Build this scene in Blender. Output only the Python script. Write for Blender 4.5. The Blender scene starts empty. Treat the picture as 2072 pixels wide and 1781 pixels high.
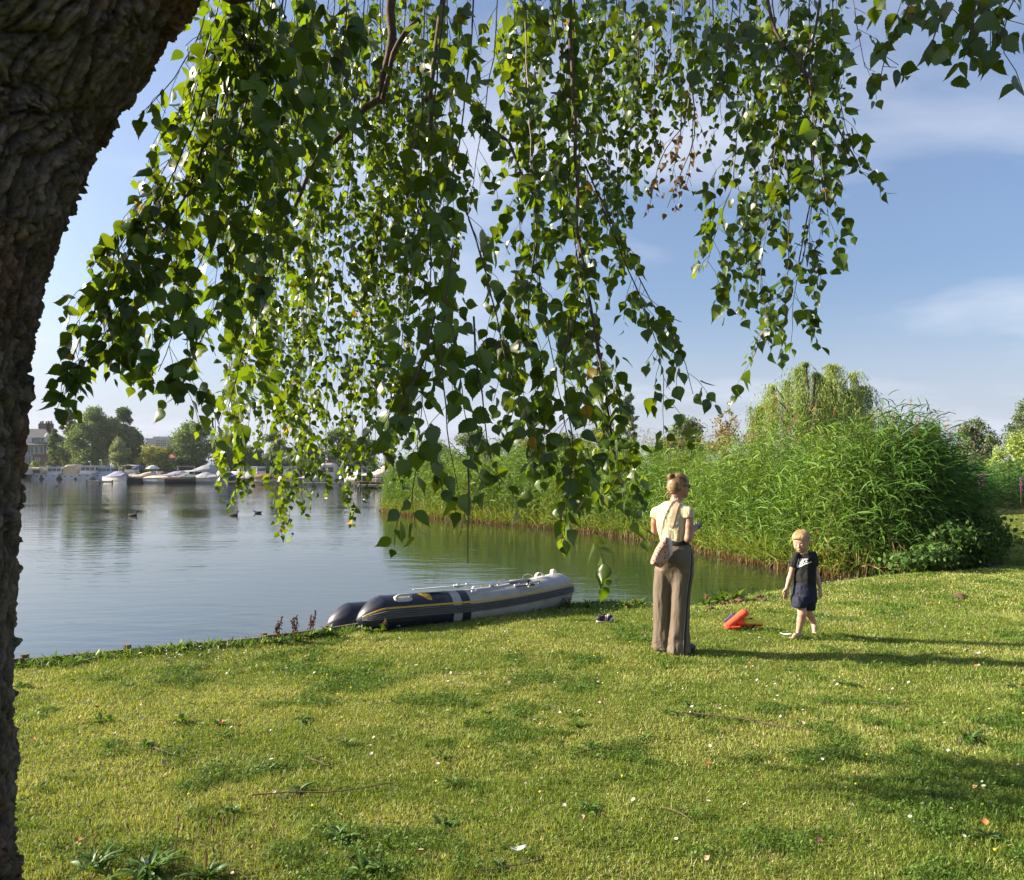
import bpy, math, random
import numpy as np
from mathutils import Vector, Matrix, noise as mnoise
from mathutils.bvhtree import BVHTree

random.seed(7)
RNG = np.random.default_rng(7)
SC = bpy.context.scene
COL = SC.collection

# ------------------------------------------------------------------ camera
# picture units: 2072 x 1781; focal length 1500 units, horizon at row 945, eye 1.76 m over the lawn
F, CX, YH, EYE = 1500.0, 1036.0, 945.0, 1.76
cam_data = bpy.data.cameras.new('camera')
cam_data.sensor_width = 36.0
cam_data.lens = F / 2072.0 * 36.0
cam_data.shift_y = (YH - 890.5) / 2072.0
cam_data.clip_start = 0.05
cam_data.clip_end = 3000
cam = bpy.data.objects.new('camera', cam_data)
cam.location = (0, 0, EYE)
cam.rotation_euler = (math.radians(90), 0, 0)
COL.objects.link(cam)
SC.camera = cam

# ------------------------------------------------------------------ sun and sky
SUN_EL = math.radians(25)
SUN_H = Vector((-0.985, 0.16, 0)).normalized()          # horizontal direction towards the sun
SUN_DIR = Vector((SUN_H.x*math.cos(SUN_EL), SUN_H.y*math.cos(SUN_EL), math.sin(SUN_EL)))
sun_data = bpy.data.lights.new('sun', 'SUN')
sun_data.energy = 5.0
sun_data.angle = math.radians(0.55)
sun_data.color = (1.0, 0.88, 0.70)
sun = bpy.data.objects.new('sun', sun_data)
sun.rotation_euler = (-SUN_DIR).to_track_quat('-Z', 'Y').to_euler()
COL.objects.link(sun)

world = bpy.data.worlds.new('World')
SC.world = world
world.use_nodes = True
wn, wl = world.node_tree.nodes, world.node_tree.links
wn.clear()
w_out = wn.new('ShaderNodeOutputWorld')
w_bg = wn.new('ShaderNodeBackground')
w_sky = wn.new('ShaderNodeTexSky')
w_sky.sky_type = 'NISHITA'
w_sky.sun_disc = False
w_sky.sun_elevation = SUN_EL
w_sky.sun_rotation = math.atan2(SUN_H.x, SUN_H.y)
w_sky.air_density = 1.0
w_sky.dust_density = 3.6
w_sky.ozone_density = 5.0
w_bg.inputs['Strength'].default_value = 0.062
# thin high cloud: streaks on a plane far above, fading into milky air near the horizon
w_tc = wn.new('ShaderNodeTexCoord')
w_sep = wn.new('ShaderNodeSeparateXYZ')
wl.new(w_tc.outputs['Generated'], w_sep.inputs[0])
def wmath(op, a, b=None, clamp=False):
    n = wn.new('ShaderNodeMath'); n.operation = op; n.use_clamp = clamp
    for i, v in enumerate((a, b)):
        if v is None: continue
        if isinstance(v, (int, float)): n.inputs[i].default_value = v
        else: wl.new(v, n.inputs[i])
    return n.outputs[0]
zz = wmath('ADD', wmath('MAXIMUM', w_sep.outputs['Z'], 0.0), 0.14)
w_comb = wn.new('ShaderNodeCombineXYZ')
wl.new(wmath('DIVIDE', w_sep.outputs['X'], zz), w_comb.inputs[0])
wl.new(wmath('DIVIDE', w_sep.outputs['Y'], zz), w_comb.inputs[1])
w_map = wn.new('ShaderNodeMapping')
w_map.inputs['Scale'].default_value = (0.55, 0.85, 1)
w_map.inputs['Rotation'].default_value = (0, 0, math.radians(-22))
w_map.inputs['Location'].default_value = (4.1, 1.5, 0)
wl.new(w_comb.outputs[0], w_map.inputs[0])
w_noise = wn.new('ShaderNodeTexNoise')
w_noise.inputs['Scale'].default_value = 1.0
w_noise.inputs['Detail'].default_value = 7
w_noise.inputs['Roughness'].default_value = 0.52
w_noise.inputs['Distortion'].default_value = 0.35
wl.new(w_map.outputs[0], w_noise.inputs['Vector'])
w_ramp = wn.new('ShaderNodeValToRGB')
w_ramp.color_ramp.elements[0].position = 0.46
w_ramp.color_ramp.elements[1].position = 0.72
wl.new(w_noise.outputs[0], w_ramp.inputs[0])
cloud = wmath('MULTIPLY', w_ramp.outputs[0], 0.75)
w_mix = wn.new('ShaderNodeMix'); w_mix.data_type = 'RGBA'
wl.new(cloud, w_mix.inputs[0])
wl.new(w_sky.outputs[0], w_mix.inputs[6])
w_mix.inputs[7].default_value = (4.9, 5.0, 5.4, 1)
# pale milky veil of high haze over the whole dome
w_veil = wn.new('ShaderNodeMix'); w_veil.data_type = 'RGBA'
w_vr = wn.new('ShaderNodeMapRange'); w_vr.interpolation_type = 'SMOOTHSTEP'
w_vr.inputs['From Min'].default_value = -0.02; w_vr.inputs['From Max'].default_value = 0.24
w_vr.inputs['To Min'].default_value = 0.80; w_vr.inputs['To Max'].default_value = 0.12
wl.new(w_sep.outputs['Z'], w_vr.inputs['Value']); wl.new(w_vr.outputs[0], w_veil.inputs[0])
wl.new(w_mix.outputs[2], w_veil.inputs[6])
w_veil.inputs[7].default_value = (3.7, 4.0, 4.75, 1)
wl.new(w_veil.outputs[2], w_bg.inputs['Color'])
wl.new(w_bg.outputs[0], w_out.inputs['Surface'])

SC.view_settings.view_transform = 'Standard'
SC.view_settings.look = 'None'
SC.view_settings.gamma = 1.0
SC.view_settings.exposure = 1.75
SC.view_settings.use_curve_mapping = False
SC.render.engine = 'CYCLES'
SC.cycles.max_bounces = 8
SC.cycles.diffuse_bounces = 3
SC.cycles.glossy_bounces = 3
SC.cycles.transmission_bounces = 6
SC.cycles.transparent_max_bounces = 8
SC.cycles.caustics_reflective = False
SC.cycles.caustics_refractive = False
SC.cycles.use_denoising = True
SC.cycles.sample_clamp_indirect = 6.0

# ------------------------------------------------------------------ helpers
def W(x, y, d):
    """point of the place seen at picture (x, y) and standing d metres ahead"""
    return ((x-CX)/F*d, d, EYE-(y-YH)/F*d)
def G(x, y, z=0.0):
    """point on the level z seen at picture (x, y)"""
    return W(x, y, (EYE-z)*F/(y-YH))

def tag(o, label=None, cat=None, group=None, kind=None):
    if label: o['label'] = label
    if cat: o['category'] = cat
    if group: o['group'] = group
    if kind: o['kind'] = kind
    return o
def thing(name, label, cat, loc=(0, 0, 0), rz=0.0, group=None):
    o = bpy.data.objects.new(name, None)
    o.empty_display_size = 0.1
    o.location = loc; o.rotation_euler = (0, 0, rz)
    COL.objects.link(o)
    return tag(o, label, cat, group)

def mesh_np(name, V, faces, colors=None, smooth=False, mat_index=None):
    """V (n,3); faces: list of (m,k) index arrays"""
    V = np.asarray(V, dtype=np.float32)
    faces = [np.asarray(f, dtype=np.int32) for f in faces if len(f)]
    me = bpy.data.meshes.new(name)
    me.vertices.add(len(V)); me.vertices.foreach_set('co', V.ravel())
    tot = sum(f.size for f in faces); npoly = sum(len(f) for f in faces)
    me.loops.add(tot); me.polygons.add(npoly)
    me.loops.foreach_set('vertex_index', np.concatenate([f.ravel() for f in faces]))
    sizes = np.concatenate([np.full(len(f), f.shape[1], np.int32) for f in faces])
    starts = np.concatenate([[0], np.cumsum(sizes)[:-1]]).astype(np.int32)
    me.polygons.foreach_set('loop_start', starts)
    if smooth: me.polygons.foreach_set('use_smooth', np.ones(npoly, bool))
    if mat_index is not None: me.polygons.foreach_set('material_index', np.asarray(mat_index, np.int32))
    me.update(calc_edges=True)
    if colors is not None:
        c = np.ones((len(V), 4), np.float32); c[:, :3] = colors
        at = me.color_attributes.new('Col', 'FLOAT_COLOR', 'POINT')
        at.data.foreach_set('color', c.ravel())
    return me
def obj(name, me, mats=None, parent=None, loc=None, rot=None):
    o = bpy.data.objects.new(name, me)
    if mats is not None:
        for m in (mats if isinstance(mats, (list, tuple)) else [mats]): me.materials.append(m)
    if parent is not None: o.parent = parent
    if loc is not None: o.location = loc
    if rot is not None: o.rotation_euler = rot
    COL.objects.link(o)
    return o

def unit(v):
    v = np.asarray(v, float)
    return v/np.maximum(np.linalg.norm(v, axis=-1, keepdims=True), 1e-9)

def frames_along(P, ref=(0, 0, 1)):
    P = np.asarray(P, float)
    T = unit(np.gradient(P, axis=0))
    ref = np.asarray(ref, float)
    N = np.zeros_like(T)
    a = ref - T[0]*np.dot(ref, T[0])
    if np.linalg.norm(a) < 1e-3: a = np.array([1., 0, 0]) - T[0]*T[0][0]
    N[0] = a/np.linalg.norm(a)
    for i in range(1, len(P)):
        v = N[i-1] - T[i]*np.dot(N[i-1], T[i])
        N[i] = v/max(np.linalg.norm(v), 1e-9)
    return T, N, np.cross(T, N)

def smooth_path(pts, n=None, step=None):
    """Catmull-Rom through pts"""
    P = np.asarray(pts, float)
    if len(P) == 2: P = np.array([P[0], (P[0]+P[1])/2, P[1]])
    Q = np.vstack([2*P[0]-P[1], P, 2*P[-1]-P[-2]])
    out = []
    seg = np.linalg.norm(np.diff(P, axis=0), axis=1)
    for i in range(len(P)-1):
        m = max(2, int(seg[i]/step)) if step else n
        t = np.linspace(0, 1, m, endpoint=False)[:, None]
        p0, p1, p2, p3 = Q[i], Q[i+1], Q[i+2], Q[i+3]
        out.append(0.5*((2*p1)+(-p0+p2)*t+(2*p0-5*p1+4*p2-p3)*t**2+(-p0+3*p1-3*p2+p3)*t**3))
    out.append(P[-1:])
    return np.vstack(out)

class MB:
    """collects simple shapes; build() links them as ONE mesh object"""
    def __init__(s): s.V = []; s.F = []; s.M = []; s.n = 0
    def add(s, V, Fs, m=0):
        V = np.asarray(V, float)
        for f in Fs:
            s.F.append([int(i)+s.n for i in f]); s.M.append(m)
        s.V.append(V); s.n += len(V)
        return s
    def box(s, c, size, rz=0.0, m=0, R=None):
        h = np.asarray(size, float)/2
        V = np.array([[x, y, z] for x in (-1, 1) for y in (-1, 1) for z in (-1, 1)])*h
        if R is not None: V = V @ np.asarray(R, float).T
        elif rz:
            ca, sa = math.cos(rz), math.sin(rz)
            V = V @ np.array([[ca, sa, 0], [-sa, ca, 0], [0, 0, 1]])
        return s.add(V+np.asarray(c, float), [(0, 1, 3, 2), (4, 6, 7, 5), (0, 4, 5, 1), (2, 3, 7, 6), (0, 2, 6, 4), (1, 5, 7, 3)], m)
    def tube(s, P, r, n=8, m=0, caps=True, ref=(0, 0, 1), flat=1.0):
        P = np.asarray(P, float)
        if len(P) == 2: P = np.array([P[0], (P[0]+P[1])/2, P[1]]); r = r if np.isscalar(r) else [r[0], (r[0]+r[-1])/2, r[-1]]
        r = np.full(len(P), r) if np.isscalar(r) else np.asarray(r, float)
        T, N, B = frames_along(P, ref)
        a = np.linspace(0, 2*math.pi, n, endpoint=False)
        ring = (np.cos(a)[None, :, None]*N[:, None]*flat + np.sin(a)[None, :, None]*B[:, None])*r[:, None, None]
        V = (P[:, None]+ring).reshape(-1, 3)
        Fs = []
        for i in range(len(P)-1):
            for j in range(n):
                k = (j+1) % n
                Fs.append((i*n+j, i*n+k, (i+1)*n+k, (i+1)*n+j))
        if caps:
            Fs.append(tuple(range(n-1, -1, -1))); Fs.append(tuple(range((len(P)-1)*n, len(P)*n)))
        return s.add(V, Fs, m)
    def loft(s, rings, m=0, closed=True, caps=True):
        R = np.asarray(rings, float); k, n = R.shape[:2]
        Fs = []
        for i in range(k-1):
            for j in range(n if closed else n-1):
                q = (j+1) % n
                Fs.append((i*n+j, i*n+q, (i+1)*n+q, (i+1)*n+j))
        if caps and closed:
            Fs.append(tuple(range(n-1, -1, -1))); Fs.append(tuple(range((k-1)*n, k*n)))
        return s.add(R.reshape(-1, 3), Fs, m)
    def prism(s, poly, z0, z1, m=0):
        n = len(poly)
        V = [(x, y, z0) for x, y in poly]+[(x, y, z1) for x, y in poly]
        Fs = [tuple(range(n-1, -1, -1)), tuple(range(n, 2*n))]+[(i, (i+1) % n, n+(i+1) % n, n+i) for i in range(n)]
        return s.add(V, Fs, m)
    def sphere(s, c, r, nu=12, nv=8, m=0):
        r = np.full(3, r) if np.isscalar(r) else np.asarray(r, float)
        V = [(0, 0, 1)]
        for i in range(1, nv):
            t = math.pi*i/nv
            for j in range(nu):
                p = 2*math.pi*j/nu
                V.append((math.sin(t)*math.cos(p), math.sin(t)*math.sin(p), math.cos(t)))
        V.append((0, 0, -1))
        Fs = [(0, 1+j, 1+(j+1) % nu) for j in range(nu)]
        for i in range(nv-2):
            for j in range(nu):
                a = 1+i*nu+j; b = 1+i*nu+(j+1) % nu
                Fs.append((a, a+nu, b+nu, b))
        last = len(V)-1; o = 1+(nv-2)*nu
        Fs += [(o+(j+1) % nu, o+j, last) for j in range(nu)]
        return s.add(np.array(V)*r+np.asarray(c, float), Fs, m)
    def xform(s, R=None, t=None):
        for i, v in enumerate(s.V):
            if R is not None: v = v @ np.asarray(R, float).T
            if t is not None: v = v+np.asarray(t, float)
            s.V[i] = v
        return s
    def mesh(s, name, smooth=False):
        me = bpy.data.meshes.new(name)
        me.from_pydata([tuple(v) for v in np.vstack(s.V)], [], s.F)
        me.polygons.foreach_set('material_index', np.asarray(s.M, np.int32))
        if smooth: me.polygons.foreach_set('use_smooth', np.ones(len(s.F), bool))
        me.update()
        return me
    def build(s, name, mats, parent=None, smooth=False, loc=None, rot=None, bevel=0.0):
        o = obj(name, s.mesh(name, smooth), mats, parent, loc, rot)
        if bevel:
            b = o.modifiers.new('bevel', 'BEVEL'); b.width = bevel; b.segments = 2; b.limit_method = 'ANGLE'
        return o

def copy_tree(root, loc=None, rz=None, scale=None):
    def rec(o, par):
        c = o.copy(); COL.objects.link(c); c.parent = par
        for ch in o.children: rec(ch, c)
        return c
    c = rec(root, None)
    if loc is not None: c.location = loc
    if rz is not None: c.rotation_euler = (0, 0, rz)
    if scale is not None: c.scale = (scale,)*3 if np.isscalar(scale) else scale
    return c

# value noise on numpy arrays -------------------------------------------------
_perm = np.random.default_rng(3).random((64, 64, 64)).astype(np.float32)
def vnoise(P):
    P = np.asarray(P, float)
    i = np.floor(P).astype(int); f = P-i
    u = f*f*(3-2*f)
    r = 0
    for dx in (0, 1):
        for dy in (0, 1):
            for dz in (0, 1):
                w = (u[..., 0] if dx else 1-u[..., 0])*(u[..., 1] if dy else 1-u[..., 1])*(u[..., 2] if dz else 1-u[..., 2])
                r = r+w*_perm[(i[..., 0]+dx) & 63, (i[..., 1]+dy) & 63, (i[..., 2]+dz) & 63]
    return r
def fbm(P, oct=4, gain=0.5):
    P = np.asarray(P, float); s = 0; a = 1; t = 0
    for k in range(oct):
        s = s+a*vnoise(P*2**k+17.3*k); t += a; a *= gain
    return s/t

# ------------------------------------------------------------------ materials
def nt(name):
    m = bpy.data.materials.new(name); m.use_nodes = True
    n, l = m.node_tree.nodes, m.node_tree.links
    return m, n, l, n['Principled BSDF']
def mat(name, col, rough=0.6, spec=0.4, metal=0.0, var=0.0, scale=8.0, bump=0.0, bscale=60.0, stretch=(1, 1, 1), col2=None, alpha=None, coat=0.0):
    m, n, l, b = nt(name)
    b.inputs['Roughness'].default_value = rough
    b.inputs['Specular IOR Level'].default_value = spec
    b.inputs['Metallic'].default_value = metal
    b.inputs['Coat Weight'].default_value = coat
    b.inputs['Base Color'].default_value = (*col, 1)
    tc = n.new('ShaderNodeTexCoord'); mp = n.new('ShaderNodeMapping')
    mp.inputs['Scale'].default_value = stretch
    l.new(tc.outputs['Object'], mp.inputs[0])
    if var or col2:
        t = n.new('ShaderNodeTexNoise'); t.inputs['Scale'].default_value = scale; t.inputs['Detail'].default_value = 5
        l.new(mp.outputs[0], t.inputs['Vector'])
        r = n.new('ShaderNodeValToRGB')
        r.color_ramp.elements[0].position = 0.3; r.color_ramp.elements[1].position = 0.7
        c2 = col2 if col2 else tuple(min(1, c*(1+var)) for c in col)
        c1 = col if col2 else tuple(c*(1-var) for c in col)
        r.color_ramp.elements[0].color = (*c1, 1); r.color_ramp.elements[1].color = (*c2, 1)
        l.new(t.outputs[0], r.inputs[0]); l.new(r.outputs[0], b.inputs['Base Color'])
    if bump:
        t2 = n.new('ShaderNodeTexNoise'); t2.inputs['Scale'].default_value = bscale; t2.inputs['Detail'].default_value = 4
        l.new(mp.outputs[0], t2.inputs['Vector'])
        bp = n.new('ShaderNodeBump'); bp.inputs['Strength'].default_value = 1.0; bp.inputs['Distance'].default_value = bump
        l.new(t2.outputs[0], bp.inputs['Height']); l.new(bp.outputs[0], b.inputs['Normal'])
    return m
def leaf_mat(name, rough=0.45, spec=0.35, trans=0.45, tcol=(1.9, 1.55, 0.5), under=None):
    """vertex-coloured leaf: glossy skin over a body that lets the light through"""
    m, n, l, b = nt(name)
    at = n.new('ShaderNodeAttribute'); at.attribute_name = 'Col'
    l.new(at.outputs['Color'], b.inputs['Base Color'])
    b.inputs['Roughness'].default_value = rough; b.inputs['Specular IOR Level'].default_value = spec
    tr = n.new('ShaderNodeBsdfTranslucent')
    mu = n.new('ShaderNodeMix'); mu.data_type = 'RGBA'; mu.blend_type = 'MULTIPLY'
    mu.inputs[0].default_value = 1.0
    l.new(at.outputs['Color'], mu.inputs[6]); mu.inputs[7].default_value = (*tcol, 1)
    l.new(mu.outputs[2], tr.inputs['Color'])
    mx = n.new('ShaderNodeMixShader'); mx.inputs[0].default_value = trans
    l.new(b.outputs[0], mx.inputs[1]); l.new(tr.outputs[0], mx.inputs[2])
    out = n['Material Output']; l.new(mx.outputs[0], out.inputs['Surface'])
    return m
# ================================================================== SETTING
WATER_Z = -0.30
SHORE = np.array([(-80, -16), (-30, -3), (-12, 3.3), (-6, 5.85), (-4.38, 6.6), (-3.64, 6.95), (-2.51, 7.44), (-1.95, 7.79), (-1.31, 8.33), (-.21, 8.95),
                  (.79, 9.53), (1.72, 9.78), (2.57, 10.04), (3.62, 11.0), (5.15, 12.0), (6.07, 12.57), (6.8, 12.88), (8.97, 13.54),
                  (10.2, 15.5), (12.5, 19.5), (16.5, 26.0), (19, 27.5), (30, 29), (60, 31), (200, 40)], float)
def shore(x): return np.interp(x, SHORE[:, 0], SHORE[:, 1])
def lawn_z(x, d):
    x = np.asarray(x, float); d = np.asarray(d, float)
    P = np.stack([x*0.9, d*0.9, np.zeros_like(x)], -1)
    z = (fbm(P, 3)-0.5)*0.05 + (vnoise(P*4.1)-0.5)*0.012
    e = shore(x)-d                                        # distance to the water's edge
    nat = np.clip((x-1.2)/1.6, 0, 1)*np.clip((9.0-x)/1.0, 0, 1)
    z = z - nat*0.16*np.clip(1-e/0.9, 0, 1)**2
    return z
def clover(x, d):
    x = np.asarray(x, float); d = np.asarray(d, float)
    P = np.stack([x*1.5+3.1, d*2.3+8.2, np.zeros_like(x)], -1)
    c = 0.55*fbm(P, 4, 0.75)+0.45*fbm(P*np.array([2.6, 2.2, 1])+40, 3, 0.6)
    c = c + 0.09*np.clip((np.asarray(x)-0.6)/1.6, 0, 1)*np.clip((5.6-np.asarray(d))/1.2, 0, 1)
    return np.clip((c-0.53)/0.09, 0, 1)
def dry(x, d):
    P = np.stack([np.asarray(x)*1.3+30.1, np.asarray(d)*1.9+5.2, np.zeros_like(np.asarray(x, float))], -1)
    return fbm(P, 4, 0.6)

# lawn sheet -----------------------------------------------------------------
xs = np.concatenate([np.linspace(-80, -9, 12), np.linspace(-8.5, 11, 260), np.linspace(11.4, 30, 40), np.linspace(34, 200, 16)])
ts = np.concatenate([np.linspace(0, 0.3, 10), np.linspace(0.32, 1, 150)])
Xg, Tg = np.meshgrid(xs, ts, indexing='ij')
Dg = -30+(shore(Xg)+30)*Tg
d_near = np.where(Xg > -20, -6.0, -30.0)
Dg = d_near+(shore(Xg)-d_near)*Tg
Zg = lawn_z(Xg, Dg)
V = np.stack([Xg, Dg, Zg], -1)
skirt = V[:, -1:].copy(); skirt[..., 2] = -0.8; skirt[..., 1] += 0.02
V = np.concatenate([V, skirt], axis=1)
nx_, nt_ = V.shape[:2]
idx = np.arange(nx_*nt_).reshape(nx_, nt_)
Fq = np.stack([idx[:-1, :-1], idx[1:, :-1], idx[1:, 1:], idx[:-1, 1:]], -1).reshape(-1, 4)
def lawn_material():
    m, n, l, b = nt('lawn_ground')
    tc = n.new('ShaderNodeTexCoord')
    t1 = n.new('ShaderNodeTexNoise'); t1.inputs['Scale'].default_value = 1.1; t1.inputs['Detail'].default_value = 8; t1.inputs['Roughness'].default_value = 0.65
    t2 = n.new('ShaderNodeTexNoise'); t2.inputs['Scale'].default_value = 45; t2.inputs['Detail'].default_value = 6; t2.inputs['Roughness'].default_value = 0.7
    for t in (t1, t2): l.new(tc.outputs['Object'], t.inputs['Vector'])
    r1 = n.new('ShaderNodeValToRGB'); e = r1.color_ramp.elements
    e[0].position = 0.36; e[0].color = (0.085, 0.12, 0.018, 1); e[1].position = 0.66; e[1].color = (0.20, 0.19, 0.055, 1)
    x = r1.color_ramp.elements.new(0.5); x.color = (0.14, 0.155, 0.03, 1)
    l.new(t1.outputs[0], r1.inputs[0])
    r2 = n.new('ShaderNodeValToRGB'); e = r2.color_ramp.elements
    e[0].position = 0.32; e[0].color = (0.25, 0.25, 0.25, 1); e[1].position = 0.68; e[1].color = (1.25, 1.25, 1.25, 1)
    l.new(t2.outputs[0], r2.inputs[0])
    mu = n.new('ShaderNodeMix'); mu.data_type = 'RGBA'; mu.blend_type = 'MULTIPLY'; mu.inputs[0].default_value = 1
    l.new(r1.outputs[0], mu.inputs[6]); l.new(r2.outputs[0], mu.inputs[7])
    l.new(mu.outputs[2], b.inputs['Base Color'])
    b.inputs['Roughness'].default_value = 0.95; b.inputs['Specular IOR Level'].default_value = 0.1
    bp = n.new('ShaderNodeBump'); bp.inputs['Distance'].default_value = 0.03; l.new(t2.outputs[0], bp.inputs['Height']); l.new(bp.outputs[0], b.inputs['Normal'])
    return m
M_lawn = lawn_material()
lawn = obj('lawn', mesh_np('lawn', V.reshape(-1, 3), [Fq], smooth=True), M_lawn)
tag(lawn, 'sunlit mown lawn running down to the lake', 'lawn', kind='structure')

# the ground below everything, out to the horizon ---------------------------------
M_bed = mat('lake_bed', (0.045, 0.04, 0.022), 0.95, 0.1, var=0.4, scale=0.6)
o = obj('ground', mesh_np('ground', [(-1500, -300, -1.6), (1500, -300, -1.6), (1500, 2200, -1.6), (-1500, 2200, -1.6)], [[(0, 1, 2, 3)]]), M_bed)
tag(o, 'muddy ground under the lake and the banks', 'ground', kind='structure')

# far bank and the land behind the reeds ---------------------------------------------
M_meadow = mat('meadow', (0.055, 0.085, 0.02), 0.95, 0.1, scale=0.35, col2=(0.13, 0.12, 0.04), bump=0.05, bscale=6)
def land(name, poly, z, label):
    mb = MB(); mb.prism(poly, -1.5, z)
    o = mb.build(name, M_meadow); tag(o, label, 'bank', kind='structure'); return o
land('far_bank', [(-700, 136), (-16.5, 131), (-16, 900), (-700, 900)], 0.25, 'far bank of the lake behind the moored boats')
land('meadow', [(-16.2, 138), (-13, 80), (-6.0, 36.5), (0, 31.5), (6, 25.5), (8.2, 18.5), (8.4, 14.4), (9.0, 13.4), (10.3, 15.4), (12.6, 19.4), (16.6, 25.9), (19.1, 27.4), (30, 28.9), (60, 30.9), (200, 39.9), (600, 60), (600, 900), (-15.9, 900)],
     -0.08, 'overgrown land behind the reeds')

# lake ------------------------------------------------------------------------------
def water_material():
    m, n, l, b = nt('lake_water')
    b.inputs['Base Color'].default_value = (0.018, 0.024, 0.012, 1)
    b.inputs['Roughness'].default_value = 0.04
    b.inputs['IOR'].default_value = 2.2
    b.inputs['Specular IOR Level'].default_value = 0.5
    tc = n.new('ShaderNodeTexCoord')
    def tex(scale, stretch, rot, detail, dist):
        mp = n.new('ShaderNodeMapping'); mp.inputs['Scale'].default_value = stretch; mp.inputs['Rotation'].default_value = (0, 0, math.radians(rot))
        l.new(tc.outputs['Object'], mp.inputs[0])
        t = n.new('ShaderNodeTexNoise'); t.inputs['Scale'].default_value = scale; t.inputs['Detail'].default_value = detail; t.inputs['Distortion'].default_value = dist
        l.new(mp.outputs[0], t.inputs['Vector'])
        return t.outputs[0]
    a = tex(1.6, (0.55, 1.7, 1), 6, 3, 0.4)
    c = tex(6.0, (0.6, 1.6, 1), -12, 2, 0.3)
    big = tex(0.16, (0.6, 1.3, 1), 0, 3, 0.6)          # calmer and livelier patches
    ad = n.new('ShaderNodeMath'); ad.operation = 'MULTIPLY_ADD'; ad.inputs[1].default_value = 0.22
    l.new(c, ad.inputs[0]); l.new(a, ad.inputs[2])
    rp = n.new('ShaderNodeMapRange'); rp.inputs['From Min'].default_value = 0.35; rp.inputs['From Max'].default_value = 0.65
    rp.inputs['To Min'].default_value = 0.04; rp.inputs['To Max'].default_value = 0.15
    l.new(big, rp.inputs['Value'])
    bp = n.new('ShaderNodeBump'); bp.inputs['Distance'].default_value = 0.10
    l.new(rp.outputs[0], bp.inputs['Strength']); l.new(ad.outputs[0], bp.inputs['Height'])
    l.new(bp.outputs[0], b.inputs['Normal'])
    return m
M_water = water_material()
o = obj('lake', mesh_np('lake', [(-700, -80, WATER_Z), (60, -80, WATER_Z), (60, 140, WATER_Z), (-700, 140, WATER_Z)], [[(0, 1, 2, 3)]]), M_water)
tag(o, 'rippled lake water reflecting sky and reeds', 'water', kind='structure')

# wooden edging of the bank ------------------------------------------------------------
M_plank = mat('weathered_plank', (0.07, 0.055, 0.04), 0.85, 0.2, scale=9, col2=(0.17, 0.14, 0.105), stretch=(1, 1, 1), bump=0.004, bscale=40)
edge_pts = [(-9.2, 4.48), (-7.6, 5.15), (-6.0, 5.88), (-4.38, 6.64), (-3.64, 7.0), (-2.51, 7.5), (-1.95, 7.86), (-1.31, 8.4), (-.75, 8.75), (-.21, 9.02)]
edging = thing('wooden_edging', 'dark weathered board edging along the lawn at the waterline', 'edging', (-4.38, 6.64, 0))
rr = random.Random(4)
for (x0, y0), (x1, y1) in zip(edge_pts[:-1], edge_pts[1:]):
    L = math.hypot(x1-x0, y1-y0); a = math.atan2(y1-y0, x1-x0)
    top = 0.045+rr.uniform(-.01, .012)
    if x0 > -2.6: top = 0.055
    mb = MB().box((0, 0, 0), (L-0.012, 0.038, top+0.6), rz=0)
    b_ = mb.build('plank', M_plank, edging, loc=((x0+x1)/2+4.38, (y0+y1)/2-6.64, (top-0.6)/2), rot=(rr.uniform(-.02, .02), rr.uniform(-.006, .006), a), bevel=0.004)
for (x0, y0) in edge_pts[1:-1]:
    MB().tube([(0, 0, -0.9), (0, 0, 0.07)], 0.035, 8).build('post', M_plank, edging, loc=(x0+4.38-0.02, y0-6.64+0.055, 0))

# ------------------------------------------------------------------ grass blades
M_grass = leaf_mat('grass_blade', 0.6, 0.25, 0.30, (1.5, 1.35, 0.6))
def visible_lawn_points(n, d0, d1, rng, margin=0.3):
    out = []
    tot = 0
    while tot < n:
        m = int((n-tot)*1.7)+100
        d = np.sqrt(rng.uniform(d0*d0, d1*d1, m)); x = rng.uniform(-0.74, 0.74, m)*d
        k = (d < shore(x)-0.02)
        x, d = x[k], d[k]; out.append(np.stack([x, d], -1)); tot += len(x)
        if m > 20 and k.sum() == 0: break
    return np.concatenate(out)[:n]
def area_of(d0, d1):
    g = np.random.default_rng(0); d = np.sqrt(g.uniform(d0*d0, d1*d1, 40000)); x = g.uniform(-0.74, 0.74, 40000)*d
    return 0.74*(d1*d1-d0*d0)*np.mean(d < shore(x))
GREEN = np.array([0.13, 0.20, 0.025]); YEL = np.array([0.255, 0.315, 0.06]); STRAW = np.array([0.44, 0.41, 0.22]); DEEP = np.array([0.065, 0.14, 0.017])
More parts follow.
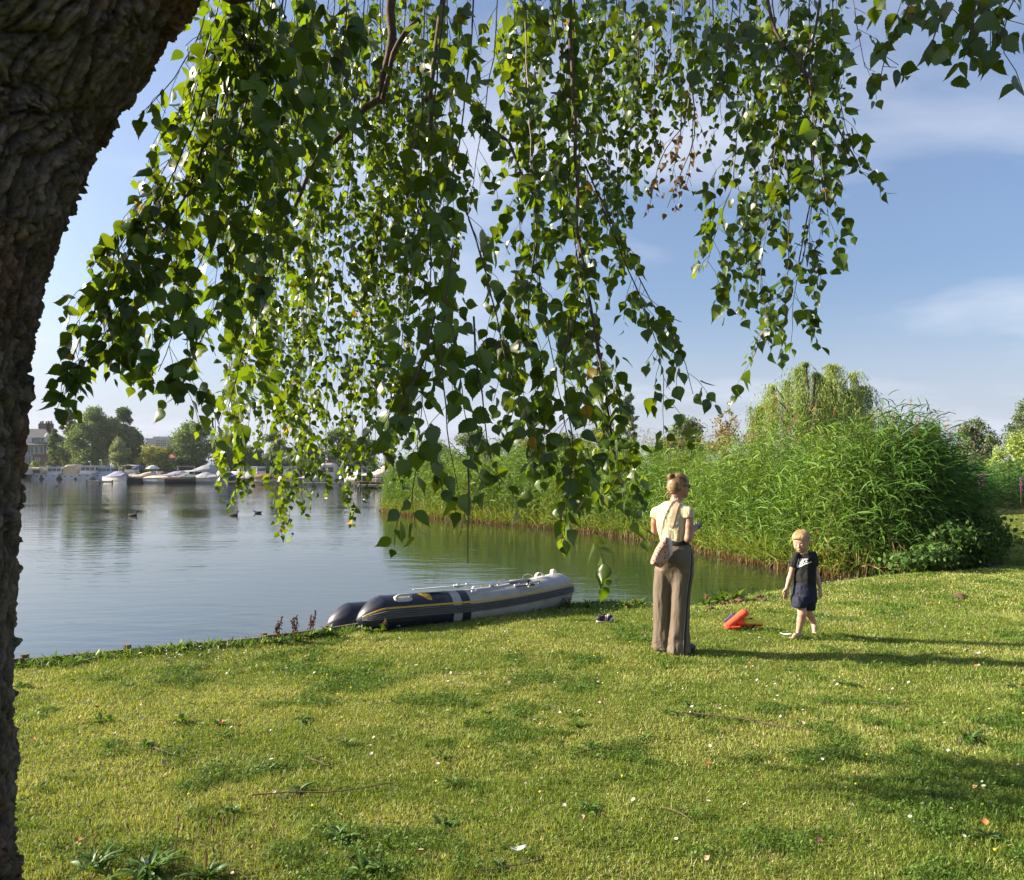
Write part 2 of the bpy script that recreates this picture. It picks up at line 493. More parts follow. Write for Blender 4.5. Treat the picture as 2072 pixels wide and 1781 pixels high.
def blades(d0, d1, dens, hgt, wid, rng):
    n = int(area_of(d0, d1)*dens)
    p = visible_lawn_points(n, d0, d1, rng); n = len(p)
    x, d = p[:, 0], p[:, 1]; z = lawn_z(x, d)
    c = clover(x, d); dr = dry(x, d)
    tuft = vnoise(np.stack([x*11, d*11, np.zeros(n)], -1))*0.6+vnoise(np.stack([x*27, d*27, np.zeros(n)], -1))*0.4
    h = hgt*rng.uniform(0.45, 1.25, n)*(0.6+0.8*tuft)*(1+0.5*c); w = wid*rng.uniform(0.7, 1.3, n)
    az = rng.uniform(0, 2*math.pi, n); lean = rng.uniform(0.1, 1.15, n)*h
    la = rng.uniform(0, 2*math.pi, n)
    base = np.stack([x, d, z-0.004], -1)
    side = np.stack([np.cos(az), np.sin(az), np.zeros(n)], -1)*w[:, None]/2
    tip = base+np.stack([np.cos(la)*lean, np.sin(la)*lean, np.sqrt(np.maximum(h*h-0.55*lean*lean, (0.3*h)**2))], -1)
    V = np.stack([base-side, base+side, tip], 1).reshape(-1, 3)
    u = rng.random(n); m = np.clip((dr-0.44)/0.2, 0, 1)
    col = GREEN+(YEL-GREEN)*np.clip(m*0.8+u*0.5-0.05, 0, 1)[:, None]
    st = (rng.random(n) < (0.07+0.20*m)*(1-0.8*c))[:, None]
    col = np.where(st, STRAW, col)
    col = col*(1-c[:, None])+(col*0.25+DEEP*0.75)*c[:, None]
    col = col*rng.uniform(0.7, 1.3, (n, 1))
    C = np.repeat(col, 3, axis=0)
    return V, C
def leaflets(d0, d1, dens, size, rng):
    """clover and daisy-leaf ground cover in the greener patches"""
    n = int(area_of(d0, d1)*dens)
    p = visible_lawn_points(n, d0, d1, rng)
    c = clover(p[:, 0], p[:, 1]); p = p[rng.random(len(p)) < 0.06+0.94*c]; n = len(p)
    x, d = p[:, 0], p[:, 1]
    s = size*rng.uniform(0.5, 1.3, n)
    ctr = np.stack([x, d, lawn_z(x, d)+rng.uniform(0.012, 0.05, n)], -1)
    az = rng.uniform(0, 2*math.pi, n); tl = rng.normal(0, 0.45, (n, 2))
    a = np.stack([np.cos(az), np.sin(az), tl[:, 0]], -1)*s[:, None]; b = np.stack([-np.sin(az), np.cos(az), tl[:, 1]], -1)*s[:, None]*0.62
    V = np.stack([ctr-a*0.6, ctr+b, ctr+a, ctr-b], 1).reshape(-1, 3)
    col = np.array([0.062, 0.13, 0.02])*rng.uniform(0.6, 1.5, (n, 1))+np.array([0.03, 0.02, 0.0])*rng.random((n, 1))
    return V, np.repeat(col, 4, axis=0)
g = np.random.default_rng(21)
bands = [(2.9, 4.2, 17000, 0.029, 0.0046), (4.2, 6.0, 11000, 0.029, 0.0056), (6.0, 9.0, 6000, 0.030, 0.0074), (9.0, 14.5, 2500, 0.032, 0.011), (14.5, 30, 500, 0.05, 0.02)]
VV, CC = zip(*[blades(*b, g) for b in bands])
Vt = np.concatenate(VV); Ct = np.concatenate(CC)
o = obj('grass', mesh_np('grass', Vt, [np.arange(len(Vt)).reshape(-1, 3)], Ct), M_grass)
tag(o, 'short yellow-green mown grass of the lawn', 'grass', kind='stuff')
lb = [(2.9, 4.5, 5200, 0.0085), (4.5, 7.0, 2600, 0.011), (7.0, 14.0, 700, 0.016)]
VV, CC = zip(*[leaflets(*b, g) for b in lb])
Vt = np.concatenate(VV); Ct = np.concatenate(CC)
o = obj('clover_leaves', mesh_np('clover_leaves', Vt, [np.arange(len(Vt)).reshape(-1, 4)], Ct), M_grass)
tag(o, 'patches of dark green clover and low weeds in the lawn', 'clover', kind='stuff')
# ================================================================== REEDS, WILLOW, TREES
M_reed = leaf_mat('reed_leaf', 0.6, 0.18, 0.27, (1.6, 1.35, 0.5))
M_dead = mat('dead_stem', (0.17, 0.11, 0.055), 0.9, 0.2)
def ribbons(P0, D0, L, Wd, droop, ncol, rng, seg=3, grav=1.0):
    """arching blades: start, unit direction, length, width; returns verts, quads, colours"""
    n = len(P0); t = np.linspace(0, 1, seg+1)
    side = unit(np.cross(D0, rng.normal(0, 1, (n, 3))+np.array([0, 0, 0.2])))
    rows = []
    for i, tt in enumerate(t):
        c = P0+D0*(L*tt)[:, None]+np.array([0, 0, -1.0])*(droop*L*tt*tt)[:, None]
        w = Wd*(0.55+1.3*tt*(1-tt)*1.6 if tt < 0.999 else 0.04)
        rows.append(c-side*(w/2)[:, None]); rows.append(c+side*(w/2)[:, None])
    V = np.stack(rows, 1)                                        # n, 2(seg+1), 3
    k = 2*(seg+1); base = np.arange(n)[:, None]*k
    Q = np.concatenate([base+np.array([[2*i, 2*i+1, 2*i+3, 2*i+2]]) for i in range(seg)], 0)
    return V.reshape(-1, 3), Q, np.repeat(ncol, k, axis=0)
class Pile:
    def __init__(s): s.V = []; s.Q = []; s.C = []; s.n = 0
    def add(s, V, Q, C): s.V.append(V); s.Q.append(np.asarray(Q)+s.n); s.C.append(C); s.n += len(V)
    def mesh(s, name): return mesh_np(name, np.concatenate(s.V), [np.concatenate(s.Q)], np.concatenate(s.C))

def in_poly(p, poly):
    poly = np.asarray(poly); x, y = p[:, 0], p[:, 1]; c = np.zeros(len(p), bool)
    j = len(poly)-1
    for i in range(len(poly)):
        xi, yi = poly[i]; xj, yj = poly[j]
        with np.errstate(divide='ignore', invalid='ignore'):
            c ^= ((yi > y) != (yj > y)) & (x < (xj-xi)*(y-yi)/(yj-yi+1e-12)+xi)
        j = i
    return c
def seg_dist(p, line):
    best = np.full(len(p), 1e9)
    for a, b in zip(line[:-1], line[1:]):
        a = np.asarray(a, float); b = np.asarray(b, float); ab = b-a
        t = np.clip(((p-a)@ab)/(ab@ab), 0, 1)
        best = np.minimum(best, np.linalg.norm(p-a-t[:, None]*ab, axis=1))
    return best
REED_FRONT = [(-6.2, 35.0), (-4.8, 32.2), (-2.9, 29.4), (-0.6, 26.9), (1.6, 24.6), (3.3, 22.0), (4.4, 19.2), (4.95, 17.0), (5.45, 15.2), (6.1, 13.75), (7.0, 13.25), (8.0, 13.45), (8.65, 13.85), (9.0, 14.7), (9.7, 16.4)]
REED_POLY = REED_FRONT + [(11.0, 19.5), (12.3, 24.0), (13.3, 27.5), (11, 29.5), (6, 31), (0, 36), (-4, 39), (-6.6, 38)]
def reed_height(p):
    P = np.stack([p[:, 0]*0.45, p[:, 1]*0.45, np.zeros(len(p))], -1)
    h = 2.95+1.1*(fbm(P, 3)-0.5)*2+0.35*(vnoise(P*3.1+9)-0.5)
    ray = p[:, 0]/p[:, 1]                                        # lower towards the right end of the bed
    return np.clip(h, 1.7, 3.7)*np.interp(ray, [0.0, 0.52, 0.60, 0.635, 0.67], [1, 1, 0.97, 0.88, 0.66])
def reed_field(n_front, n_in, poly, front, rng, hfun, base_z, band=1.3, tint=(1, 1, 1)):
    pile = Pile()
    lo = np.min(poly, 0); hi = np.max(poly, 0)
    pts = []
    q = rng.uniform(lo, hi, (60*(n_front+n_in), 2)); q = q[in_poly(q, poly)]
    df = seg_dist(q, front)
    f = q[df < band][:n_front]; i_ = q[df >= band][:n_in]
    p = np.concatenate([f, i_]); df = np.concatenate([seg_dist(f, front), seg_dist(i_, front)])
    n = len(p)
    Hh = hfun(p)*rng.uniform(0.72, 1.12, n)*np.clip(0.62+0.5*df/band, 0.62, 1.0)
    wind = np.stack([0.10+0.10*(vnoise(np.c_[p*0.6, np.zeros(n)])-0.4), 0.02*np.ones(n)], -1)
    # outermost reeds hang out over the water
    lean = rng.normal(0, 0.07, (n, 2))+wind
    lean[:, 0] -= 0.16*np.clip(1-df/0.6, 0, 1)*rng.random(n)
    base = np.c_[p, np.full(n, base_z)]
    top = base+np.c_[lean*Hh[:, None], Hh]
    # stems
    u = rng.random(n)
    scol = np.where((u < 0.10)[:, None], [0.26, 0.19, 0.09], [0.13, 0.16, 0.04])*rng.uniform(0.7, 1.2, (n, 1))
    ax = unit(top-base)
    V, Q, C = ribbons(base, ax, Hh, np.full(n, 0.011), np.zeros(n), scol*np.array(tint), rng, 1)
    pile.add(V, Q, C)
    # leaves up the stem
    nl = 12
    big = np.clip((p[:, 0]/p[:, 1]-0.40)/0.1, 0, 1)[:, None]              # the nearest clump: larger, bluer leaves, with self-shade put into their colour
    t = np.linspace(0.16, 0.99, nl)[None]+rng.uniform(-0.03, 0.03, (n, nl))
    P0 = (base[:, None]+(top-base)[:, None]*t[..., None]).reshape(-1, 3)
    az = rng.uniform(0, 2*math.pi, (n, 1))+np.arange(nl)[None]*math.pi+rng.normal(0, 0.6, (n, nl))
    el = rng.uniform(0.35, 1.15, (n, nl))
    D = np.stack([np.cos(az)*np.cos(el)+0.30, np.sin(az)*np.cos(el), np.sin(el)], -1).reshape(-1, 3); D = unit(D)
    L = (rng.uniform(0.28, 0.58, (n, nl))*np.where(t > 0.9, 0.75, 1)*(1+0.25*big)).ravel()
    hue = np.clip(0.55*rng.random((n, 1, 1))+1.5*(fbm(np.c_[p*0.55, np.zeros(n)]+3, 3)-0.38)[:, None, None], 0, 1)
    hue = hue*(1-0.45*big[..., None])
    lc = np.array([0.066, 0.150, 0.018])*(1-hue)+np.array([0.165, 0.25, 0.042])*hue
    lc = lc*(1-big[..., None]*np.array([0.34, 0.24, 0.10]))  # darker tint paints in the shade the nearest clump casts on itself
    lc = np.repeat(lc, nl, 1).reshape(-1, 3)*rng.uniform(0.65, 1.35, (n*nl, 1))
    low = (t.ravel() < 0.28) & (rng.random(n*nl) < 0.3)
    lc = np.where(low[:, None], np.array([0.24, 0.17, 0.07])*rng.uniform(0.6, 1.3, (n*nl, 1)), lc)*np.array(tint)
    V, Q, C = ribbons(P0, D, L, rng.uniform(0.014, 0.028, n*nl), rng.uniform(0.25, 1.0, n*nl), lc, rng, 3)
    pile.add(V, Q, C)
    return pile, p, top, df
def plumes(pile, tops, rng, size=0.24):
    n = len(tops); k = 26
    t = rng.random((n, k))
    ax = unit(np.c_[rng.normal(0.25, 0.12, n), rng.normal(0, 0.1, n), np.ones(n)])
    P0 = tops[:, None]+ax[:, None]*(t*size)[..., None]
    D = unit(ax[:, None]*1.2+rng.normal(0, 0.45, (n, k, 3))+np.array([0.25, 0, 0])).reshape(-1, 3)
    L = ((1.1-t)*size*0.42).ravel()
    c = np.array([0.27, 0.17, 0.11])*rng.uniform(0.6, 1.3, (n*k, 1))
    V, Q, C = ribbons(P0.reshape(-1, 3), D, L, np.full(n*k, 0.016), np.full(n*k, 0.3), c, rng, 1)
    pile.add(V, Q, C)
g = np.random.default_rng(5)
near_poly = [(6.1, 13.75), (7.0, 13.25), (8.0, 13.45), (8.65, 13.85), (9.0, 14.7), (8.6, 16.2), (6.6, 16.0), (5.6, 15.2)]
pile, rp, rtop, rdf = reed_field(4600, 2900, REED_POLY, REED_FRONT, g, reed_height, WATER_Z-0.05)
el_ = (rtop[:, 2]-EYE)/rtop[:, 1]; tall = np.argsort(-el_)[:1500]; sel = g.permutation(tall)[:170]; plumes(pile, rtop[sel], g, 0.33); plumes(pile, rtop[sel], g, 0.28)
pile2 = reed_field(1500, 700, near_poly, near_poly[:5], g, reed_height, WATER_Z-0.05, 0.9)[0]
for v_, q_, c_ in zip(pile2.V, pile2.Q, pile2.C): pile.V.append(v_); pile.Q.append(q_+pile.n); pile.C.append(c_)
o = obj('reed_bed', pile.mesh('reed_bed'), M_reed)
tag(o, 'tall green reed bed along the inlet behind the two people', 'reeds', kind='stuff')
# brown stubble of dead reed at the waterline, and a fringe of bright grass
pile = Pile()
fr = np.array(REED_FRONT[:10], float); s = g.random(5200)*(len(fr)-1); i = s.astype(int); f = (s-i)[:, None]
p = fr[i]*(1-f)+fr[i+1]*f+np.c_[g.uniform(-0.25, 0.5, 5200), g.uniform(-0.35, 0.35, 5200)]
D = unit(np.c_[g.normal(-0.05, 0.22, 5200), g.normal(0, 0.2, 5200), np.ones(5200)])
c = np.array([0.135, 0.09, 0.045])*g.uniform(0.5, 1.5, (5200, 1))
pile.add(*ribbons(np.c_[p, np.full(5200, WATER_Z-0.05)], D, g.uniform(0.12, 0.40, 5200), g.uniform(0.012, 0.022, 5200), g.uniform(0, 0.5, 5200), c, g, 2))
o = obj('dead_reed_stubble', pile.mesh('dead_reed_stubble'), M_reed); tag(o, 'brown dead reed stubble standing at the waterline', 'reed stubble', kind='stuff')
pile = Pile(); m = 9500
s = g.random(m)*(len(fr)-1); i = s.astype(int); f = (s-i)[:, None]
p = fr[i]*(1-f)+fr[i+1]*f+np.c_[g.uniform(-0.1, 0.9, m), g.uniform(-0.2, 0.7, m)]
D = unit(np.c_[g.normal(-0.15, 0.4, m), g.normal(-0.1, 0.35, m), np.ones(m)])
c = (np.array([0.13, 0.22, 0.03])*(1-(h_ := g.random((m, 1))))+np.array([0.22, 0.26, 0.05])*h_)*g.uniform(0.7, 1.2, (m, 1))
pile.add(*ribbons(np.c_[p, np.full(m, WATER_Z+0.05)], D, g.uniform(0.5, 1.15, m), g.uniform(0.012, 0.026, m), g.uniform(0.2, 0.8, m), c, g, 3))
o = obj('marsh_grass', pile.mesh('marsh_grass'), M_reed); tag(o, 'bright green marsh grass at the foot of the reeds', 'grass', kind='stuff')
# low reed bank across the far lawn, at the right edge
far_poly = [(15.5, 27.2), (19, 28.3), (30, 29.8), (45, 31.2), (45, 35), (17, 33)]
pile, rp2, rtop2, _ = reed_field(2200, 900, far_poly, far_poly[:4], g, lambda p: np.full(len(p), 1.75)+0.3*vnoise(np.c_[p*0.7, np.zeros(len(p))]), -0.05, tint=(0.75, 0.9, 1.1))
o = obj('far_reed_bank', pile.mesh('far_reed_bank'), M_reed); tag(o, 'dark low reed bank beyond the lawn at the right edge', 'reeds', kind='stuff')

# individual plumed reeds that stand out above the bed -----------------------------------
M_plume = mat('reed_plume', (0.26, 0.165, 0.11), 0.9, 0.1, var=0.3, scale=30)
def single_reed(px, py, d, seed, leaves=6):
    r = np.random.default_rng(seed)
    top = np.array(W(px, py, d)); base = np.array([top[0]-0.18-0.15*r.random(), d, WATER_Z])
    if d > 13.9: base[2] = WATER_Z
    t = thing('reed', '', 'reed', tuple(base), group='plumed reeds above the reed bed')
    mid = (base+top)/2+np.array([-0.05, 0, 0.05])
    path = smooth_path([base, mid, top], n=5)-base
    MB().tube(path, np.linspace(0.006, 0.003, len(path)), 5).build('stem', M_dead, t)
    n = leaves
    k = r.uniform(0.45, 0.9, n); P0 = np.array([path[int(q*(len(path)-1))] for q in k])
    az = r.uniform(0, 6.28, n); D = unit(np.c_[np.cos(az)*0.7+0.3, np.sin(az)*0.7, r.uniform(0.4, 1, n)])
    V, Q, C = ribbons(P0, D, r.uniform(0.35, 0.55, n), r.uniform(0.018, 0.028, n), r.uniform(0.4, 1.0, n), np.array([0.10, 0.18, 0.03])*r.uniform(0.7, 1.3, (n, 1)), r, 3)
    for j in range(n):
        obj('leaf', mesh_np('leaf', V[j*8:(j+1)*8], [np.array([[0, 1, 3, 2], [2, 3, 5, 4], [4, 5, 7, 6]])], C[j*8:(j+1)*8]), M_reed, t)
    pl = Pile(); plumes(pl, np.array([path[-1]-np.array([0, 0, 0.02])]), r, 0.34)
    plumes(pl, np.array([path[-1]-np.array([0, 0, 0.02])]), r, 0.30)
    obj('plume', mesh_np('plume', np.concatenate(pl.V), [np.concatenate(pl.Q)]), M_plume, t)
    return t
SINGLES = [(1745, 905, 15.0, 'tallest brown-plumed reed, right of the willow crown'), (1762, 922, 15.1, 'bent brown-plumed reed just right of the tallest plume'),
           (1798, 900, 15.4, 'plumed reed under the willow\'s right trailing branches'), (1830, 925, 15.6, 'plumed reed right of the willow, second from the right group\'s left'),
           (1852, 935, 15.2, 'slim plumed reed in the right-hand plume group, lowest of it'), (1910, 868, 15.0, 'lone pale plume highest above the right end of the reed bed'),
           (1610, 895, 17.0, 'plumed reed standing in front of the willow\'s left half'), (1660, 890, 16.4, 'plumed reed standing in front of the willow\'s middle'),
           (1520, 905, 18.4, 'plumed reed left of the willow crown beside the brown shrub'), (1470, 915, 19.0, 'plumed reed in front of the brown-leaved shrub'),
           (1352, 930, 21.0, 'plumed reed left of the woman\'s head, near the round tree'), (1692, 1010, 14.0, 'short plumed reed low in the bed above the child')]
for k_, (px, py, d, lab) in enumerate(SINGLES):
    t = single_reed(px, py, d, 100+k_); t['label'] = lab
# ------------------------------------------------------------------ trees
M_tree = leaf_mat('tree_leaf', 0.6, 0.2, 0.28, (1.5, 1.35, 0.6))
M_bark = mat('far_bark', (0.09, 0.075, 0.06), 0.95, 0.1, var=0.4, scale=3, bump=0.02, bscale=12)
def leaf_cloud(ctr, nrm, size, cols, rng, aspect=0.55, up=0.0):
    n = len(ctr)
    a = unit(rng.normal(0, 1, (n, 3))+np.array([0, 0, -up])); b = unit(np.cross(a, nrm*0.8+rng.normal(0, 0.7, (n, 3))))
    a = a*size[:, None]; b = b*(size*aspect)[:, None]
    V = np.stack([ctr-a*0.5, ctr+b*0.5, ctr+a*0.5, ctr-b*0.5], 1).reshape(-1, 3)
    Q = np.arange(4*n).reshape(-1, 4)
    return V, Q, np.repeat(cols, 4, axis=0)
def blob_crown(blobs, n, size, colA, colB, rng, holes=0.25, aspect=0.55, up=0.0):
    """leaves spread through ellipsoids (centre, radii); denser to the skin"""
    vol = np.array([np.prod(np.maximum(b[1], 0.05))**(2/3) for b in blobs]); pick = rng.choice(len(blobs), n, p=vol/vol.sum())
    c = np.array([b[0] for b in blobs])[pick]; r = np.array([b[1] for b in blobs])[pick]
    u = unit(rng.normal(0, 1, (n, 3))); rad = rng.random(n)**0.45
    p = c+u*r*(rad*(1+0.18*rng.normal(0, 1, n)))[:, None]
    keep = fbm(p*(2.2/np.mean(r)*0.5)+5.0, 2) > holes
    p, u, pick = p[keep], u[keep], pick[keep]; n = len(p)
    hb = rng.random(len(blobs))[pick][:, None]*0.7+rng.random((n, 1))*0.3
    col = (np.array(colA)*(1-hb)+np.array(colB)*hb)*rng.uniform(0.75, 1.25, (n, 1))
    return leaf_cloud(p, u, size*rng.uniform(0.6, 1.4, n), col, rng, aspect, up)
def build_tree(name, label, base, h, w, rng, style='round', n=5000, leaf=0.3, colA=(0.035, 0.07, 0.015), colB=(0.08, 0.13, 0.03), trunk_r=0.25, crown0=0.2, nb=34, holes=0.25, depth=None, group=None, lean=0.0, cat='tree'):
    t = thing(name, label, cat, base, group=group)
    depth = depth or w*0.8
    blobs = []; tb = MB()
    tb.tube(smooth_path([(0, 0, -0.3), (0.02*h*rng.normal(), 0, h*0.35), (lean*h, 0, h*0.72)], n=5), np.linspace(trunk_r, trunk_r*0.3, 11), 8)
    for k in range(nb):
        f = (k+0.5)/nb
        z = crown0+(1-crown0)*f
        if style == 'round': env = math.sin(math.pi*min(1, max(0.03, (f*0.86+0.12))))**0.55
        elif style == 'column': env = 0.75*math.sin(math.pi*(0.12+0.86*f))**0.5+0.15
        elif style == 'cone': env = (1-f)**0.7*0.95+0.12
        elif style == 'top': env = 0.35+0.65*math.sin(math.pi*min(1, 0.1+0.88*f))**0.8 if f > 0.3 else 0.45
        else: env = 1.0
        br = w*0.5*rng.uniform(0.17, 0.46)*(0.6+0.4*env)
        a = rng.uniform(0, 6.283); rr_ = (rng.random()**0.4)*max(0.0, env*w*0.5*rng.uniform(0.85, 1.12)-br*0.6)
        c = np.array([math.cos(a)*rr_+lean*h*z, math.sin(a)*rr_*depth/w, z*h-br*0.4*(f > 0.85)])
        blobs.append((c, np.array([br, br, br*rng.uniform(0.75, 1.15)])))
        if k % 2 == 0:
            z0 = max(0.1*h, c[2]-rr_*0.9-0.12*h)
            tb.tube(smooth_path([(lean*h*z0/h*0.7, 0, z0), (c[0]*0.45, c[1]*0.45, (z0+c[2])/2+0.02*h), tuple(c)], n=3), np.linspace(trunk_r*0.35, trunk_r*0.06, 7), 5)
    V, Q, C = blob_crown(blobs, int(n*1.8), leaf*0.95, np.array(colA)*1.5, np.array(colB)*1.5, rng, holes)
    tb.build('trunk', M_bark, t, smooth=True)
    obj('crown', mesh_np('crown', V, [Q], C), M_tree, t)
    return t
def tree_at(x0, x1, ytop, d, name, label, seed, zbase=0.2, **kw):
    w = (x1-x0)/F*d*1.12; X = ((x0+x1)/2-CX)/F*d; top = EYE-(ytop-YH)/F*d
    return build_tree(name, label, (X, d, zbase), top-zbase, w, np.random.default_rng(seed), **kw)
DK, MID = (0.028, 0.055, 0.016), (0.06, 0.10, 0.028)
LT, YG = (0.085, 0.135, 0.035), (0.15, 0.17, 0.035)
GREY1, GREY2 = (0.10, 0.135, 0.065), (0.16, 0.19, 0.10)
FB = 'trees on the far bank'
tree_at(116, 160, 827, 150, 'poplar_tree', 'open tall tree between the brick house and the big willow-green tree', 1, style='column', n=7000, leaf=0.45, colA=DK, colB=(0.075, 0.09, 0.03), crown0=0.18, holes=0.30, nb=30, group=FB)
tree_at(142, 238, 824, 146, 'broadleaf_tree', 'biggest round green tree on the far bank, behind the white cruisers', 2, style='round', n=13000, leaf=0.42, colA=(0.045, 0.085, 0.022), colB=(0.095, 0.14, 0.04), crown0=0.06, nb=60, holes=0.12, trunk_r=0.5, group=FB)
tree_at(222, 278, 824, 152, 'alder_tree', 'tall open-crowned tree right of the biggest round tree', 3, style='column', n=7000, leaf=0.45, colA=DK, colB=MID, crown0=0.22, holes=0.30, nb=26, group=FB)
tree_at(238, 302, 872, 146, 'broadleaf_tree', 'dark tree below the tall open crown, left of the flat block', 4, style='round', n=6500, leaf=0.45, colA=(0.035, 0.065, 0.02), colB=(0.07, 0.115, 0.035), crown0=0.05, nb=40, holes=0.15, group=FB)
tree_at(221, 264, 886, 139, 'willow_tree', 'small silver-grey willow behind the lavender-covered boat', 5, style='round', n=5200, leaf=0.36, colA=GREY1, colB=GREY2, crown0=0.02, nb=34, holes=0.1, group=FB)
tree_at(276, 343, 904, 139, 'maple_tree', 'yellow-green spreading tree in front of the flat block', 6, style='round', n=5200, leaf=0.36, colA=(0.12, 0.14, 0.03), colB=(0.20, 0.20, 0.045), crown0=0.05, nb=40, holes=0.2, group=FB)
tree_at(348, 442, 856, 144, 'broadleaf_tree', 'wide feathery tree with visible limbs right of the flat block', 7, style='top', n=8500, leaf=0.42, colA=(0.05, 0.09, 0.025), colB=(0.11, 0.16, 0.045), crown0=0.12, nb=46, holes=0.28, trunk_r=0.45, group=FB)
tree_at(343, 394, 925, 137.5, 'pollard_willow', 'low dark ball-shaped tree by the green-covered boat', 8, style='round', n=3800, leaf=0.32, colA=(0.025, 0.045, 0.014), colB=(0.045, 0.075, 0.022), crown0=0.18, nb=26, holes=0.08, trunk_r=0.4, group=FB)
tree_at(320, 362, 905, 160, 'broadleaf_tree', 'yellowish tree behind the red-roofed white house', 9, style='round', n=2400, leaf=0.45, colA=(0.10, 0.12, 0.03), colB=(0.16, 0.17, 0.04), crown0=0.1, nb=22, group=FB)
tree_at(92, 124, 868, 139, 'ivy_column_tree', 'narrow ivy-green column tree in front of the brick house', 10, style='column', n=3600, leaf=0.4, colA=(0.03, 0.06, 0.015), colB=(0.10, 0.15, 0.03), crown0=0.03, nb=24, holes=0.1, group=FB)
tree_at(58, 84, 934, 135, 'garden_shrub', 'bright yellow-green shrub before the brick house fence', 11, style='round', n=1500, leaf=0.3, colA=(0.12, 0.18, 0.03), colB=(0.2, 0.24, 0.05), crown0=0.0, nb=14, holes=0.05, group=FB, cat='shrub')
for k_, (x0, x1, yt, lab) in enumerate([(430, 500, 878, 'hazy tree behind the leaf curtain, right of the feathery tree'), (485, 540, 905, 'rounded dark tree above the dark runabout'),
        (530, 585, 872, 'grey-green tree seen through the hanging twigs over the cream sloop'), (575, 660, 900, 'broad tree behind the middle of the leaf curtain'),
        (648, 720, 868, 'tall hazy tree behind the boathouse roofs'), (700, 775, 888, 'yellow-green tree left of the pollarded trunks')]):
    tree_at(x0, x1, yt, 146+4*(k_ % 3), 'broadleaf_tree', lab, 30+k_, n=4200, leaf=0.45, colA=(0.045, 0.075, 0.028), colB=(0.095, 0.13, 0.045), crown0=0.05, nb=34, holes=0.2, group=FB)
# hedge-like growth at the foot of the far bank
tree_ = np.random.default_rng(77)
pile = Pile()
for k_ in range(60):
    X = -108+k_*1.62; hh = tree_.uniform(1.6, 3.4)
    b_ = [(np.array([X, 141+tree_.uniform(-1, 2), 0.2+hh*0.4]), np.array([1.5, 1.0, hh*0.6]))]
    pile.add(*blob_crown(b_, 420, 0.32, (0.03, 0.055, 0.016), (0.075, 0.11, 0.03), tree_, 0.08))
o = obj('bank_shrubbery', pile.mesh('bank_shrubbery'), M_tree); tag(o, 'dark shrubbery along the foot of the far bank', 'shrubbery', kind='stuff')
# pollarded poplar trunks with ivy
M_pol = mat('pollard_bark', (0.22, 0.19, 0.15), 0.95, 0.1, var=0.35, scale=2)
for k_, (x, yt, lab) in enumerate([(782, 846, 'left of the two bare pollarded trunks behind the leaf curtain'), (793, 858, 'right of the two bare pollarded trunks behind the leaf curtain')]):
    d = 120.0; X = (x-CX)/F*d; h = EYE-(yt-YH)/F*d
    t = thing('pollarded_tree', lab, 'tree', (X, d, -0.1), group='pollarded trunks')
    mb = MB().tube([(0, 0, -.2), (0.05, 0, h*0.5), (0.1, 0, h)], [0.45, 0.38, 0.3], 9)
    for q in range(5):
        z = h*(0.72+0.06*q); a = q*2.1
        mb.tube([(0.05, 0, z), (0.6*math.cos(a), 0.6*math.sin(a), z+0.45), (0.75*math.cos(a), 0.75*math.sin(a), z+1.0)], [0.14, 0.11, 0.08], 6)
    mb.build('trunk', M_pol, t, smooth=True)
    gg = np.random.default_rng(k_+400)
    V, Q, C = blob_crown([(np.array([0, -0.1, z]), np.array([0.6, 0.55, 0.8])) for z in np.arange(0.4, h*0.62, 0.7)], 900, 0.25, (0.05, 0.09, 0.02), (0.11, 0.16, 0.04), gg, 0.1)
    obj('ivy', mesh_np('ivy', V, [Q], C), M_tree, t)
# trees behind the reeds, right of centre
RB = 'trees behind the reed bed'
tree_at(1248, 1296, 796, 150, 'lombardy_poplar', 'slim dark poplar spire behind the reeds', 51, style='column', n=5200, leaf=0.4, colA=(0.022, 0.042, 0.018), colB=(0.045, 0.07, 0.03), crown0=0.03, nb=44, holes=0.08, depth=4.0, group=RB, zbase=-0.1)
tree_at(1262, 1304, 884, 75, 'garden_shrub', 'pale yellow-green bush at the foot of the poplar spire', 52, n=2200, leaf=0.2, colA=(0.13, 0.16, 0.04), colB=(0.2, 0.22, 0.06), crown0=0.0, nb=18, holes=0.1, group=RB, zbase=-0.1, cat='shrub')
tree_at(1335, 1440, 846, 70, 'broadleaf_tree', 'rounded grey-green tree left of the brown-leaved shrub', 53, n=8500, leaf=0.24, colA=(0.05, 0.075, 0.03), colB=(0.10, 0.125, 0.05), crown0=0.05, nb=44, holes=0.15, group=RB, zbase=-0.1)
tree_at(1304, 1362, 890, 82, 'broadleaf_tree', 'small dark tree at the left foot of the rounded tree', 54, n=3000, leaf=0.24, colA=DK, colB=(0.05, 0.07, 0.03), crown0=0.05, nb=22, holes=0.15, group=RB, zbase=-0.1)
tree_at(1405, 1535, 832, 40, 'brown_leaved_shrub', 'sparse brown-leaved shrub left of the weeping willow', 55, style='cone', n=2600, leaf=0.15, colA=(0.10, 0.09, 0.03), colB=(0.17, 0.12, 0.045), crown0=0.25, nb=40, holes=0.40, trunk_r=0.06, group=RB, zbase=-0.1, cat='shrub')
tree_at(1855, 1925, 860, 62, 'broadleaf_tree', 'dark rounded tree just right of the willow', 56, n=4200, leaf=0.2, colA=(0.035, 0.06, 0.022), colB=(0.07, 0.10, 0.04), crown0=0.05, nb=30, holes=0.2, group=RB, zbase=-0.1)
tree_at(1922, 2022, 848, 58, 'willow_tree', 'upright grey-green willow between the dark and the bright tree', 57, style='column', n=6500, leaf=0.2, colA=(0.05, 0.075, 0.035), colB=(0.11, 0.135, 0.065), crown0=0.03, nb=40, holes=0.28, group=RB, zbase=-0.1)
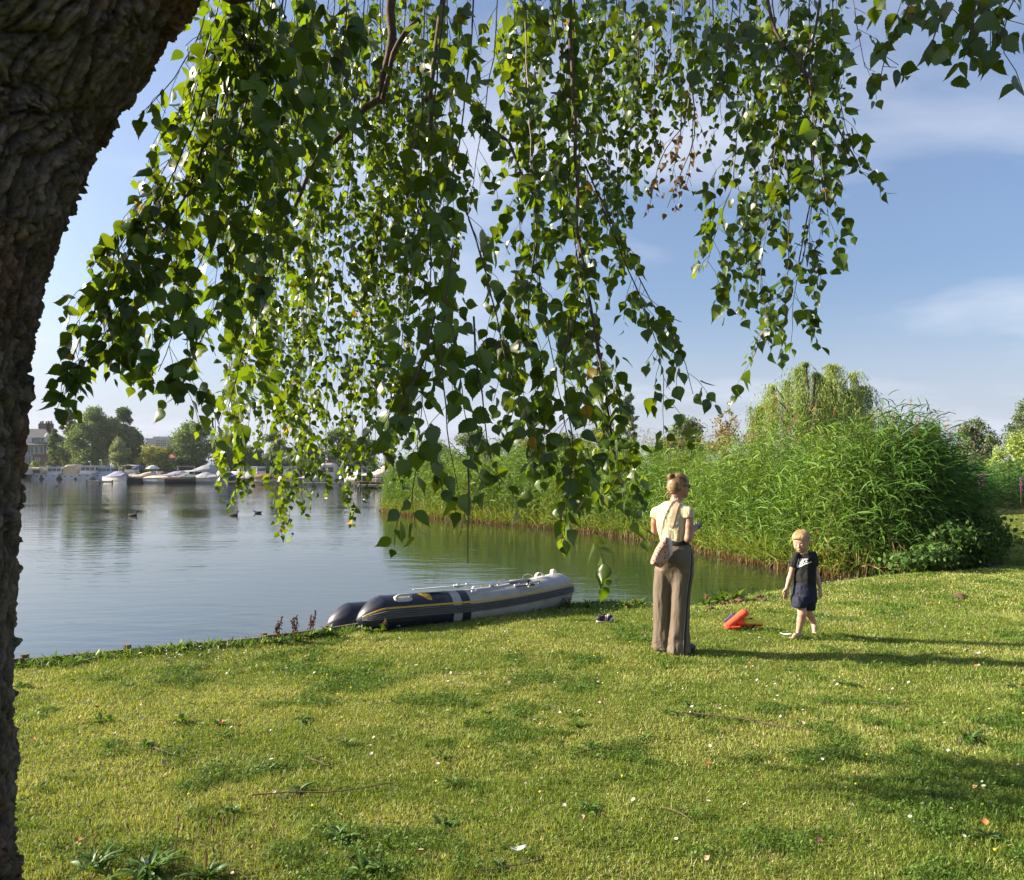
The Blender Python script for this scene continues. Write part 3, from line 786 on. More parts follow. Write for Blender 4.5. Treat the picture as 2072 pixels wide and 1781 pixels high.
tree_at(2012, 2150, 880, 52, 'broadleaf_tree', 'bright yellow-green tree cut by the right edge', 58, n=9000, leaf=0.2, colA=(0.10, 0.15, 0.03), colB=(0.17, 0.21, 0.05), crown0=0.05, nb=48, holes=0.12, group=RB, zbase=-0.1)
tree_at(2040, 2150, 806, 70, 'broadleaf_tree', 'darker tall tree rising behind the bright tree at the right edge', 59, n=6500, leaf=0.25, colA=(0.04, 0.065, 0.025), colB=(0.085, 0.115, 0.045), crown0=0.2, nb=40, holes=0.2, group=RB, zbase=-0.1)
for k_, (x0, x1, yt, d, lab) in enumerate([(830, 930, 890, 95, 'hazy tree above the left end of the reeds'), (905, 1010, 872, 90, 'green tree behind the largest hanging leaves'), (990, 1100, 884, 86, 'rounded tree behind the middle of the reed bed'),
        (1085, 1190, 878, 84, 'grey-green tree left of the poplar spire'), (1170, 1262, 862, 88, 'tree touching the poplar spire on its left'), (1780, 1860, 895, 66, 'low tree below the willow\'s trailing right branches'), (1560, 1800, 905, 70, 'wide low thicket seen under the willow')]):
    tree_at(x0, x1, yt, d, 'broadleaf_tree', lab, 70+k_, n=3800, leaf=0.3, colA=(0.05, 0.08, 0.03), colB=(0.11, 0.145, 0.05), crown0=0.05, nb=34, holes=0.2, group=RB, zbase=-0.1)

# weeping willow --------------------------------------------------------------------
def weeping_willow():
    g = np.random.default_rng(88); d = 36.0
    X0 = (1640-CX)/F*d; t = thing('weeping_willow', 'large weeping willow with trailing yellow-green branches behind the reeds', 'tree', (X0, d, -0.1))
    top = EYE-(722-YH)/F*d+0.1; hw = 3.3
    tb = MB(); tb.tube(smooth_path([(0, 0, -.2), (0.15, 0.1, 2.0), (-0.1, 0, 3.6)], n=4), np.linspace(0.42, 0.26, 9), 10)
    heads = []
    for hx, hy, hz in ((-2.5, 0, -2.2), (-1.7, 0.5, -1.1), (-0.95, -0.6, -0.45), (-0.2, 0.3, -0.02), (0.5, -0.5, -0.25), (1.15, 0.4, -0.12), (1.75, -0.3, -0.6), (2.45, 0.3, -1.2), (-2.1, -0.8, -1.8), (0.3, -1.4, -1.1), (-0.7, 1.3, -0.8), (1.3, 1.2, -0.9), (1.0, -1.5, -1.6), (-1.2, -1.6, -1.7), (2.0, 1.0, -1.5), (-1.5, 1.4, -1.9), (0.35, 0.5, -0.5), (0.1, -0.9, -0.95), (0.75, 0.9, -0.6), (0.4, -0.2, -1.5)):
        z = top+hz-0.25; hp = np.array([hx+0.1, hy, z]); heads.append(hp)
        tb.tube(smooth_path([(0, 0, 2.6+g.random()), (hp[0]*0.4, hp[1]*0.4, 0.55*z+1.2), tuple(hp)], n=5), np.linspace(0.13, 0.025, 11), 6)
    tb.build('trunk', M_bark, t, smooth=True)
    Vs = Pile()
    for hp in heads:
        ns = 52
        tone = g.random()
        for q in range(ns):
            a = math.atan2(hp[1], hp[0])+g.normal(0, 0.9); out = g.uniform(0.1, 1.0)**1.6*1.35
            L = g.uniform(0.8, 5.0)*(0.7+0.5*(hp[2]/top)); m = int(L/0.062)
            s = np.linspace(0, 1, m)
            hx = out*(1-np.exp(-3*s))
            p = np.c_[hp[0]+math.cos(a)*hx, hp[1]+math.sin(a)*hx, hp[2]+0.28*np.sin(np.clip(s*5, 0, math.pi))*out-L*np.maximum(0, s-0.06)]
            p += g.normal(0, 0.035, p.shape); p = p[p[:, 2] > 1.0]
            if len(p) < 4: continue
            n = len(p)
            aa = unit(np.c_[g.normal(0, 0.5, n), g.normal(0, 0.5, n), -np.ones(n)]); bb = unit(np.cross(aa, g.normal(0, 1, (n, 3))))
            sz = g.uniform(0.13, 0.25, n)[:, None]
            V = np.stack([p, p+aa*sz*0.5+bb*0.015, p+aa*sz, p+aa*sz*0.5-bb*0.015], 1).reshape(-1, 3)
            c = (np.array([0.15, 0.215, 0.05])*(1-tone)+np.array([0.25, 0.315, 0.09])*tone)*g.uniform(0.7, 1.3, (n, 1))
            Vs.add(V, np.arange(4*n).reshape(-1, 4), np.repeat(c, 4, 0))
    # lone trailing branches on the right
    for x_, n_, L_ in ((1774, 7, 2.6), (1764, 9, 3.0), (1750, 9, 2.8), (1740, 8, 2.4), (1530, 7, 2.0), (1545, 8, 1.8)):
        X = (x_-1652)/F*d
        for q in range(n_):
            m = int(L_*20); s = np.linspace(0, 1, m)
            p = np.c_[X+g.normal(0, 0.10)+0.1*s, np.full(m, g.uniform(-0.5, 0.5)), top-1.6*(1 if x_ > 1650 else 1.5)-L_*s*g.uniform(0.7, 1.1)]+g.normal(0, 0.03, (m, 3))
            aa = unit(np.c_[g.normal(0, 0.5, m), g.normal(0, 0.5, m), -np.ones(m)]); bb = unit(np.cross(aa, g.normal(0, 1, (m, 3)))); sz = g.uniform(0.10, 0.17, m)[:, None]
            V = np.stack([p, p+aa*sz*0.5+bb*0.02, p+aa*sz, p+aa*sz*0.5-bb*0.02], 1).reshape(-1, 3)
            Vs.add(V, np.arange(4*m).reshape(-1, 4), np.repeat(np.array([0.11, 0.16, 0.04])*g.uniform(0.7, 1.3, (m, 1)), 4, 0))
    obj('crown', Vs.mesh('crown'), M_tree, t)
    return t
weeping_willow()
# nettles and climbing herbs at the foot of the reeds on the lawn side ---------------------
g = np.random.default_rng(91)
herb_spots = [((6.9, 12.95, -0.1), 0.55, 'low bright herb clump at the reed foot behind the child'), ((7.7, 13.15, -0.05), 0.8, 'leafy nettle clump at the middle of the dark reed foot'),
              ((8.2, 13.45, 0), 0.95, 'tall leafy herb clump near the right end of the reeds'), ((8.65, 13.75, 0), 0.9, 'leafy creeper mound at the right end of the reeds'), ((9.05, 14.15, 0), 0.45, 'outermost leafy mound right of the reeds')]
for loc, hh, lab in herb_spots:
    t = thing('nettle_clump', lab, 'plant', loc, group='herbs at the reed foot')
    st = MB()
    for q in range(14):
        a = g.uniform(0, 6.28); r = g.uniform(0, 0.4); st.tube([(math.cos(a)*r*0.5, math.sin(a)*r*0.5, 0), (math.cos(a)*r, math.sin(a)*r, hh*g.uniform(0.5, 1.0))], 0.006, 4)
    st.build('stems', M_dead, t)['kind'] = 'stuff'
    V, Q, C = blob_crown([(np.array([g.normal(0, 0.2), g.normal(0, 0.2), hh*f]), np.array([0.38, 0.38, hh*0.3])) for f in (0.25, 0.45, 0.6, 0.8)], 1500, 0.085, (0.035, 0.08, 0.016), (0.075, 0.14, 0.03), g, 0.1, 0.6)
    f_ = obj('foliage', mesh_np('foliage', V, [Q], C), M_tree, t); f_['kind'] = 'stuff'
# purple loosestrife in the far reed bank
M_purple = mat('loosestrife_flower', (0.20, 0.045, 0.16), 0.8, 0.2, var=0.3, scale=20)
for k_, (x, y) in enumerate([(1982, 968), (1990, 964), (2066, 975)]):
    c = np.array(W(x, y, 27.6)); lab = ['leftmost purple flower spike in the far reed bank', 'taller purple flower spike beside the leftmost one', 'purple flower spike at the right edge of the photo'][k_]
    t = thing('purple_loosestrife', lab, 'flower', (c[0], c[1], 0.0), group='purple flower spikes')
    MB().tube([(0, 0, 0), (0, 0, c[2])], 0.008, 5).build('stem', M_dead, t)
    mb = MB()
    gg = np.random.default_rng(k_)
    for q in range(60):
        a = gg.uniform(0, 6.28); z = c[2]-0.35+gg.random()*0.5; r = 0.055*gg.random()
        mb.box((math.cos(a)*r, math.sin(a)*r, z), (0.02, 0.02, 0.024), rz=a)
    mb.build('flower_spike', M_purple, t)['kind'] = 'stuff'
# ================================================================== FAR BANK: HOUSES AND BOATS
M_brick = mat('far_brick', (0.13, 0.095, 0.075), 0.9, 0.2, var=0.25, scale=3)
M_roof = mat('slate_roof', (0.045, 0.05, 0.065), 0.7, 0.3, var=0.25, scale=5)
M_red = mat('red_tile', (0.30, 0.09, 0.05), 0.85, 0.2, var=0.2, scale=5)
M_white = mat('white_paint', (0.50, 0.50, 0.49), 0.45, 0.4, var=0.05, scale=3)
M_pane = mat('window_glass', (0.05, 0.07, 0.08), 0.08, 0.6)
M_grey = mat('grey_render', (0.33, 0.33, 0.34), 0.85, 0.2, var=0.12, scale=1)
M_conc = mat('concrete', (0.42, 0.41, 0.40), 0.9, 0.2, var=0.1, scale=1)
M_fence = mat('green_fence', (0.018, 0.075, 0.055), 0.7, 0.3, var=0.2, scale=1)
def window(parent, c, w, h, bars=1):
    """frame with its pane let in; c is the centre on the wall, wall faces -Y"""
    f = MB()
    t = 0.09
    f.box((0, 0, h/2-t/2), (w, 0.12, t)).box((0, 0, -h/2+t/2), (w, 0.12, t)).box((-w/2+t/2, 0, 0), (t, 0.118, h-2*t)).box((w/2-t/2, 0, 0), (t, 0.118, h-2*t))
    for k in range(bars): f.box((-w/2+(k+1)*w/(bars+1), 0, 0), (0.07, 0.10, h-2*t))
    o = f.build('window', M_white, parent, loc=c)
    MB().box((0, 0.03, 0), (w-2*t, 0.03, h-2*t)).build('pane', M_pane, o)
    return o
def brick_house():
    d = 152.0; s = d/F
    X0 = (20-CX)*s; X1 = (112-CX)*s; X2 = (139-CX)*s
    zt = lambda y: EYE-(y-YH)*s
    t = thing('brick_house', 'dark brick house with slate hip roof, chimneys and white windows', 'house', (X0, d, 0.2))
    L = X1-X0; ze = zt(901)-0.2; zr = zt(866)-0.2
    MB().box((L/2, 4, ze/2), (L, 8, ze)).box(((X2+X1)/2-X0, 5.2, zt(905)/2-0.1), (X2-X1, 6.4, zt(905)-0.2)).build('wall', M_brick, t)
    r = MB()
    V = [(-0.5, -0.6, ze), (L+0.6, -0.6, ze), (L+0.6, 8.6, ze), (-0.5, 8.6, ze), (0, 3.6, zr), (L-4.3, 3.6, zr), (L-4.3, 4.4, zr), (0, 4.4, zr)]
    r.add(V, [(0, 1, 5, 4), (1, 2, 6, 5), (2, 3, 7, 6), (3, 0, 4, 7), (4, 5, 6, 7), (3, 2, 1, 0)])
    e2 = zt(905)-0.2
    V = [(L-0.2, 1.6, e2), (X2-X0+0.7, 1.6, e2), (X2-X0+0.7, 8.8, e2), (L-0.2, 8.8, e2), (L+0.3, 5.0, zt(889)), (X2-X0-1.6, 5.0, zt(889)), (X2-X0-1.6, 5.6, zt(889)), (L+0.3, 5.6, zt(889))]
    r.add(V, [(0, 1, 5, 4), (1, 2, 6, 5), (2, 3, 7, 6), (3, 0, 4, 7), (4, 5, 6, 7), (3, 2, 1, 0)])
    ro = r.build('roof', M_roof, t)
    for x, wd in ((58, 0.9), (70, 1.6), (76, 1.0), (120, 0.6)):
        xx = (x-CX)*s-X0
        MB().box((xx, 4.2, zr+0.2), (wd, 0.8, 1.9)).box((xx-0.2, 4.2, zr+1.35), (0.25, 0.25, 0.5)).box((xx+0.25, 4.2, zr+1.4), (0.22, 0.22, 0.6)).build('chimney', M_brick, ro)
    # dormer
    dm = MB().box(((73-CX)*s-X0, 0.9, zt(891)-0.2), (4.4, 1.6, 1.5)).build('dormer', M_white, t)
    for q in range(3): window(t, ((64.5+q*7.6-CX)*s-X0+0.45, 0.05, zt(891)-0.2), 1.15, 1.1, 0)
    for x, y, w, h, b in ((55, 911, 1.6, 1.7, 1), (66, 911, 0.9, 1.6, 0), (73.5, 911, 1.0, 1.6, 0), (85, 911, 0.9, 1.6, 0), (57, 932, 1.7, 2.0, 1), (76, 930, 1.0, 0.7, 1), (100, 911, 1.2, 1.6, 1)):
        window(t, ((x-CX)*s-X0, -0.02, zt(y)-0.2), w, h, b)
    for x, y, w, h, b in ((124, 915, 1.1, 1.8, 1), (130, 915, 1.3, 1.8, 1), (128, 937, 2.6, 1.6, 3)):
        window(t, ((x-CX)*s-X0, 1.98, zt(y)-0.2), w, h, b)
    for x, y in ((83, 880), (90, 886)):
        MB().box(((x-CX)*s-X0, 1.55, zt(y)-0.2), (0.35, 0.12, 1.2), R=Matrix.Rotation(-0.75, 3, 'X')).build('skylight', M_white, ro)
brick_house()
def garden_fence():
    d = 140.5; s = d/F
    t = thing('green_fence', 'long dark green panel fence below the brick house', 'fence', ((50-CX)*s, d, 0.2))
    for k in range(11):
        MB().box((0.98+k*1.4, 0, 0.75), (1.36, 0.06, 1.5)).build('panel', M_fence, t)
        MB().box((0.28+k*1.4, -0.05, 0.8), (0.09, 0.09, 1.6)).build('post', M_fence, t)
garden_fence()
M_mural = None
def mural_material():
    m, n, l, b = nt('painted_mural')
    tc = n.new('ShaderNodeTexCoord'); mp = n.new('ShaderNodeMapping'); mp.inputs['Scale'].default_value = (1.6, 1, 0.5)
    l.new(tc.outputs['Object'], mp.inputs[0])
    v = n.new('ShaderNodeTexVoronoi'); v.inputs['Scale'].default_value = 1.3; l.new(mp.outputs[0], v.inputs['Vector'])
    sp = n.new('ShaderNodeSeparateColor'); l.new(v.outputs['Color'], sp.inputs[0])
    r = n.new('ShaderNodeValToRGB'); r.color_ramp.interpolation = 'CONSTANT'
    cols = [(0, (0.10, 0.13, 0.30)), (0.25, (0.30, 0.12, 0.22)), (0.45, (0.06, 0.20, 0.42)), (0.62, (0.33, 0.24, 0.30)), (0.8, (0.04, 0.26, 0.50))]
    r.color_ramp.elements[0].color = (*cols[0][1], 1); r.color_ramp.elements[1].position = cols[1][0]; r.color_ramp.elements[1].color = (*cols[1][1], 1)
    for p_, c_ in cols[2:]: e = r.color_ramp.elements.new(p_); e.color = (*c_, 1)
    l.new(sp.outputs[0], r.inputs[0]); l.new(r.outputs[0], b.inputs['Base Color']); b.inputs['Roughness'].default_value = 0.6
    return m
M_mural = mural_material()
d = 138.5; s = d/F
mural = thing('painted_container', 'blue and pink painted shed wall behind the white cruisers', 'shed', ((115-CX)*s, d, 0.2))
MB().box((3.4/2, 0.8, 0.85), (3.4, 1.6, 1.7)).build('wall', M_mural, mural, bevel=0.02); MB().box((1.7, 0.8, 1.74), (3.6, 1.8, 0.07)).build('roof', M_grey, mural)

def apartment_block():
    d = 330.0; s = d/F; zt = lambda y: EYE-(y-YH)*s
    t = thing('apartment_block', 'grey stepped apartment block far behind the trees', 'building', ((318-CX)*s, d, 0))
    x = lambda p: (p-318)*s
    MB().box(((x(296)+x(340))/2, 6, zt(887)/2), (x(340)-x(296), 12, zt(887))).box(((x(305)+x(337))/2, 6, (zt(883)+zt(887))/2), (x(337)-x(305), 8, zt(883)-zt(887)-0.01)).build('wall', M_grey, t)
    for r in range(4):
        for q in range(5):
            y = 892.5+r*4.6; p = 318+q*4.3
            f = MB().box((x(p), -0.05, zt(y)), (0.78, 0.12, 0.72)).build('window', M_white, t)
            MB().box((x(p), -0.12, zt(y)), (0.62, 0.06, 0.56)).build('pane', M_pane, f)
    for r in range(4):
        MB().box(((x(316)+x(338))/2, -0.35, zt(895.2+r*4.6)), (x(338)-x(316), 0.7, 0.12)).build('balcony', M_conc, t)
    mb = MB()
    for p in (310, 312, 330): mb.tube([(x(p), 5, zt(883)), (x(p), 5, zt(880))], 0.06, 5)
    mb.build('antennas', M_grey, t)['kind'] = 'stuff'
    t2 = thing('low_office_block', 'low flat-roofed brown block in front of the apartment block', 'building', ((340-CX)*s, d-25, 0)); s2 = (d-25)/F
    z2 = EYE-(906-YH)*s2; x2 = lambda p: (p-340)*s2
    MB().box(((x2(300)+x2(372))/2, 5, z2/2), (x2(372)-x2(300), 10, z2)).build('wall', M_brick, t2)
    MB().box(((x2(300)+x2(372))/2, 5, z2+0.1), (x2(372)-x2(300)+0.5, 10.5, 0.2)).build('roof', M_conc, t2)
    for q in range(8):
        p = 305+q*8.2; f = MB().box((x2(p), -0.05, z2-1.5), (1.2, 0.12, 1.3)).build('window', M_white, t2); MB().box((x2(p), -0.12, z2-1.5), (1.0, 0.06, 1.1)).build('pane', M_pane, f)
apartment_block()
d = 156.0; s = d/F
h_ = thing('white_cottage', 'small white cottage with red tiled roof among the trees', 'house', ((346-CX)*s, d, 0.2)); zt = lambda y: EYE-(y-YH)*s-0.2
MB().box((0, 2, zt(926)/2), (2.6, 4, zt(926))).build('wall', M_white, h_)
MB().add([(-1.5, -0.3, zt(926.2)), (1.5, -0.3, zt(926.2)), (1.5, 4.3, zt(926.2)), (-1.5, 4.3, zt(926.2)), (-0.2, 2, zt(917)), (0.5, 2, zt(917))], [(0, 1, 5, 4), (1, 2, 5), (2, 3, 4, 5), (3, 0, 4), (3, 2, 1, 0)]).build('roof', M_red, h_)
window(h_, (0.5, -0.02, zt(932)), 0.7, 0.9, 0)
# boathouse roofs seen through the leaf curtain
for k_, (x0, x1, yt, d, lab) in enumerate([(652, 684, 931, 128, 'white boathouse with brown roof behind the leaf curtain'), (684, 712, 933, 127, 'grey gabled boathouse right of the white boathouse')]):
    s = d/F; w = (x1-x0)*s; hgt = EYE-(yt-YH)*s+0.1
    t = thing('boathouse', lab, 'boathouse', ((x0+x1)/2*s-CX*s, d, -0.1), group='boathouses')
    MB().box((0, 2.5, (hgt-0.9)/2), (w, 5, hgt-0.9)).build('wall', M_white if k_ == 0 else M_grey, t)
    MB().add([(-w/2-.2, -.2, hgt-0.9), (w/2+.2, -.2, hgt-0.9), (w/2+.2, 5.2, hgt-0.9), (-w/2-.2, 5.2, hgt-0.9), (0, -.2, hgt), (0, 5.2, hgt)], [(0, 1, 4), (1, 2, 5, 4), (2, 3, 5), (3, 0, 4, 5), (3, 2, 1, 0)]).build('roof', M_brick if k_ == 0 else M_roof, t)
    window(t, (0, -0.03, 1.2), 0.9, 0.8, 1)

# ---- boats -----------------------------------------------------------------------------
def paint(name, c, rough=0.35): return mat(name, c, rough, 0.45, var=0.08, scale=2)
H_WHITE = paint('hull_white', (0.42, 0.43, 0.445)); H_NAVY = paint('hull_navy', (0.015, 0.025, 0.06)); H_BLACK = paint('hull_black', (0.02, 0.022, 0.024)); H_CREAM = paint('hull_cream', (0.55, 0.46, 0.30)); H_BLUE = paint('hull_pale_blue', (0.35, 0.45, 0.55))
def cloth(name, c): return mat(name, c, 0.9, 0.1, var=0.15, scale=2.5, bump=0.03, bscale=2.2)
C_BEIGE = cloth('tarp_beige', (0.42, 0.35, 0.26)); C_LAV = cloth('tarp_lavender', (0.20, 0.20, 0.30)); C_GREEN = cloth('tarp_grey_green', (0.17, 0.19, 0.16)); C_NAVY = cloth('tarp_navy', (0.035, 0.05, 0.12)); C_GREY = cloth('tarp_grey', (0.30, 0.31, 0.33)); C_CREAM = cloth('tarp_cream', (0.52, 0.46, 0.37)); C_BLACK = cloth('tarp_black', (0.02, 0.022, 0.028)); C_BROWN = cloth('tarp_brown', (0.20, 0.11, 0.07)); C_TEAL = cloth('tarp_teal', (0.10, 0.26, 0.32))
M_wood = mat('boat_teak', (0.16, 0.085, 0.04), 0.6, 0.3, var=0.3, scale=6)
M_rail = mat('boat_rail', (0.6, 0.6, 0.6), 0.25, 0.5, metal=0.9)
def hull_rings(L, B, fb, rise=0.35, stern=0.82, n=11):
    """ring sections stern (x=0) to bow (x=L): keel below water, flare, rising sheer"""
    rings = []
    for i in range(n):
        t = i/(n-1); x = L*t
        w = B/2*(stern+(1-stern)*min(1, t/0.4))*(1-max(0, (t-0.45)/0.55)**2.2)
        w = max(w, 0.03); sh = fb*(1+rise*t**2)
        kz = -0.25+0.25*max(0, (t-0.75)/0.25)**2
        rings.append([(x, -w, sh), (x-0.0, -w*0.94, sh*0.45), (x, -w*0.72, 0.0), (x, 0, kz), (x, w*0.72, 0.0), (x, w*0.94, sh*0.45), (x, w, sh), (x, 0, sh+0.03)])
    return rings
def boat(name, label, px, d, L, B, fb, yaw, hull, kind, top=None, accent=None, group='boats moored on the far bank', **kw):
    """yaw: direction of the bow, 0 = to the right of the picture, 90 = away"""
    X = (px-CX)/F*d
    t = thing(name, label, 'boat', (X, d, WATER_Z), math.radians(yaw), group)
    hb = MB(); R = np.array(hull_rings(L, B, fb)); R[..., 0] -= L/2
    hb.loft(R); hb.build('hull', hull, t, smooth=False)
    mb = MB().tube(np.array([r[0] for r in R])+np.array([0, 0, 0.02]), 0.045, 5); mb.build('rubbing_strake', accent or M_wood, t)
    mb = MB().tube(np.array([r[6] for r in R])+np.array([0, 0, 0.02]), 0.045, 5); mb.build('rubbing_strake', accent or M_wood, t)
    if kind == 'cruiser':
        h = kw.get('cab', 1.15); cw = B*0.8; x0, x1 = -L*0.32, L*0.22
        rings = [[(x0, -cw/2, fb), (x0, cw/2, fb), (x0+0.05, cw/2*0.92, fb+h), (x0+0.05, -cw/2*0.92, fb+h)], [(x1, -cw/2*.95, fb), (x1, cw/2*.95, fb), (x1-0.5, cw/2*0.86, fb+h), (x1-0.5, -cw/2*0.86, fb+h)]]
        cab = MB().loft(rings).build('cabin', hull if top is None else top, t)
        MB().box(((x0+x1)/2-0.25, 0, fb+h+0.05), (x1-x0-0.2, cw*1.0, 0.07)).build('cabin_roof', M_white if top is None else top, t, bevel=0.02)
        nb_ = 4
        for q in range(3):                                   # stern windows
            MB().box((x0-0.012, (q-1)*cw*0.29, fb+h*0.62), (0.03, cw*0.24, h*0.42)).build('window', M_pane, t)
        for sd in (-1, 1):
            for q in range(nb_):
                xx = x0+0.4+q*(x1-x0-0.9)/nb_+0.2
                MB().box((xx, sd*cw*0.474, fb+h*0.62), ((x1-x0-1.0)/nb_*0.82, 0.03, h*0.40), R=Matrix.Rotation(sd*0.06, 3, 'X')).build('window', M_pane, t)
        for sd in (-1, 1):                                   # portholes in the transom
            MB().box((-L/2-0.012, sd*B*0.2, fb*0.72), (0.03, 0.32, 0.16)).build('porthole', M_pane, t)
        MB().loft([[(x1-0.1, -cw*.4, fb), (x1-0.1, cw*.4, fb), (x1-0.1, cw*.36, fb+0.4), (x1-0.1, -cw*.36, fb+0.4)], [(L*0.4, -cw*.16, fb*1.2), (L*0.4, cw*.16, fb*1.2), (L*0.38, cw*.14, fb*1.2+0.22), (L*0.38, -cw*.14, fb*1.2+0.22)]]).build('foredeck_cabin', hull, t)
    elif kind == 'canopy':
        h = kw.get('cab', 1.3); cw = B*0.84; x0, x1 = -L*0.4, L*0.08
        prof = [(-1, 0), (-0.97, 0.55), (-0.82, 0.86), (-0.45, 1.0), (0.45, 1.0), (0.82, 0.86), (0.97, 0.55), (1, 0)]
        rings = [[(xx, a*cw/2, fb+b*h*k) for a, b in prof] for xx, k in ((x0, 0.86), (x0+0.25, 1.0), (x1-0.5, 1.02), (x1, 0.8))]
        MB().loft(rings).build('canopy', top, t)
        MB().box((x0-0.012, 0, fb+h*0.45), (0.03, cw*0.66, h*0.42)).build('window', M_pane if kw.get('clear', 1) else top, t)
        for sd in (-1, 1):
            MB().box((-L/2-0.012, sd*B*0.2, fb*0.7), (0.03, 0.36, 0.14)).build('porthole', M_pane, t)
        MB().loft([[(x1, -cw*.42, fb), (x1, cw*.42, fb), (x1, cw*.36, fb+0.5), (x1, -cw*.36, fb+0.5)], [(L*0.38, -cw*.16, fb*1.2), (L*0.38, cw*.16, fb*1.2), (L*0.36, cw*.14, fb*1.2+0.2), (L*0.36, -cw*.14, fb*1.2+0.2)]]).build('foredeck_cabin', hull, t)
    elif kind == 'tarp':
        h = kw.get('cab', 0.55); peak = kw.get('peak', 0.1); rings = []
        for i in range(9):
            q = i/8; x = -L*0.5+L*0.94*q; j = min(10, int(q*0.94*10)); wv = R[j][6][1]+0.03; sv = R[j][6][2]+0.02
            zz = sv+h*(0.25+0.75*math.exp(-((q-0.5-peak)/0.26)**2))+0.05*math.sin(i*2.4)
            rings.append([(x, -wv, sv-0.06), (x, -wv*0.86, sv+(zz-sv)*0.42), (x, -wv*0.35, zz-0.05), (x, wv*0.1, zz), (x, wv*0.5, zz-0.1), (x, wv*0.88, sv+(zz-sv)*0.38), (x, wv, sv-0.06)])
        MB().loft(rings).build('tarpaulin', top, t, smooth=False)
    elif kind == 'open':
        h = 0.62
        MB().loft([[(L*0.05, -B*.36, fb), (L*0.05, B*.36, fb), (L*-0.03, B*.30, fb+h), (L*-0.03, -B*.30, fb+h)], [(L*0.10, -B*.34, fb), (L*0.10, B*.34, fb), (L*-0.01, B*.29, fb+h), (L*-0.01, -B*.29, fb+h)]]).build('windscreen', M_pane, t)
        MB().box((-L*0.05, 0, fb+0.28), (0.5, B*0.5, 0.55)).build('console', hull, t, bevel=0.03)
        MB().box((-L*0.25, 0, fb+0.18), (0.6, B*0.7, 0.36)).build('seat', top or C_BEIGE, t, bevel=0.05)
        MB().box((-L*0.5-0.2, 0, fb*0.9), (0.35, 0.35, 0.8)).build('outboard_motor', C_BLACK, t, bevel=0.06)
    elif kind == 'bimini':
        h = 1.35
        MB().loft([[(x, a*B*0.42, fb+h+b) for a, b in ((-1, 0), (-.7, .1), (0, .16), (.7, .1), (1, 0), (.7, .04), (0, .1), (-.7, .04))] for x in (-L*0.36, -L*0.1, L*0.1)]).build('bimini', top, t)
        for sx in (-L*0.33, L*0.07):
            for sd in (-1, 1): MB().tube([(sx, sd*B*0.42, fb), (sx, sd*B*0.40, fb+h)], 0.02, 5).build('pole', M_rail, t)
        MB().box((L*0.1, 0, fb+0.35), (L*0.3, B*0.66, 0.7)).build('cabin', hull, t, bevel=0.08)
        MB().box((L*0.02-0.06*L, 0, fb+0.5), (0.05, B*0.5, 0.35)).build('window', M_pane, t)
        MB().box((-L*0.3, 0, fb+0.2), (0.6, B*0.7, 0.4)).build('seat', C_BEIGE, t, bevel=0.05)
    return t
boat('motor_yacht', 'leftmost boat, navy hull with white deck and cream canopy', 58, 124, 8.0, 2.6, 0.75, 100, H_NAVY, 'canopy', C_CREAM)
boat('motor_yacht', 'white-sterned boat with tan canopy, second from the left', 90, 126, 7.0, 2.4, 0.7, 97, H_WHITE, 'canopy', C_BEIGE)
boat('cabin_cruiser', 'white cabin cruiser with a row of stern windows, third from the left', 125, 127, 8.5, 2.9, 0.85, 98, H_WHITE, 'cruiser')
boat('motor_yacht', 'white boat boxed in by a tall tan tarpaulin', 158, 127, 7.5, 2.7, 0.7, 98, H_WHITE, 'canopy', C_BEIGE, cab=1.75, clear=0)
boat('cabin_cruiser', 'tall white cruiser behind the wooden jetty', 192, 126, 9.0, 3.1, 0.95, 98, H_WHITE, 'cruiser', cab=1.25)
boat('cabin_cruiser', 'pale blue-grey cruiser half hidden by the lavender cover', 222, 127, 8.0, 2.7, 0.85, 100, H_BLUE, 'cruiser')
boat('sloop', 'white sloop under a lavender-grey peaked cover, by the jetty', 238, 95, 5.6, 2.2, 0.75, -42, H_WHITE, 'tarp', C_LAV, cab=0.75)
boat('motor_yacht', 'white boat with cream soft top above the dark runabout', 264, 122, 7.0, 2.5, 0.9, 100, H_WHITE, 'bimini', C_CREAM)
boat('runabout', 'small dark runabout right of the lavender-covered sloop', 268, 97, 4.6, 1.9, 0.55, 100, H_BLACK, 'tarp', C_GREY, cab=0.6)
boat('runabout', 'black-hulled boat with beige windscreen cover in the front row', 292, 95, 5.4, 2.1, 0.6, 205, H_BLACK, 'tarp', C_BEIGE, cab=0.8, peak=-0.1)
boat('motor_yacht', 'white motorboat under the white parasol', 320, 121, 6.5, 2.4, 0.8, 150, H_WHITE, 'open', C_BROWN)
boat('sloop', 'white open sloop with cream cover, bow to the right, front row', 336, 94, 5.6, 2.1, 0.62, -15, H_WHITE, 'tarp', C_CREAM, cab=0.35, peak=-0.25)
boat('sloop', 'boat with a domed blue-grey cover in the second row', 357, 108, 5.8, 2.2, 0.75, -20, H_NAVY, 'tarp', C_LAV, cab=0.7)
boat('sloop', 'low boat under a crumpled grey-green tarpaulin, front row', 379, 94, 5.0, 2.1, 0.55, 10, H_BLACK, 'tarp', C_GREEN, cab=0.6, peak=0.0)
boat('motor_yacht', 'dark boat with black bimini behind the green tarpaulin', 388, 106, 5.5, 2.2, 0.7, 20, H_BLACK, 'bimini', C_BLACK)
boat('tender', 'white tender with grey spray cover, bow to the right, front row', 425, 94, 5.0, 2.0, 0.6, -12, H_WHITE, 'tarp', C_GREY, cab=0.75, peak=-0.1)
boat('motor_yacht', 'large boat under a tall pale grey tarpaulin, back row', 418, 124, 8.5, 3.0, 1.0, 5, H_WHITE, 'tarp', C_GREY, cab=1.5)
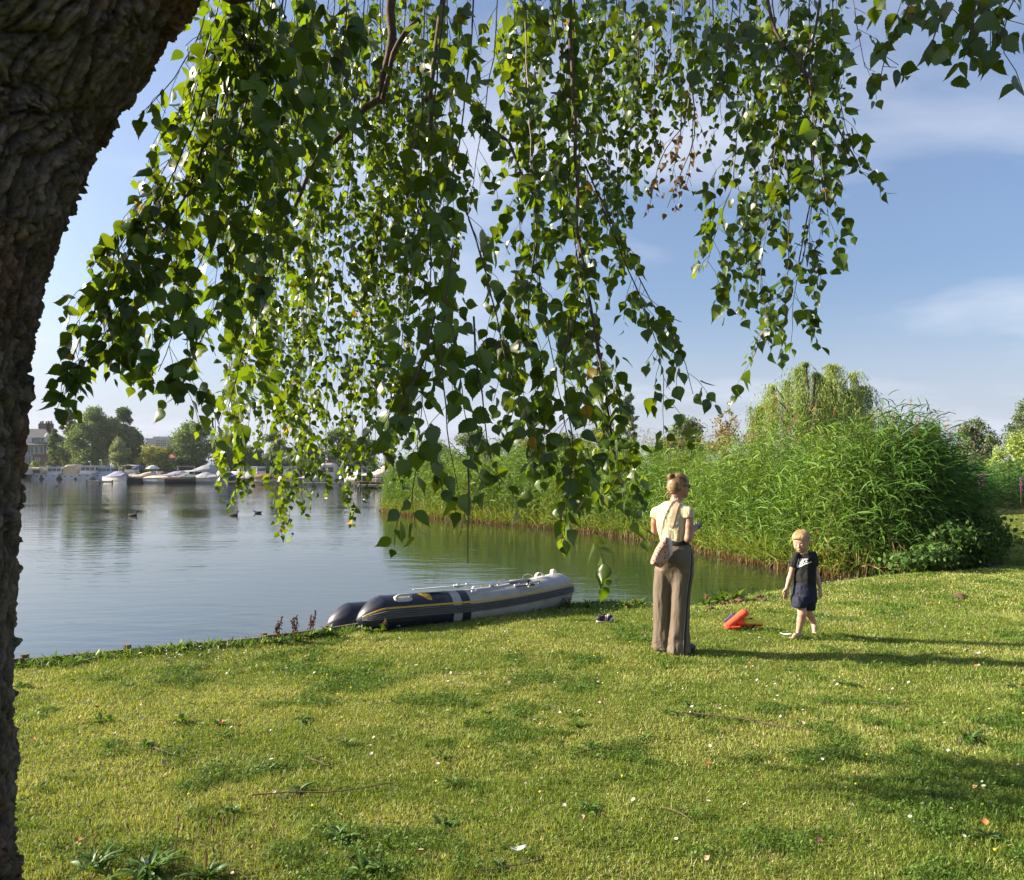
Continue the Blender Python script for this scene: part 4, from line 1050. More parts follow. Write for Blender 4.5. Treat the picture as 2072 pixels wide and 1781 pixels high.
boat('sloop', 'navy-covered boat behind the edge of the leaf curtain', 452, 97, 5.0, 2.0, 0.6, -20, H_NAVY, 'tarp', C_NAVY, cab=0.75)
boat('cabin_cruiser', 'white cruiser seen through the first gap of the leaf curtain', 503, 122, 8.0, 2.8, 0.9, 160, H_WHITE, 'cruiser')
boat('runabout', 'dark covered runabout seen through the leaf curtain', 514, 95, 5.0, 2.0, 0.6, 170, H_BLACK, 'tarp', C_GREY, cab=0.6)
boat('sloop', 'cream-hulled sloop with brown cover behind the leaves', 546, 94, 5.0, 2.0, 0.6, 190, H_CREAM, 'tarp', C_BROWN, cab=0.6)
boat('cabin_cruiser', 'white cruiser behind the thickest leaves, centre of the curtain', 590, 120, 7.5, 2.7, 0.9, 100, H_WHITE, 'cruiser')
boat('sloop', 'grey-covered sloop behind the drooping twigs', 632, 92, 5.0, 2.0, 0.6, 15, H_WHITE, 'tarp', C_GREY, cab=0.6)
boat('houseboat', 'broad beige-topped cabin boat before the boathouses', 668, 108, 7.0, 3.0, 0.9, 96, H_WHITE, 'canopy', C_CREAM, cab=1.7)
boat('motor_yacht', 'blue-white cruiser between the boathouses and the big leaf', 722, 100, 7.0, 2.8, 0.9, 130, H_WHITE, 'cruiser')
boat('runabout', 'small black runabout afloat nearest the open water', 742, 75, 3.6, 1.6, 0.5, 170, H_BLACK, 'bimini', C_BLACK)
boat('houseboat', 'dark barge with a tent-shaped beige roof at the jetty end', 788, 88, 6.5, 2.6, 0.8, 10, H_BLACK, 'tarp', C_CREAM, cab=1.6, peak=0.05)
M_deck = mat('jetty_plank', (0.26, 0.21, 0.16), 0.85, 0.2, var=0.3, scale=3)
def jetty(x0, x1, y, label, z=0.35):
    d = (EYE-(WATER_Z+z))*F/(y-YH); s = d/F; L = (x1-x0)*s
    t = thing('jetty', label, 'jetty', ((x0-CX)*s, d, WATER_Z), group='jetties')
    n = max(3, int(L/0.5))
    for k in range(n): MB().box(((k+0.5)*L/n, 0.6, z-0.03), (L/n-0.04, 1.2, 0.06)).build('plank', M_deck, t)
    MB().box((L/2, 0.02, z-0.14), (L, 0.08, 0.14)).build('beam', M_deck, t)
    for k in range(max(2, int(L/1.6))+1):
        MB().tube([(min(L-0.1, 0.15+k*1.6), 0.1, -1.2), (min(L-0.1, 0.15+k*1.6), 0.1, z+0.12)], 0.09, 7).build('pile', M_plank, t)
jetty(172, 228, 973.5, 'short wooden jetty in front of the tall white cruiser')
jetty(446, 545, 974, 'jetty behind the first gap of the leaf curtain')
jetty(600, 690, 977, 'jetty behind the middle of the leaf curtain')
jetty(725, 800, 981, 'jetty beside the dark barge')
for k_, (x, y, d) in enumerate([(281, 946, 128), (309, 947, 127)]):
    c = W(x, y, d); t = thing('parasol', ['dark-striped parasol behind the soft-top boat', 'white parasol over the motorboat'][k_], 'parasol', (c[0], c[1], 0.2), group='parasols')
    z = c[2]-0.2
    MB().loft([[(math.cos(a)*r, math.sin(a)*r, zz) for a in np.linspace(0, 6.283, 9)[:-1]] for r, zz in ((1.25, z-0.15), (0.65, z+0.3), (0.03, z+0.5))]).build('canopy', [M_white, C_NAVY][k_ == 0], t)
    MB().tube([(0, 0, 0), (0, 0, z+0.4)], 0.03, 6).build('pole', M_white, t)
M_lamp = mat('lamp_head', (0.7, 0.7, 0.72), 0.4)
for k_, (x, y) in enumerate([(183.5, 936), (206, 933)]):
    c = W(x, y, 131); t = thing('lamp_post', ['left of the two slim grey lamp posts behind the cruisers', 'right of the two slim grey lamp posts behind the cruisers'][k_], 'lamp post', (c[0], c[1], 0.25), group='lamp posts')
    MB().tube([(0, 0, 0), (0, 0, c[2]-0.25)], [0.06, 0.04], 7).build('post', M_grey, t)
    MB().tube([(0, 0, c[2]-0.25), (-0.15, 0, c[2]-0.1), (-0.45, 0, c[2]-0.12)], [0.05, 0.09, 0.07], 7).build('lamp_head', M_lamp, t)
# ducks ------------------------------------------------------------------------------
M_duck = mat('duck_brown', (0.055, 0.045, 0.038), 0.8, 0.2, var=0.3, scale=20)
M_bill = mat('duck_bill', (0.16, 0.12, 0.05), 0.6)
for k_, (x, y, flip, lab) in enumerate([(270, 1044.5, 1, 'leftmost duck alone on open water, facing right'), (474, 1044, 1, 'duck with raised head left of the diving one'), (521, 1039, -1, 'low dark duck farthest right, tail raised'), (113, 984, -1, 'tiny far duck near the moored boats')]):
    c = G(x, y, WATER_Z); t = thing('duck', lab, 'duck', c, 0 if flip > 0 else math.pi, 'ducks on the lake')
    t.scale = (0.82,)*3
    rings = []
    for q, (px_, w, z0, z1) in enumerate([(-0.26, 0.015, 0.08, 0.11), (-0.18, 0.06, 0.0, 0.11), (-0.05, 0.10, -0.05, 0.12), (0.08, 0.095, -0.05, 0.11), (0.16, 0.05, -0.02, 0.09)]):
        a = np.linspace(0, 2*math.pi, 9)[:-1]
        rings.append([(px_, math.cos(u)*w, (z0+z1)/2+math.sin(u)*(z1-z0)/2) for u in a])
    hz = 0.0 if k_ == 2 else 0.10
    b = MB().loft(rings); b.tube(smooth_path([(0.10, 0, 0.07), (0.15, 0, 0.11+hz*0.5), (0.17, 0, 0.13+hz)], n=3), [0.05, 0.035, 0.03, 0.03, 0.035, 0.035, 0.03], 8); b.sphere((0.19, 0, 0.14+hz), (0.045, 0.035, 0.035), 8, 6)
    b.build('body', M_duck, t, smooth=True)
    MB().loft([[(0.225, a*0.015, 0.135+hz+b_*0.012) for a, b_ in ((-1, -1), (1, -1), (1, 1), (-1, 1))], [(0.275, a*0.016, 0.125+hz+b_*0.004) for a, b_ in ((-1, -1), (1, -1), (1, 1), (-1, 1))]]).build('bill', M_bill, t)
# ================================================================== FOREGROUND BIRCH
def bark_material():
    m, n, l, b = nt('birch_bark')
    tc = n.new('ShaderNodeTexCoord')
    at = n.new('ShaderNodeAttribute'); at.attribute_name = 'Col'
    t = n.new('ShaderNodeTexNoise'); t.inputs['Scale'].default_value = 26; t.inputs['Detail'].default_value = 8; t.inputs['Roughness'].default_value = 0.7
    l.new(tc.outputs['Object'], t.inputs['Vector'])
    mr = n.new('ShaderNodeMapRange'); mr.inputs['From Min'].default_value = 0.3; mr.inputs['From Max'].default_value = 0.7; mr.inputs['To Min'].default_value = 0.35; mr.inputs['To Max'].default_value = 1.9
    l.new(t.outputs[0], mr.inputs['Value'])
    mu = n.new('ShaderNodeVectorMath'); mu.operation = 'SCALE'; l.new(at.outputs['Color'], mu.inputs[0]); l.new(mr.outputs[0], mu.inputs['Scale'])
    l.new(mu.outputs[0], b.inputs['Base Color'])
    b.inputs['Roughness'].default_value = 0.92; b.inputs['Specular IOR Level'].default_value = 0.15
    bp = n.new('ShaderNodeBump'); bp.inputs['Distance'].default_value = 0.012; l.new(t.outputs[0], bp.inputs['Height']); l.new(bp.outputs[0], b.inputs['Normal'])
    return m
M_bbark = bark_material()
M_branch = mat('birch_branch', (0.055, 0.04, 0.03), 0.85, 0.2, scale=40, col2=(0.12, 0.09, 0.07), bump=0.002, bscale=120)
M_twig = mat('birch_twig', (0.05, 0.028, 0.018), 0.6, 0.3)
M_bleaf = leaf_mat('birch_leaf', 0.36, 0.5, 0.50, (2.25, 1.75, 0.28))
birch = thing('birch_tree', 'large leaning birch with rough dark trunk at the left and weeping leafy branches', 'tree', (-1.75, 2.1, 0))
BO = np.array([-1.75, 2.1, 0.0])

def make_trunk():
    edge = np.array([(-1.30, -0.15), (-1.31, 0.3), (-1.333, 0.645), (-1.335, 1.153), (-1.322, 1.42), (-1.325, 1.687), (-1.295, 2.02), (-1.26, 2.22), (-1.215, 2.38), (-1.115, 2.633), (-0.98, 2.82), (-0.835, 3.02), (-0.66, 3.24), (-0.48, 3.46)])
    R = np.array([0.44, 0.40, 0.38, 0.36, 0.36, 0.36, 0.37, 0.38, 0.39, 0.40, 0.38, 0.35, 0.31, 0.27])-0.01
    T = np.gradient(edge, axis=0); T = T/np.linalg.norm(T, axis=1, keepdims=True)
    Nr = np.c_[T[:, 1], -T[:, 0]]                                   # to the right of the climb
    ctr = edge-Nr*(R[:, None]+0.115)
    P = smooth_path(np.c_[ctr[:, 0], np.full(len(ctr), 2.05), ctr[:, 1]], n=44)
    rad = np.interp(np.linspace(0, len(R)-1, len(P)), np.arange(len(R)), R)
    nth = 620
    Tt, Nn, Bb = frames_along(P, (1, 0, 0))
    a = np.linspace(0, 2*math.pi, nth, endpoint=False)
    dirs = np.cos(a)[None, :, None]*Nn[:, None]+np.sin(a)[None, :, None]*Bb[:, None]
    base = P[:, None]+dirs*rad[:, None, None]
    s = np.concatenate([[0], np.cumsum(np.linalg.norm(np.diff(P, axis=0), axis=1))])
    # bark: plates parted by fissures, in coordinates round and along the stem, warped so that they wander
    q = np.stack([np.cos(a)[None]*0.36+0*s[:, None], np.sin(a)[None]*0.36+0*s[:, None], s[:, None]+0*a[None]], -1)
    uu = (a[None]-math.pi)*0.37+0*s[:, None]+(fbm(q*2.2, 3)-0.5)*0.13+(fbm(q*9+4, 2)-0.5)*0.035
    vv = s[:, None]+0*a[None]+(fbm(q*2.7+8, 3)-0.5)*0.10
    def plates(cu, cv, seed):
        gx, gy = uu/cu, vv/cv; ix, iy = np.floor(gx), np.floor(gy); tab = np.random.default_rng(seed).random((3, 128, 128))
        f1 = np.full(gx.shape, 9.0); f2 = f1.copy(); cid = np.zeros(gx.shape)
        for dx in (-1, 0, 1):
            for dy in (-1, 0, 1):
                jx = (ix+dx).astype(int) & 127; jy = (iy+dy).astype(int) & 127
                d_ = np.hypot(ix+dx+tab[0, jx, jy]-gx, iy+dy+tab[1, jx, jy]-gy)
                nw = d_ < f1; f2 = np.where(nw, f1, np.minimum(f2, d_)); cid = np.where(nw, tab[2, jx, jy], cid); f1 = np.where(nw, d_, f1)
        return np.clip((f2-f1)/0.32, 0, 1), cid, f1
    e1, c1_, _ = plates(0.038, 0.24, 5); e2, c2_, f2_ = plates(0.017, 0.055, 6)
    n3 = 1-np.abs(2*fbm(q*np.array([85, 85, 60.0])+3, 3, 0.65)-1)*2.0
    lump = fbm(q*2.1+1.7, 2)-0.5
    deep = e1**0.6
    disp = 0.030*lump-0.012+0.024*(deep-0.6)+0.009*(e2**0.7-0.6)*deep+0.012*(c1_-0.5)*deep+0.010*(c2_-0.4)*e2+0.007*n3-0.006*f2_*e2
    fl = np.clip((fbm(q*np.array([20, 20, 12.0])+40, 3)-0.62)/0.03, 0, 1)*0.016*e2
    disp = disp+fl
    Vt = base+dirs*disp[..., None]
    tone = np.clip(0.10+0.75*deep*(0.55+0.45*e2)*(0.55+0.75*c2_)+0.16*n3, 0.02, 1.2)
    k0 = np.array([0.010, 0.008, 0.0065]); k1 = np.array([0.13, 0.108, 0.092]); rust = np.array([0.15, 0.075, 0.045]); moss = np.array([0.08, 0.08, 0.04])
    w = np.clip((fbm(q*6+11, 3)-0.5)*5, 0, 1)[..., None]; mo = np.clip((fbm(q*4+23, 3)-0.55)*6, 0, 1)[..., None]*0.6
    top = k1*(1-w*0.6)+rust*w*0.6; top = top*(1-mo)+moss*mo
    col = k0*(1-tone[..., None])+top*tone[..., None]
    m_, n_ = Vt.shape[:2]; idx = np.arange(m_*n_).reshape(m_, n_); nx2 = np.roll(idx, -1, axis=1)
    Q = np.stack([idx[:-1], nx2[:-1], nx2[1:], idx[1:]], -1).reshape(-1, 4)
    obj('trunk', mesh_np('trunk', Vt.reshape(-1, 3)-BO, [Q], col.reshape(-1, 3), smooth=True), M_bbark, birch)
    return P
TRUNK_P = make_trunk()

# ---- leaves: template along +x, width along y, folded along the midrib -------------------
def leaf_template(fine=True):
    if fine: t = np.array([0.02, .09, .13, .19, .24, .31, .36, .43, .49, .56, .62, .69, .75, .82, .88, .95]); w = np.array([.05, .25, .25, .37, .345, .42, .375, .41, .345, .33, .25, .23, .15, .125, .055, .028])
    else: t = np.array([.05, .18, .30, .45, .6, .75, .9]); w = np.array([.14, .36, .41, .38, .27, .14, .035])
    k = len(t)
    mid = np.c_[t, np.zeros(k), np.zeros(k)]; up = np.c_[t-0.02, w, np.zeros(k)]; dn = np.c_[t-0.02, -w, np.zeros(k)]
    V = np.vstack([[(0, 0, 0)], mid, up, dn, [(1.03, 0, 0)]])
    m0, u0, d0, tip = 1, 1+k, 1+2*k, 1+3*k
    tri = [(0, m0, u0), (0, d0, m0), (m0+k-1, tip, u0+k-1), (m0+k-1, d0+k-1, tip)]
    quad = [(m0+i, m0+i+1, u0+i+1, u0+i) for i in range(k-1)]+[(m0+i, d0+i, d0+i+1, m0+i+1) for i in range(k-1)]
    return V, np.array(tri), np.array(quad)
TFINE, TSIMP = leaf_template(True), leaf_template(False)
def place_leaves(tmpl, pos, tip, nrm, size, curl, fold):
    V, tri, quad = tmpl
    x = unit(tip); z = unit(nrm-x*np.sum(nrm*x, 1, keepdims=True)); y = np.cross(z, x)
    lx = V[None, :, 0]; ly = V[None, :, 1]
    wav = 0.03*np.sin(lx*9+curl[:, None]*20)*np.sign(ly)
    lz = fold[:, None]*np.abs(ly)-curl[:, None]*lx**2+wav*np.abs(ly)*2
    P = pos[:, None]+(lx[..., None]*x[:, None]+ly[..., None]*y[:, None]+lz[..., None]*z[:, None])*size[:, None, None]
    n = len(pos); k = len(V); off = np.arange(n)[:, None, None]*k
    return P.reshape(-1, 3), (tri[None]+off).reshape(-1, 3), (quad[None]+off).reshape(-1, 4)

class Foliage:
    def __init__(s): s.pos = []; s.tip = []; s.nrm = []; s.size = []; s.tone = []; s.tw = MB()
    def leaf(s, p, tip, nrm, size, tone): s.pos.append(p); s.tip.append(tip); s.nrm.append(nrm); s.size.append(size); s.tone.append(tone)
FOL = Foliage()
LIMBS = [np.array(q, float) for q in (
    [(-.62, 2.05, 3.32), (0.1, 2.35, 3.85), (1.1, 2.75, 4.15), (2.3, 3.1, 4.2), (3.0, 3.2, 4.1)],
    [(-.62, 2.05, 3.32), (-.35, 3.2, 4.25), (0.3, 4.1, 4.95), (1.3, 4.5, 5.25), (2.6, 4.3, 5.1)],
    [(-.78, 2.05, 3.15), (-1.05, 2.9, 4.05), (-1.25, 3.7, 4.75), (-1.1, 4.6, 5.25)],
    [(-.3, 2.15, 3.6), (0.3, 1.75, 3.55), (1.1, 1.75, 3.5), (1.9, 2.0, 3.55)])]
LIMB_S = [smooth_path(q, step=0.08) for q in LIMBS]
for q in LIMB_S:
    P = q-BO; r = np.linspace(0.10, 0.025, len(P))
    MB().tube(P, r, 10).build('limb', M_branch, birch, smooth=True)
ALL_LIMB = np.vstack(LIMB_S)
DOWN = np.array([0, 0, -1.0])
def hidden(p):
    x = CX+F*p[0]/p[1]; y = YH-(p[2]-EYE)*F/p[1]
    return y < -60 or x < -80 or x > 2150
def grow(pix, d0, d1, rng, dens=14, spread=0.20, tlen=0.28, lsize=0.062, skip=0.0, tone=0.0, bare=0.0, step=0.027, wood=0.0035, dead=False):
    """one hanging branch through picture points at depth d0..d1, with leafy side twigs"""
    k = len(pix); P = smooth_path([W(x, y, d0+(d1-d0)*i/(k-1)) for i, (x, y) in enumerate(pix)], step=0.03)
    seg = np.concatenate([[0], np.cumsum(np.linalg.norm(np.diff(P, axis=0), axis=1))]); L = seg[-1]
    wig = np.cumsum(rng.normal(0, 0.0022, P.shape), axis=0); P = P+wig
    # up to the limb it hangs from
    if pix[0][1] < 0:
        j = np.argmin(np.linalg.norm(ALL_LIMB-P[0]-np.array([0, 0, 0.3]), axis=1)); q = ALL_LIMB[j]
        up = smooth_path([q, (q+P[0])/2+np.array([0, 0, 0.12]), P[0]], n=6)[:-1]
        full = np.vstack([up, P])
    else: full = P
    FOL.tw.tube((full-BO)[::2] if len(full) > 8 else full-BO, np.linspace(wood, 0.0012, len(full[::2]) if len(full) > 8 else len(full)), 5)
    n = int(L*dens*1.85); lsize = lsize*1.0
    for i in range(n):
        s = (i+rng.random())/n
        if s < skip: continue
        j = min(len(P)-2, int(s*(len(P)-1))); p = P[j].copy(); tan = unit(P[j+1]-P[j])
        az = rng.uniform(0, 6.283); hor = np.array([math.cos(az), math.sin(az), 0])
        dr = unit(hor*spread*4+tan*0.7+DOWN*0.15)
        m = int(tlen*rng.uniform(0.35, 1.15)*(1.0-0.45*max(0, s-0.75)*4*0.5)/step)
        pts = [p.copy()]; sd = rng.choice((-1, 1))
        for q in range(m):
            dr = unit(dr*0.80+DOWN*0.20*(1 if q > 1 else 0.3)+rng.normal(0, 0.09, 3)); p = p+dr*step; pts.append(p.copy())
            if q < 1 or rng.random() < bare: continue
            side = unit(np.cross(dr, [0.2*rng.normal(), 0.2*rng.normal(), 1.0])+rng.normal(0, 0.25, 3))*sd; sd = -sd
            tip = unit(dr*0.35+side*0.62+DOWN*rng.uniform(0.25, 0.95)+rng.normal(0, 0.22, 3))
            nr = unit(np.array([0, 0, 0.75])+rng.normal(0, 0.62, 3)-0.25*side)
            sz = lsize*rng.uniform(0.5, 1.22)*(1.0 if q < m-2 else 0.8)
            FOL.leaf(p+tip*0.012, tip, nr, sz, tone)
        if len(pts) > 3:
            A = np.array(pts)-BO; FOL.tw.tube(A[::2], 0.0011, 3, caps=False)
g = np.random.default_rng(314)
# near curtain sweeping to the left (large leaves)
for pix, a, b, kw in [
    ([(480, -40), (425, 150), (350, 350), (265, 520), (185, 665), (150, 770)], 2.5, 2.25, dict(dens=15)),
    ([(500, -40), (460, 190), (400, 400), (310, 570), (230, 700)], 2.7, 2.45, dict(dens=15)),
    ([(540, -40), (505, 200), (450, 430), (380, 610), (330, 740)], 2.4, 2.3, dict(dens=14)),
    ([(575, -40), (545, 230), (500, 470), (430, 650), (375, 800)], 2.6, 2.4, dict(dens=15)),
    ([(600, -40), (585, 250), (545, 500), (490, 700), (450, 850)], 2.9, 2.7, dict(dens=14)),
    ([(430, -40), (395, 90), (340, 180), (290, 225)], 2.5, 2.3, dict(dens=12, tlen=0.16)),
    ([(470, -40), (440, 120), (395, 280), (345, 380)], 3.0, 2.9, dict(dens=14)),
    ([(640, -40), (620, 180), (590, 400), (560, 560)], 2.3, 2.3, dict(dens=12)),
    ([(520, -40), (500, 160), (470, 350), (430, 520), (420, 640)], 3.2, 3.1, dict(dens=14)),
    ([(560, -40), (540, 100), (500, 240)], 2.0, 2.0, dict(dens=8)),
    ([(450, -40), (385, 200), (295, 420), (205, 580), (145, 690)], 2.6, 2.4, dict(dens=13)),
    ([(520, -40), (435, 300), (335, 510), (255, 640), (195, 760)], 2.5, 2.3, dict(dens=13)),
    ([(700, -40), (690, 100), (670, 230)], 2.1, 2.1, dict(dens=10))]:
    grow(pix, a, b, g, **kw)
# middle distance curtain, small leaves, hanging almost to the water
for x0, x1, yb, d in [(470, 448, 960, 4.4), (510, 470, 900, 4.0), (545, 502, 975, 4.5), (585, 535, 890, 4.1), (615, 566, 1030, 4.6), (640, 590, 1075, 4.8), (665, 612, 1010, 4.3), (690, 640, 930, 4.7), (715, 668, 985, 4.4), (745, 700, 1000, 4.9), (775, 728, 1015, 4.5),
                      (800, 760, 940, 4.2), (830, 790, 965, 4.8), (855, 812, 900, 4.4), (560, 480, 780, 3.6), (600, 555, 820, 3.7), (680, 615, 850, 3.8), (740, 690, 760, 3.6), (790, 740, 820, 3.9)]:
    grow([(x0, -40), (x0*0.75+x1*0.25+g.normal(0, 10), yb*0.3), (x0*0.4+x1*0.6+g.normal(0, 10), yb*0.62), (x1, yb)], d, d+0.15, g, dens=10.5, tlen=0.30, spread=0.16, lsize=0.056, skip=0.04)
# nearest leaves, centre
for pix, a, b, kw in [
    ([(905, -40), (880, 280), (885, 560), (870, 800), (850, 1000)], 2.0, 1.85, dict(dens=13, lsize=0.068)),
    ([(960, -40), (935, 250), (905, 500), (930, 720), (955, 880), (985, 985)], 2.2, 1.9, dict(dens=14, lsize=0.066)),
    ([(860, -40), (850, 250), (830, 520), (800, 740), (775, 900)], 2.4, 2.1, dict(dens=12)),
    ([(940, 420), (985, 560), (1020, 720), (1060, 840), (1085, 930)], 2.2, 1.95, dict(dens=14, lsize=0.066)),
    ([(915, 500), (890, 700), (900, 850), (915, 990)], 1.75, 1.6, dict(dens=12, lsize=0.066, tlen=0.2)),
    ([(880, 640), (850, 760), (800, 860), (745, 940)], 1.8, 1.6, dict(dens=11, lsize=0.066, tlen=0.16)),
    ([(960, 640), (980, 800), (1000, 930), (1040, 1000)], 1.9, 1.75, dict(dens=12, lsize=0.066, tlen=0.18)),
    ([(1010, -40), (990, 160), (960, 330), (945, 430)], 2.6, 2.5, dict(dens=12))]:
    kw['dens'] *= 0.62; grow(pix, a+0.25, b+0.25, g, tone=-0.08, **kw)
# centre-right strands
for pix, a, b, kw in [
    ([(1110, -40), (1135, 200), (1150, 430), (1190, 650), (1225, 830), (1258, 1010)], 2.9, 2.6, dict(dens=13)),
    ([(1060, -40), (1075, 280), (1095, 540), (1125, 750), (1165, 930), (1190, 1065)], 2.7, 2.4, dict(dens=12)),
    ([(1160, -40), (1175, 300), (1180, 560), (1205, 780), (1255, 900), (1290, 1005)], 3.0, 2.7, dict(dens=12)),
    ([(1185, 330), (1255, 490), (1305, 610), (1340, 720), (1345, 835)], 2.8, 2.6, dict(dens=13, tlen=0.22)),
    ([(1215, 400), (1280, 540), (1335, 650), (1375, 725), (1395, 800)], 2.9, 2.7, dict(dens=11, tlen=0.2)),
    ([(1090, 480), (1070, 640), (1085, 800), (1110, 900)], 2.6, 2.4, dict(dens=13)),
    ([(1150, 640), (1140, 780), (1150, 900), (1140, 1010)], 2.3, 2.2, dict(dens=12, tlen=0.2)),
    ([(1040, -40), (1055, 150), (1050, 340), (1060, 480)], 3.3, 3.2, dict(dens=12))]:
    grow(pix, a, b, g, tone=-0.1, **kw)
# upper middle, smaller leaves behind
for x0, x1, yb, d in [(720, 705, 520, 3.9), (770, 760, 600, 4.0), (820, 815, 520, 4.2), (865, 860, 560, 4.3), (905, 900, 480, 3.8), (1030, 1020, 260, 4.0), (1085, 1080, 420, 4.2), (1130, 1130, 390, 3.8), (1180, 1190, 430, 4.0), (1225, 1235, 390, 4.1), (1260, 1270, 350, 3.8), (1295, 1290, 330, 4.2), (1335, 1325, 260, 4.0),
                      (1365, 1350, 220, 3.8), (1400, 1390, 210, 4.1), (1435, 1425, 170, 3.9), (1470, 1455, 260, 3.8), (1245, 1265, 420, 3.6), (1210, 1225, 500, 3.7), (1310, 1300, 210, 3.4), (1380, 1375, 120, 3.2)]:
    grow([(x0, -40), ((x0+x1)/2+g.normal(0, 8), yb*0.5), (x1, yb)], d, d+0.1, g, dens=12, tlen=0.30, spread=0.17, lsize=0.056, tone=-0.1)
# right-hand cascade
for pix, a, b, kw in [
    ([(1560, -40), (1575, 200), (1565, 400), (1550, 560), (1560, 650), (1532, 745)], 3.3, 3.1, dict(dens=12)),
    ([(1640, -40), (1645, 200), (1650, 380), (1632, 500), (1605, 600), (1600, 680)], 3.4, 3.2, dict(dens=12)),
    ([(1500, -40), (1495, 160), (1488, 330), (1455, 460), (1425, 545)], 3.2, 3.0, dict(dens=11)),
    ([(1545, 90), (1610, 210), (1680, 290), (1750, 360)], 3.1, 3.0, dict(dens=12, tlen=0.22)),
    ([(1600, -40), (1585, 250), (1525, 430), (1480, 560)], 3.5, 3.3, dict(dens=10)),
    ([(1680, -40), (1690, 140), (1705, 260), (1725, 330)], 3.3, 3.2, dict(dens=12)),
    ([(1620, 100), (1650, 280), (1670, 400), (1675, 480)], 3.0, 2.9, dict(dens=11, tlen=0.2)),
    ([(1530, -40), (1535, 200), (1540, 380), (1520, 520)], 3.8, 3.7, dict(dens=10)),
    ([(1590, 300), (1600, 450), (1590, 560), (1570, 620)], 3.0, 2.9, dict(dens=10, tlen=0.18)),
    ([(1720, -40), (1735, 60), (1750, 150)], 3.0, 2.9, dict(dens=11, tlen=0.18)),
    ([(1660, -40), (1668, 120), (1665, 220)], 3.6, 3.5, dict(dens=11)),
    ([(1440, -40), (1445, 90), (1440, 200)], 2.6, 2.6, dict(dens=10)),
    ([(1490, -40), (1480, 60), (1475, 140)], 2.2, 2.2, dict(dens=9, tlen=0.2))]:
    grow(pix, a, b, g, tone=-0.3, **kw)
# big dark leaves at the top right corner
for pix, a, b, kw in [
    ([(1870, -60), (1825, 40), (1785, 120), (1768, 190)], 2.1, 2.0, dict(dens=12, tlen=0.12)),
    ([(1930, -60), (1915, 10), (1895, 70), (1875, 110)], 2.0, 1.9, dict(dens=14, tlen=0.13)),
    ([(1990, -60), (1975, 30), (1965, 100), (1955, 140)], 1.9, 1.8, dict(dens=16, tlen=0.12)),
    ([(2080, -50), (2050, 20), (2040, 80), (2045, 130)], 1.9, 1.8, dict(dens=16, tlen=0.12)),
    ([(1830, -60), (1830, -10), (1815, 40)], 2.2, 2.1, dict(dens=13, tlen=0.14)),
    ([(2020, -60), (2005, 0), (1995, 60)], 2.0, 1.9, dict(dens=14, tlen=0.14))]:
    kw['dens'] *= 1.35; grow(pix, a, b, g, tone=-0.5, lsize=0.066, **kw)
# crown above the frame, so that the tree goes on and casts its shade
for k_ in range(26):
    q = ALL_LIMB[g.integers(len(ALL_LIMB))]
    a = q+np.array([g.normal(0, 0.35), g.normal(0, 0.35), g.uniform(0.1, 0.7)])
    if YH-(a[2]-0.5-EYE)*F/a[1] > -60: continue
    for r_ in range(28):
        p = a+g.normal(0, 0.22, 3); FOL.leaf(p, unit(DOWN+g.normal(0, 0.6, 3)), unit(np.array([0, 0, 1])+g.normal(0, 0.5, 3)), 0.065, 0)

# dead brown sprays
DEADF = len(FOL.pos)
for pix, d in [([(1395, 150), (1385, 250), (1340, 320), (1312, 440)], 3.4), ([(1400, 190), (1400, 280), (1375, 350), (1345, 420)], 3.4), ([(1380, 200), (1372, 300), (1360, 380)], 3.5), ([(1405, 240), (1395, 330), (1388, 395)], 3.45)]:
    grow(pix, d, d, g, dens=20, tlen=0.11, spread=0.1, lsize=0.044, skip=0.2, bare=0.1, tone=9)

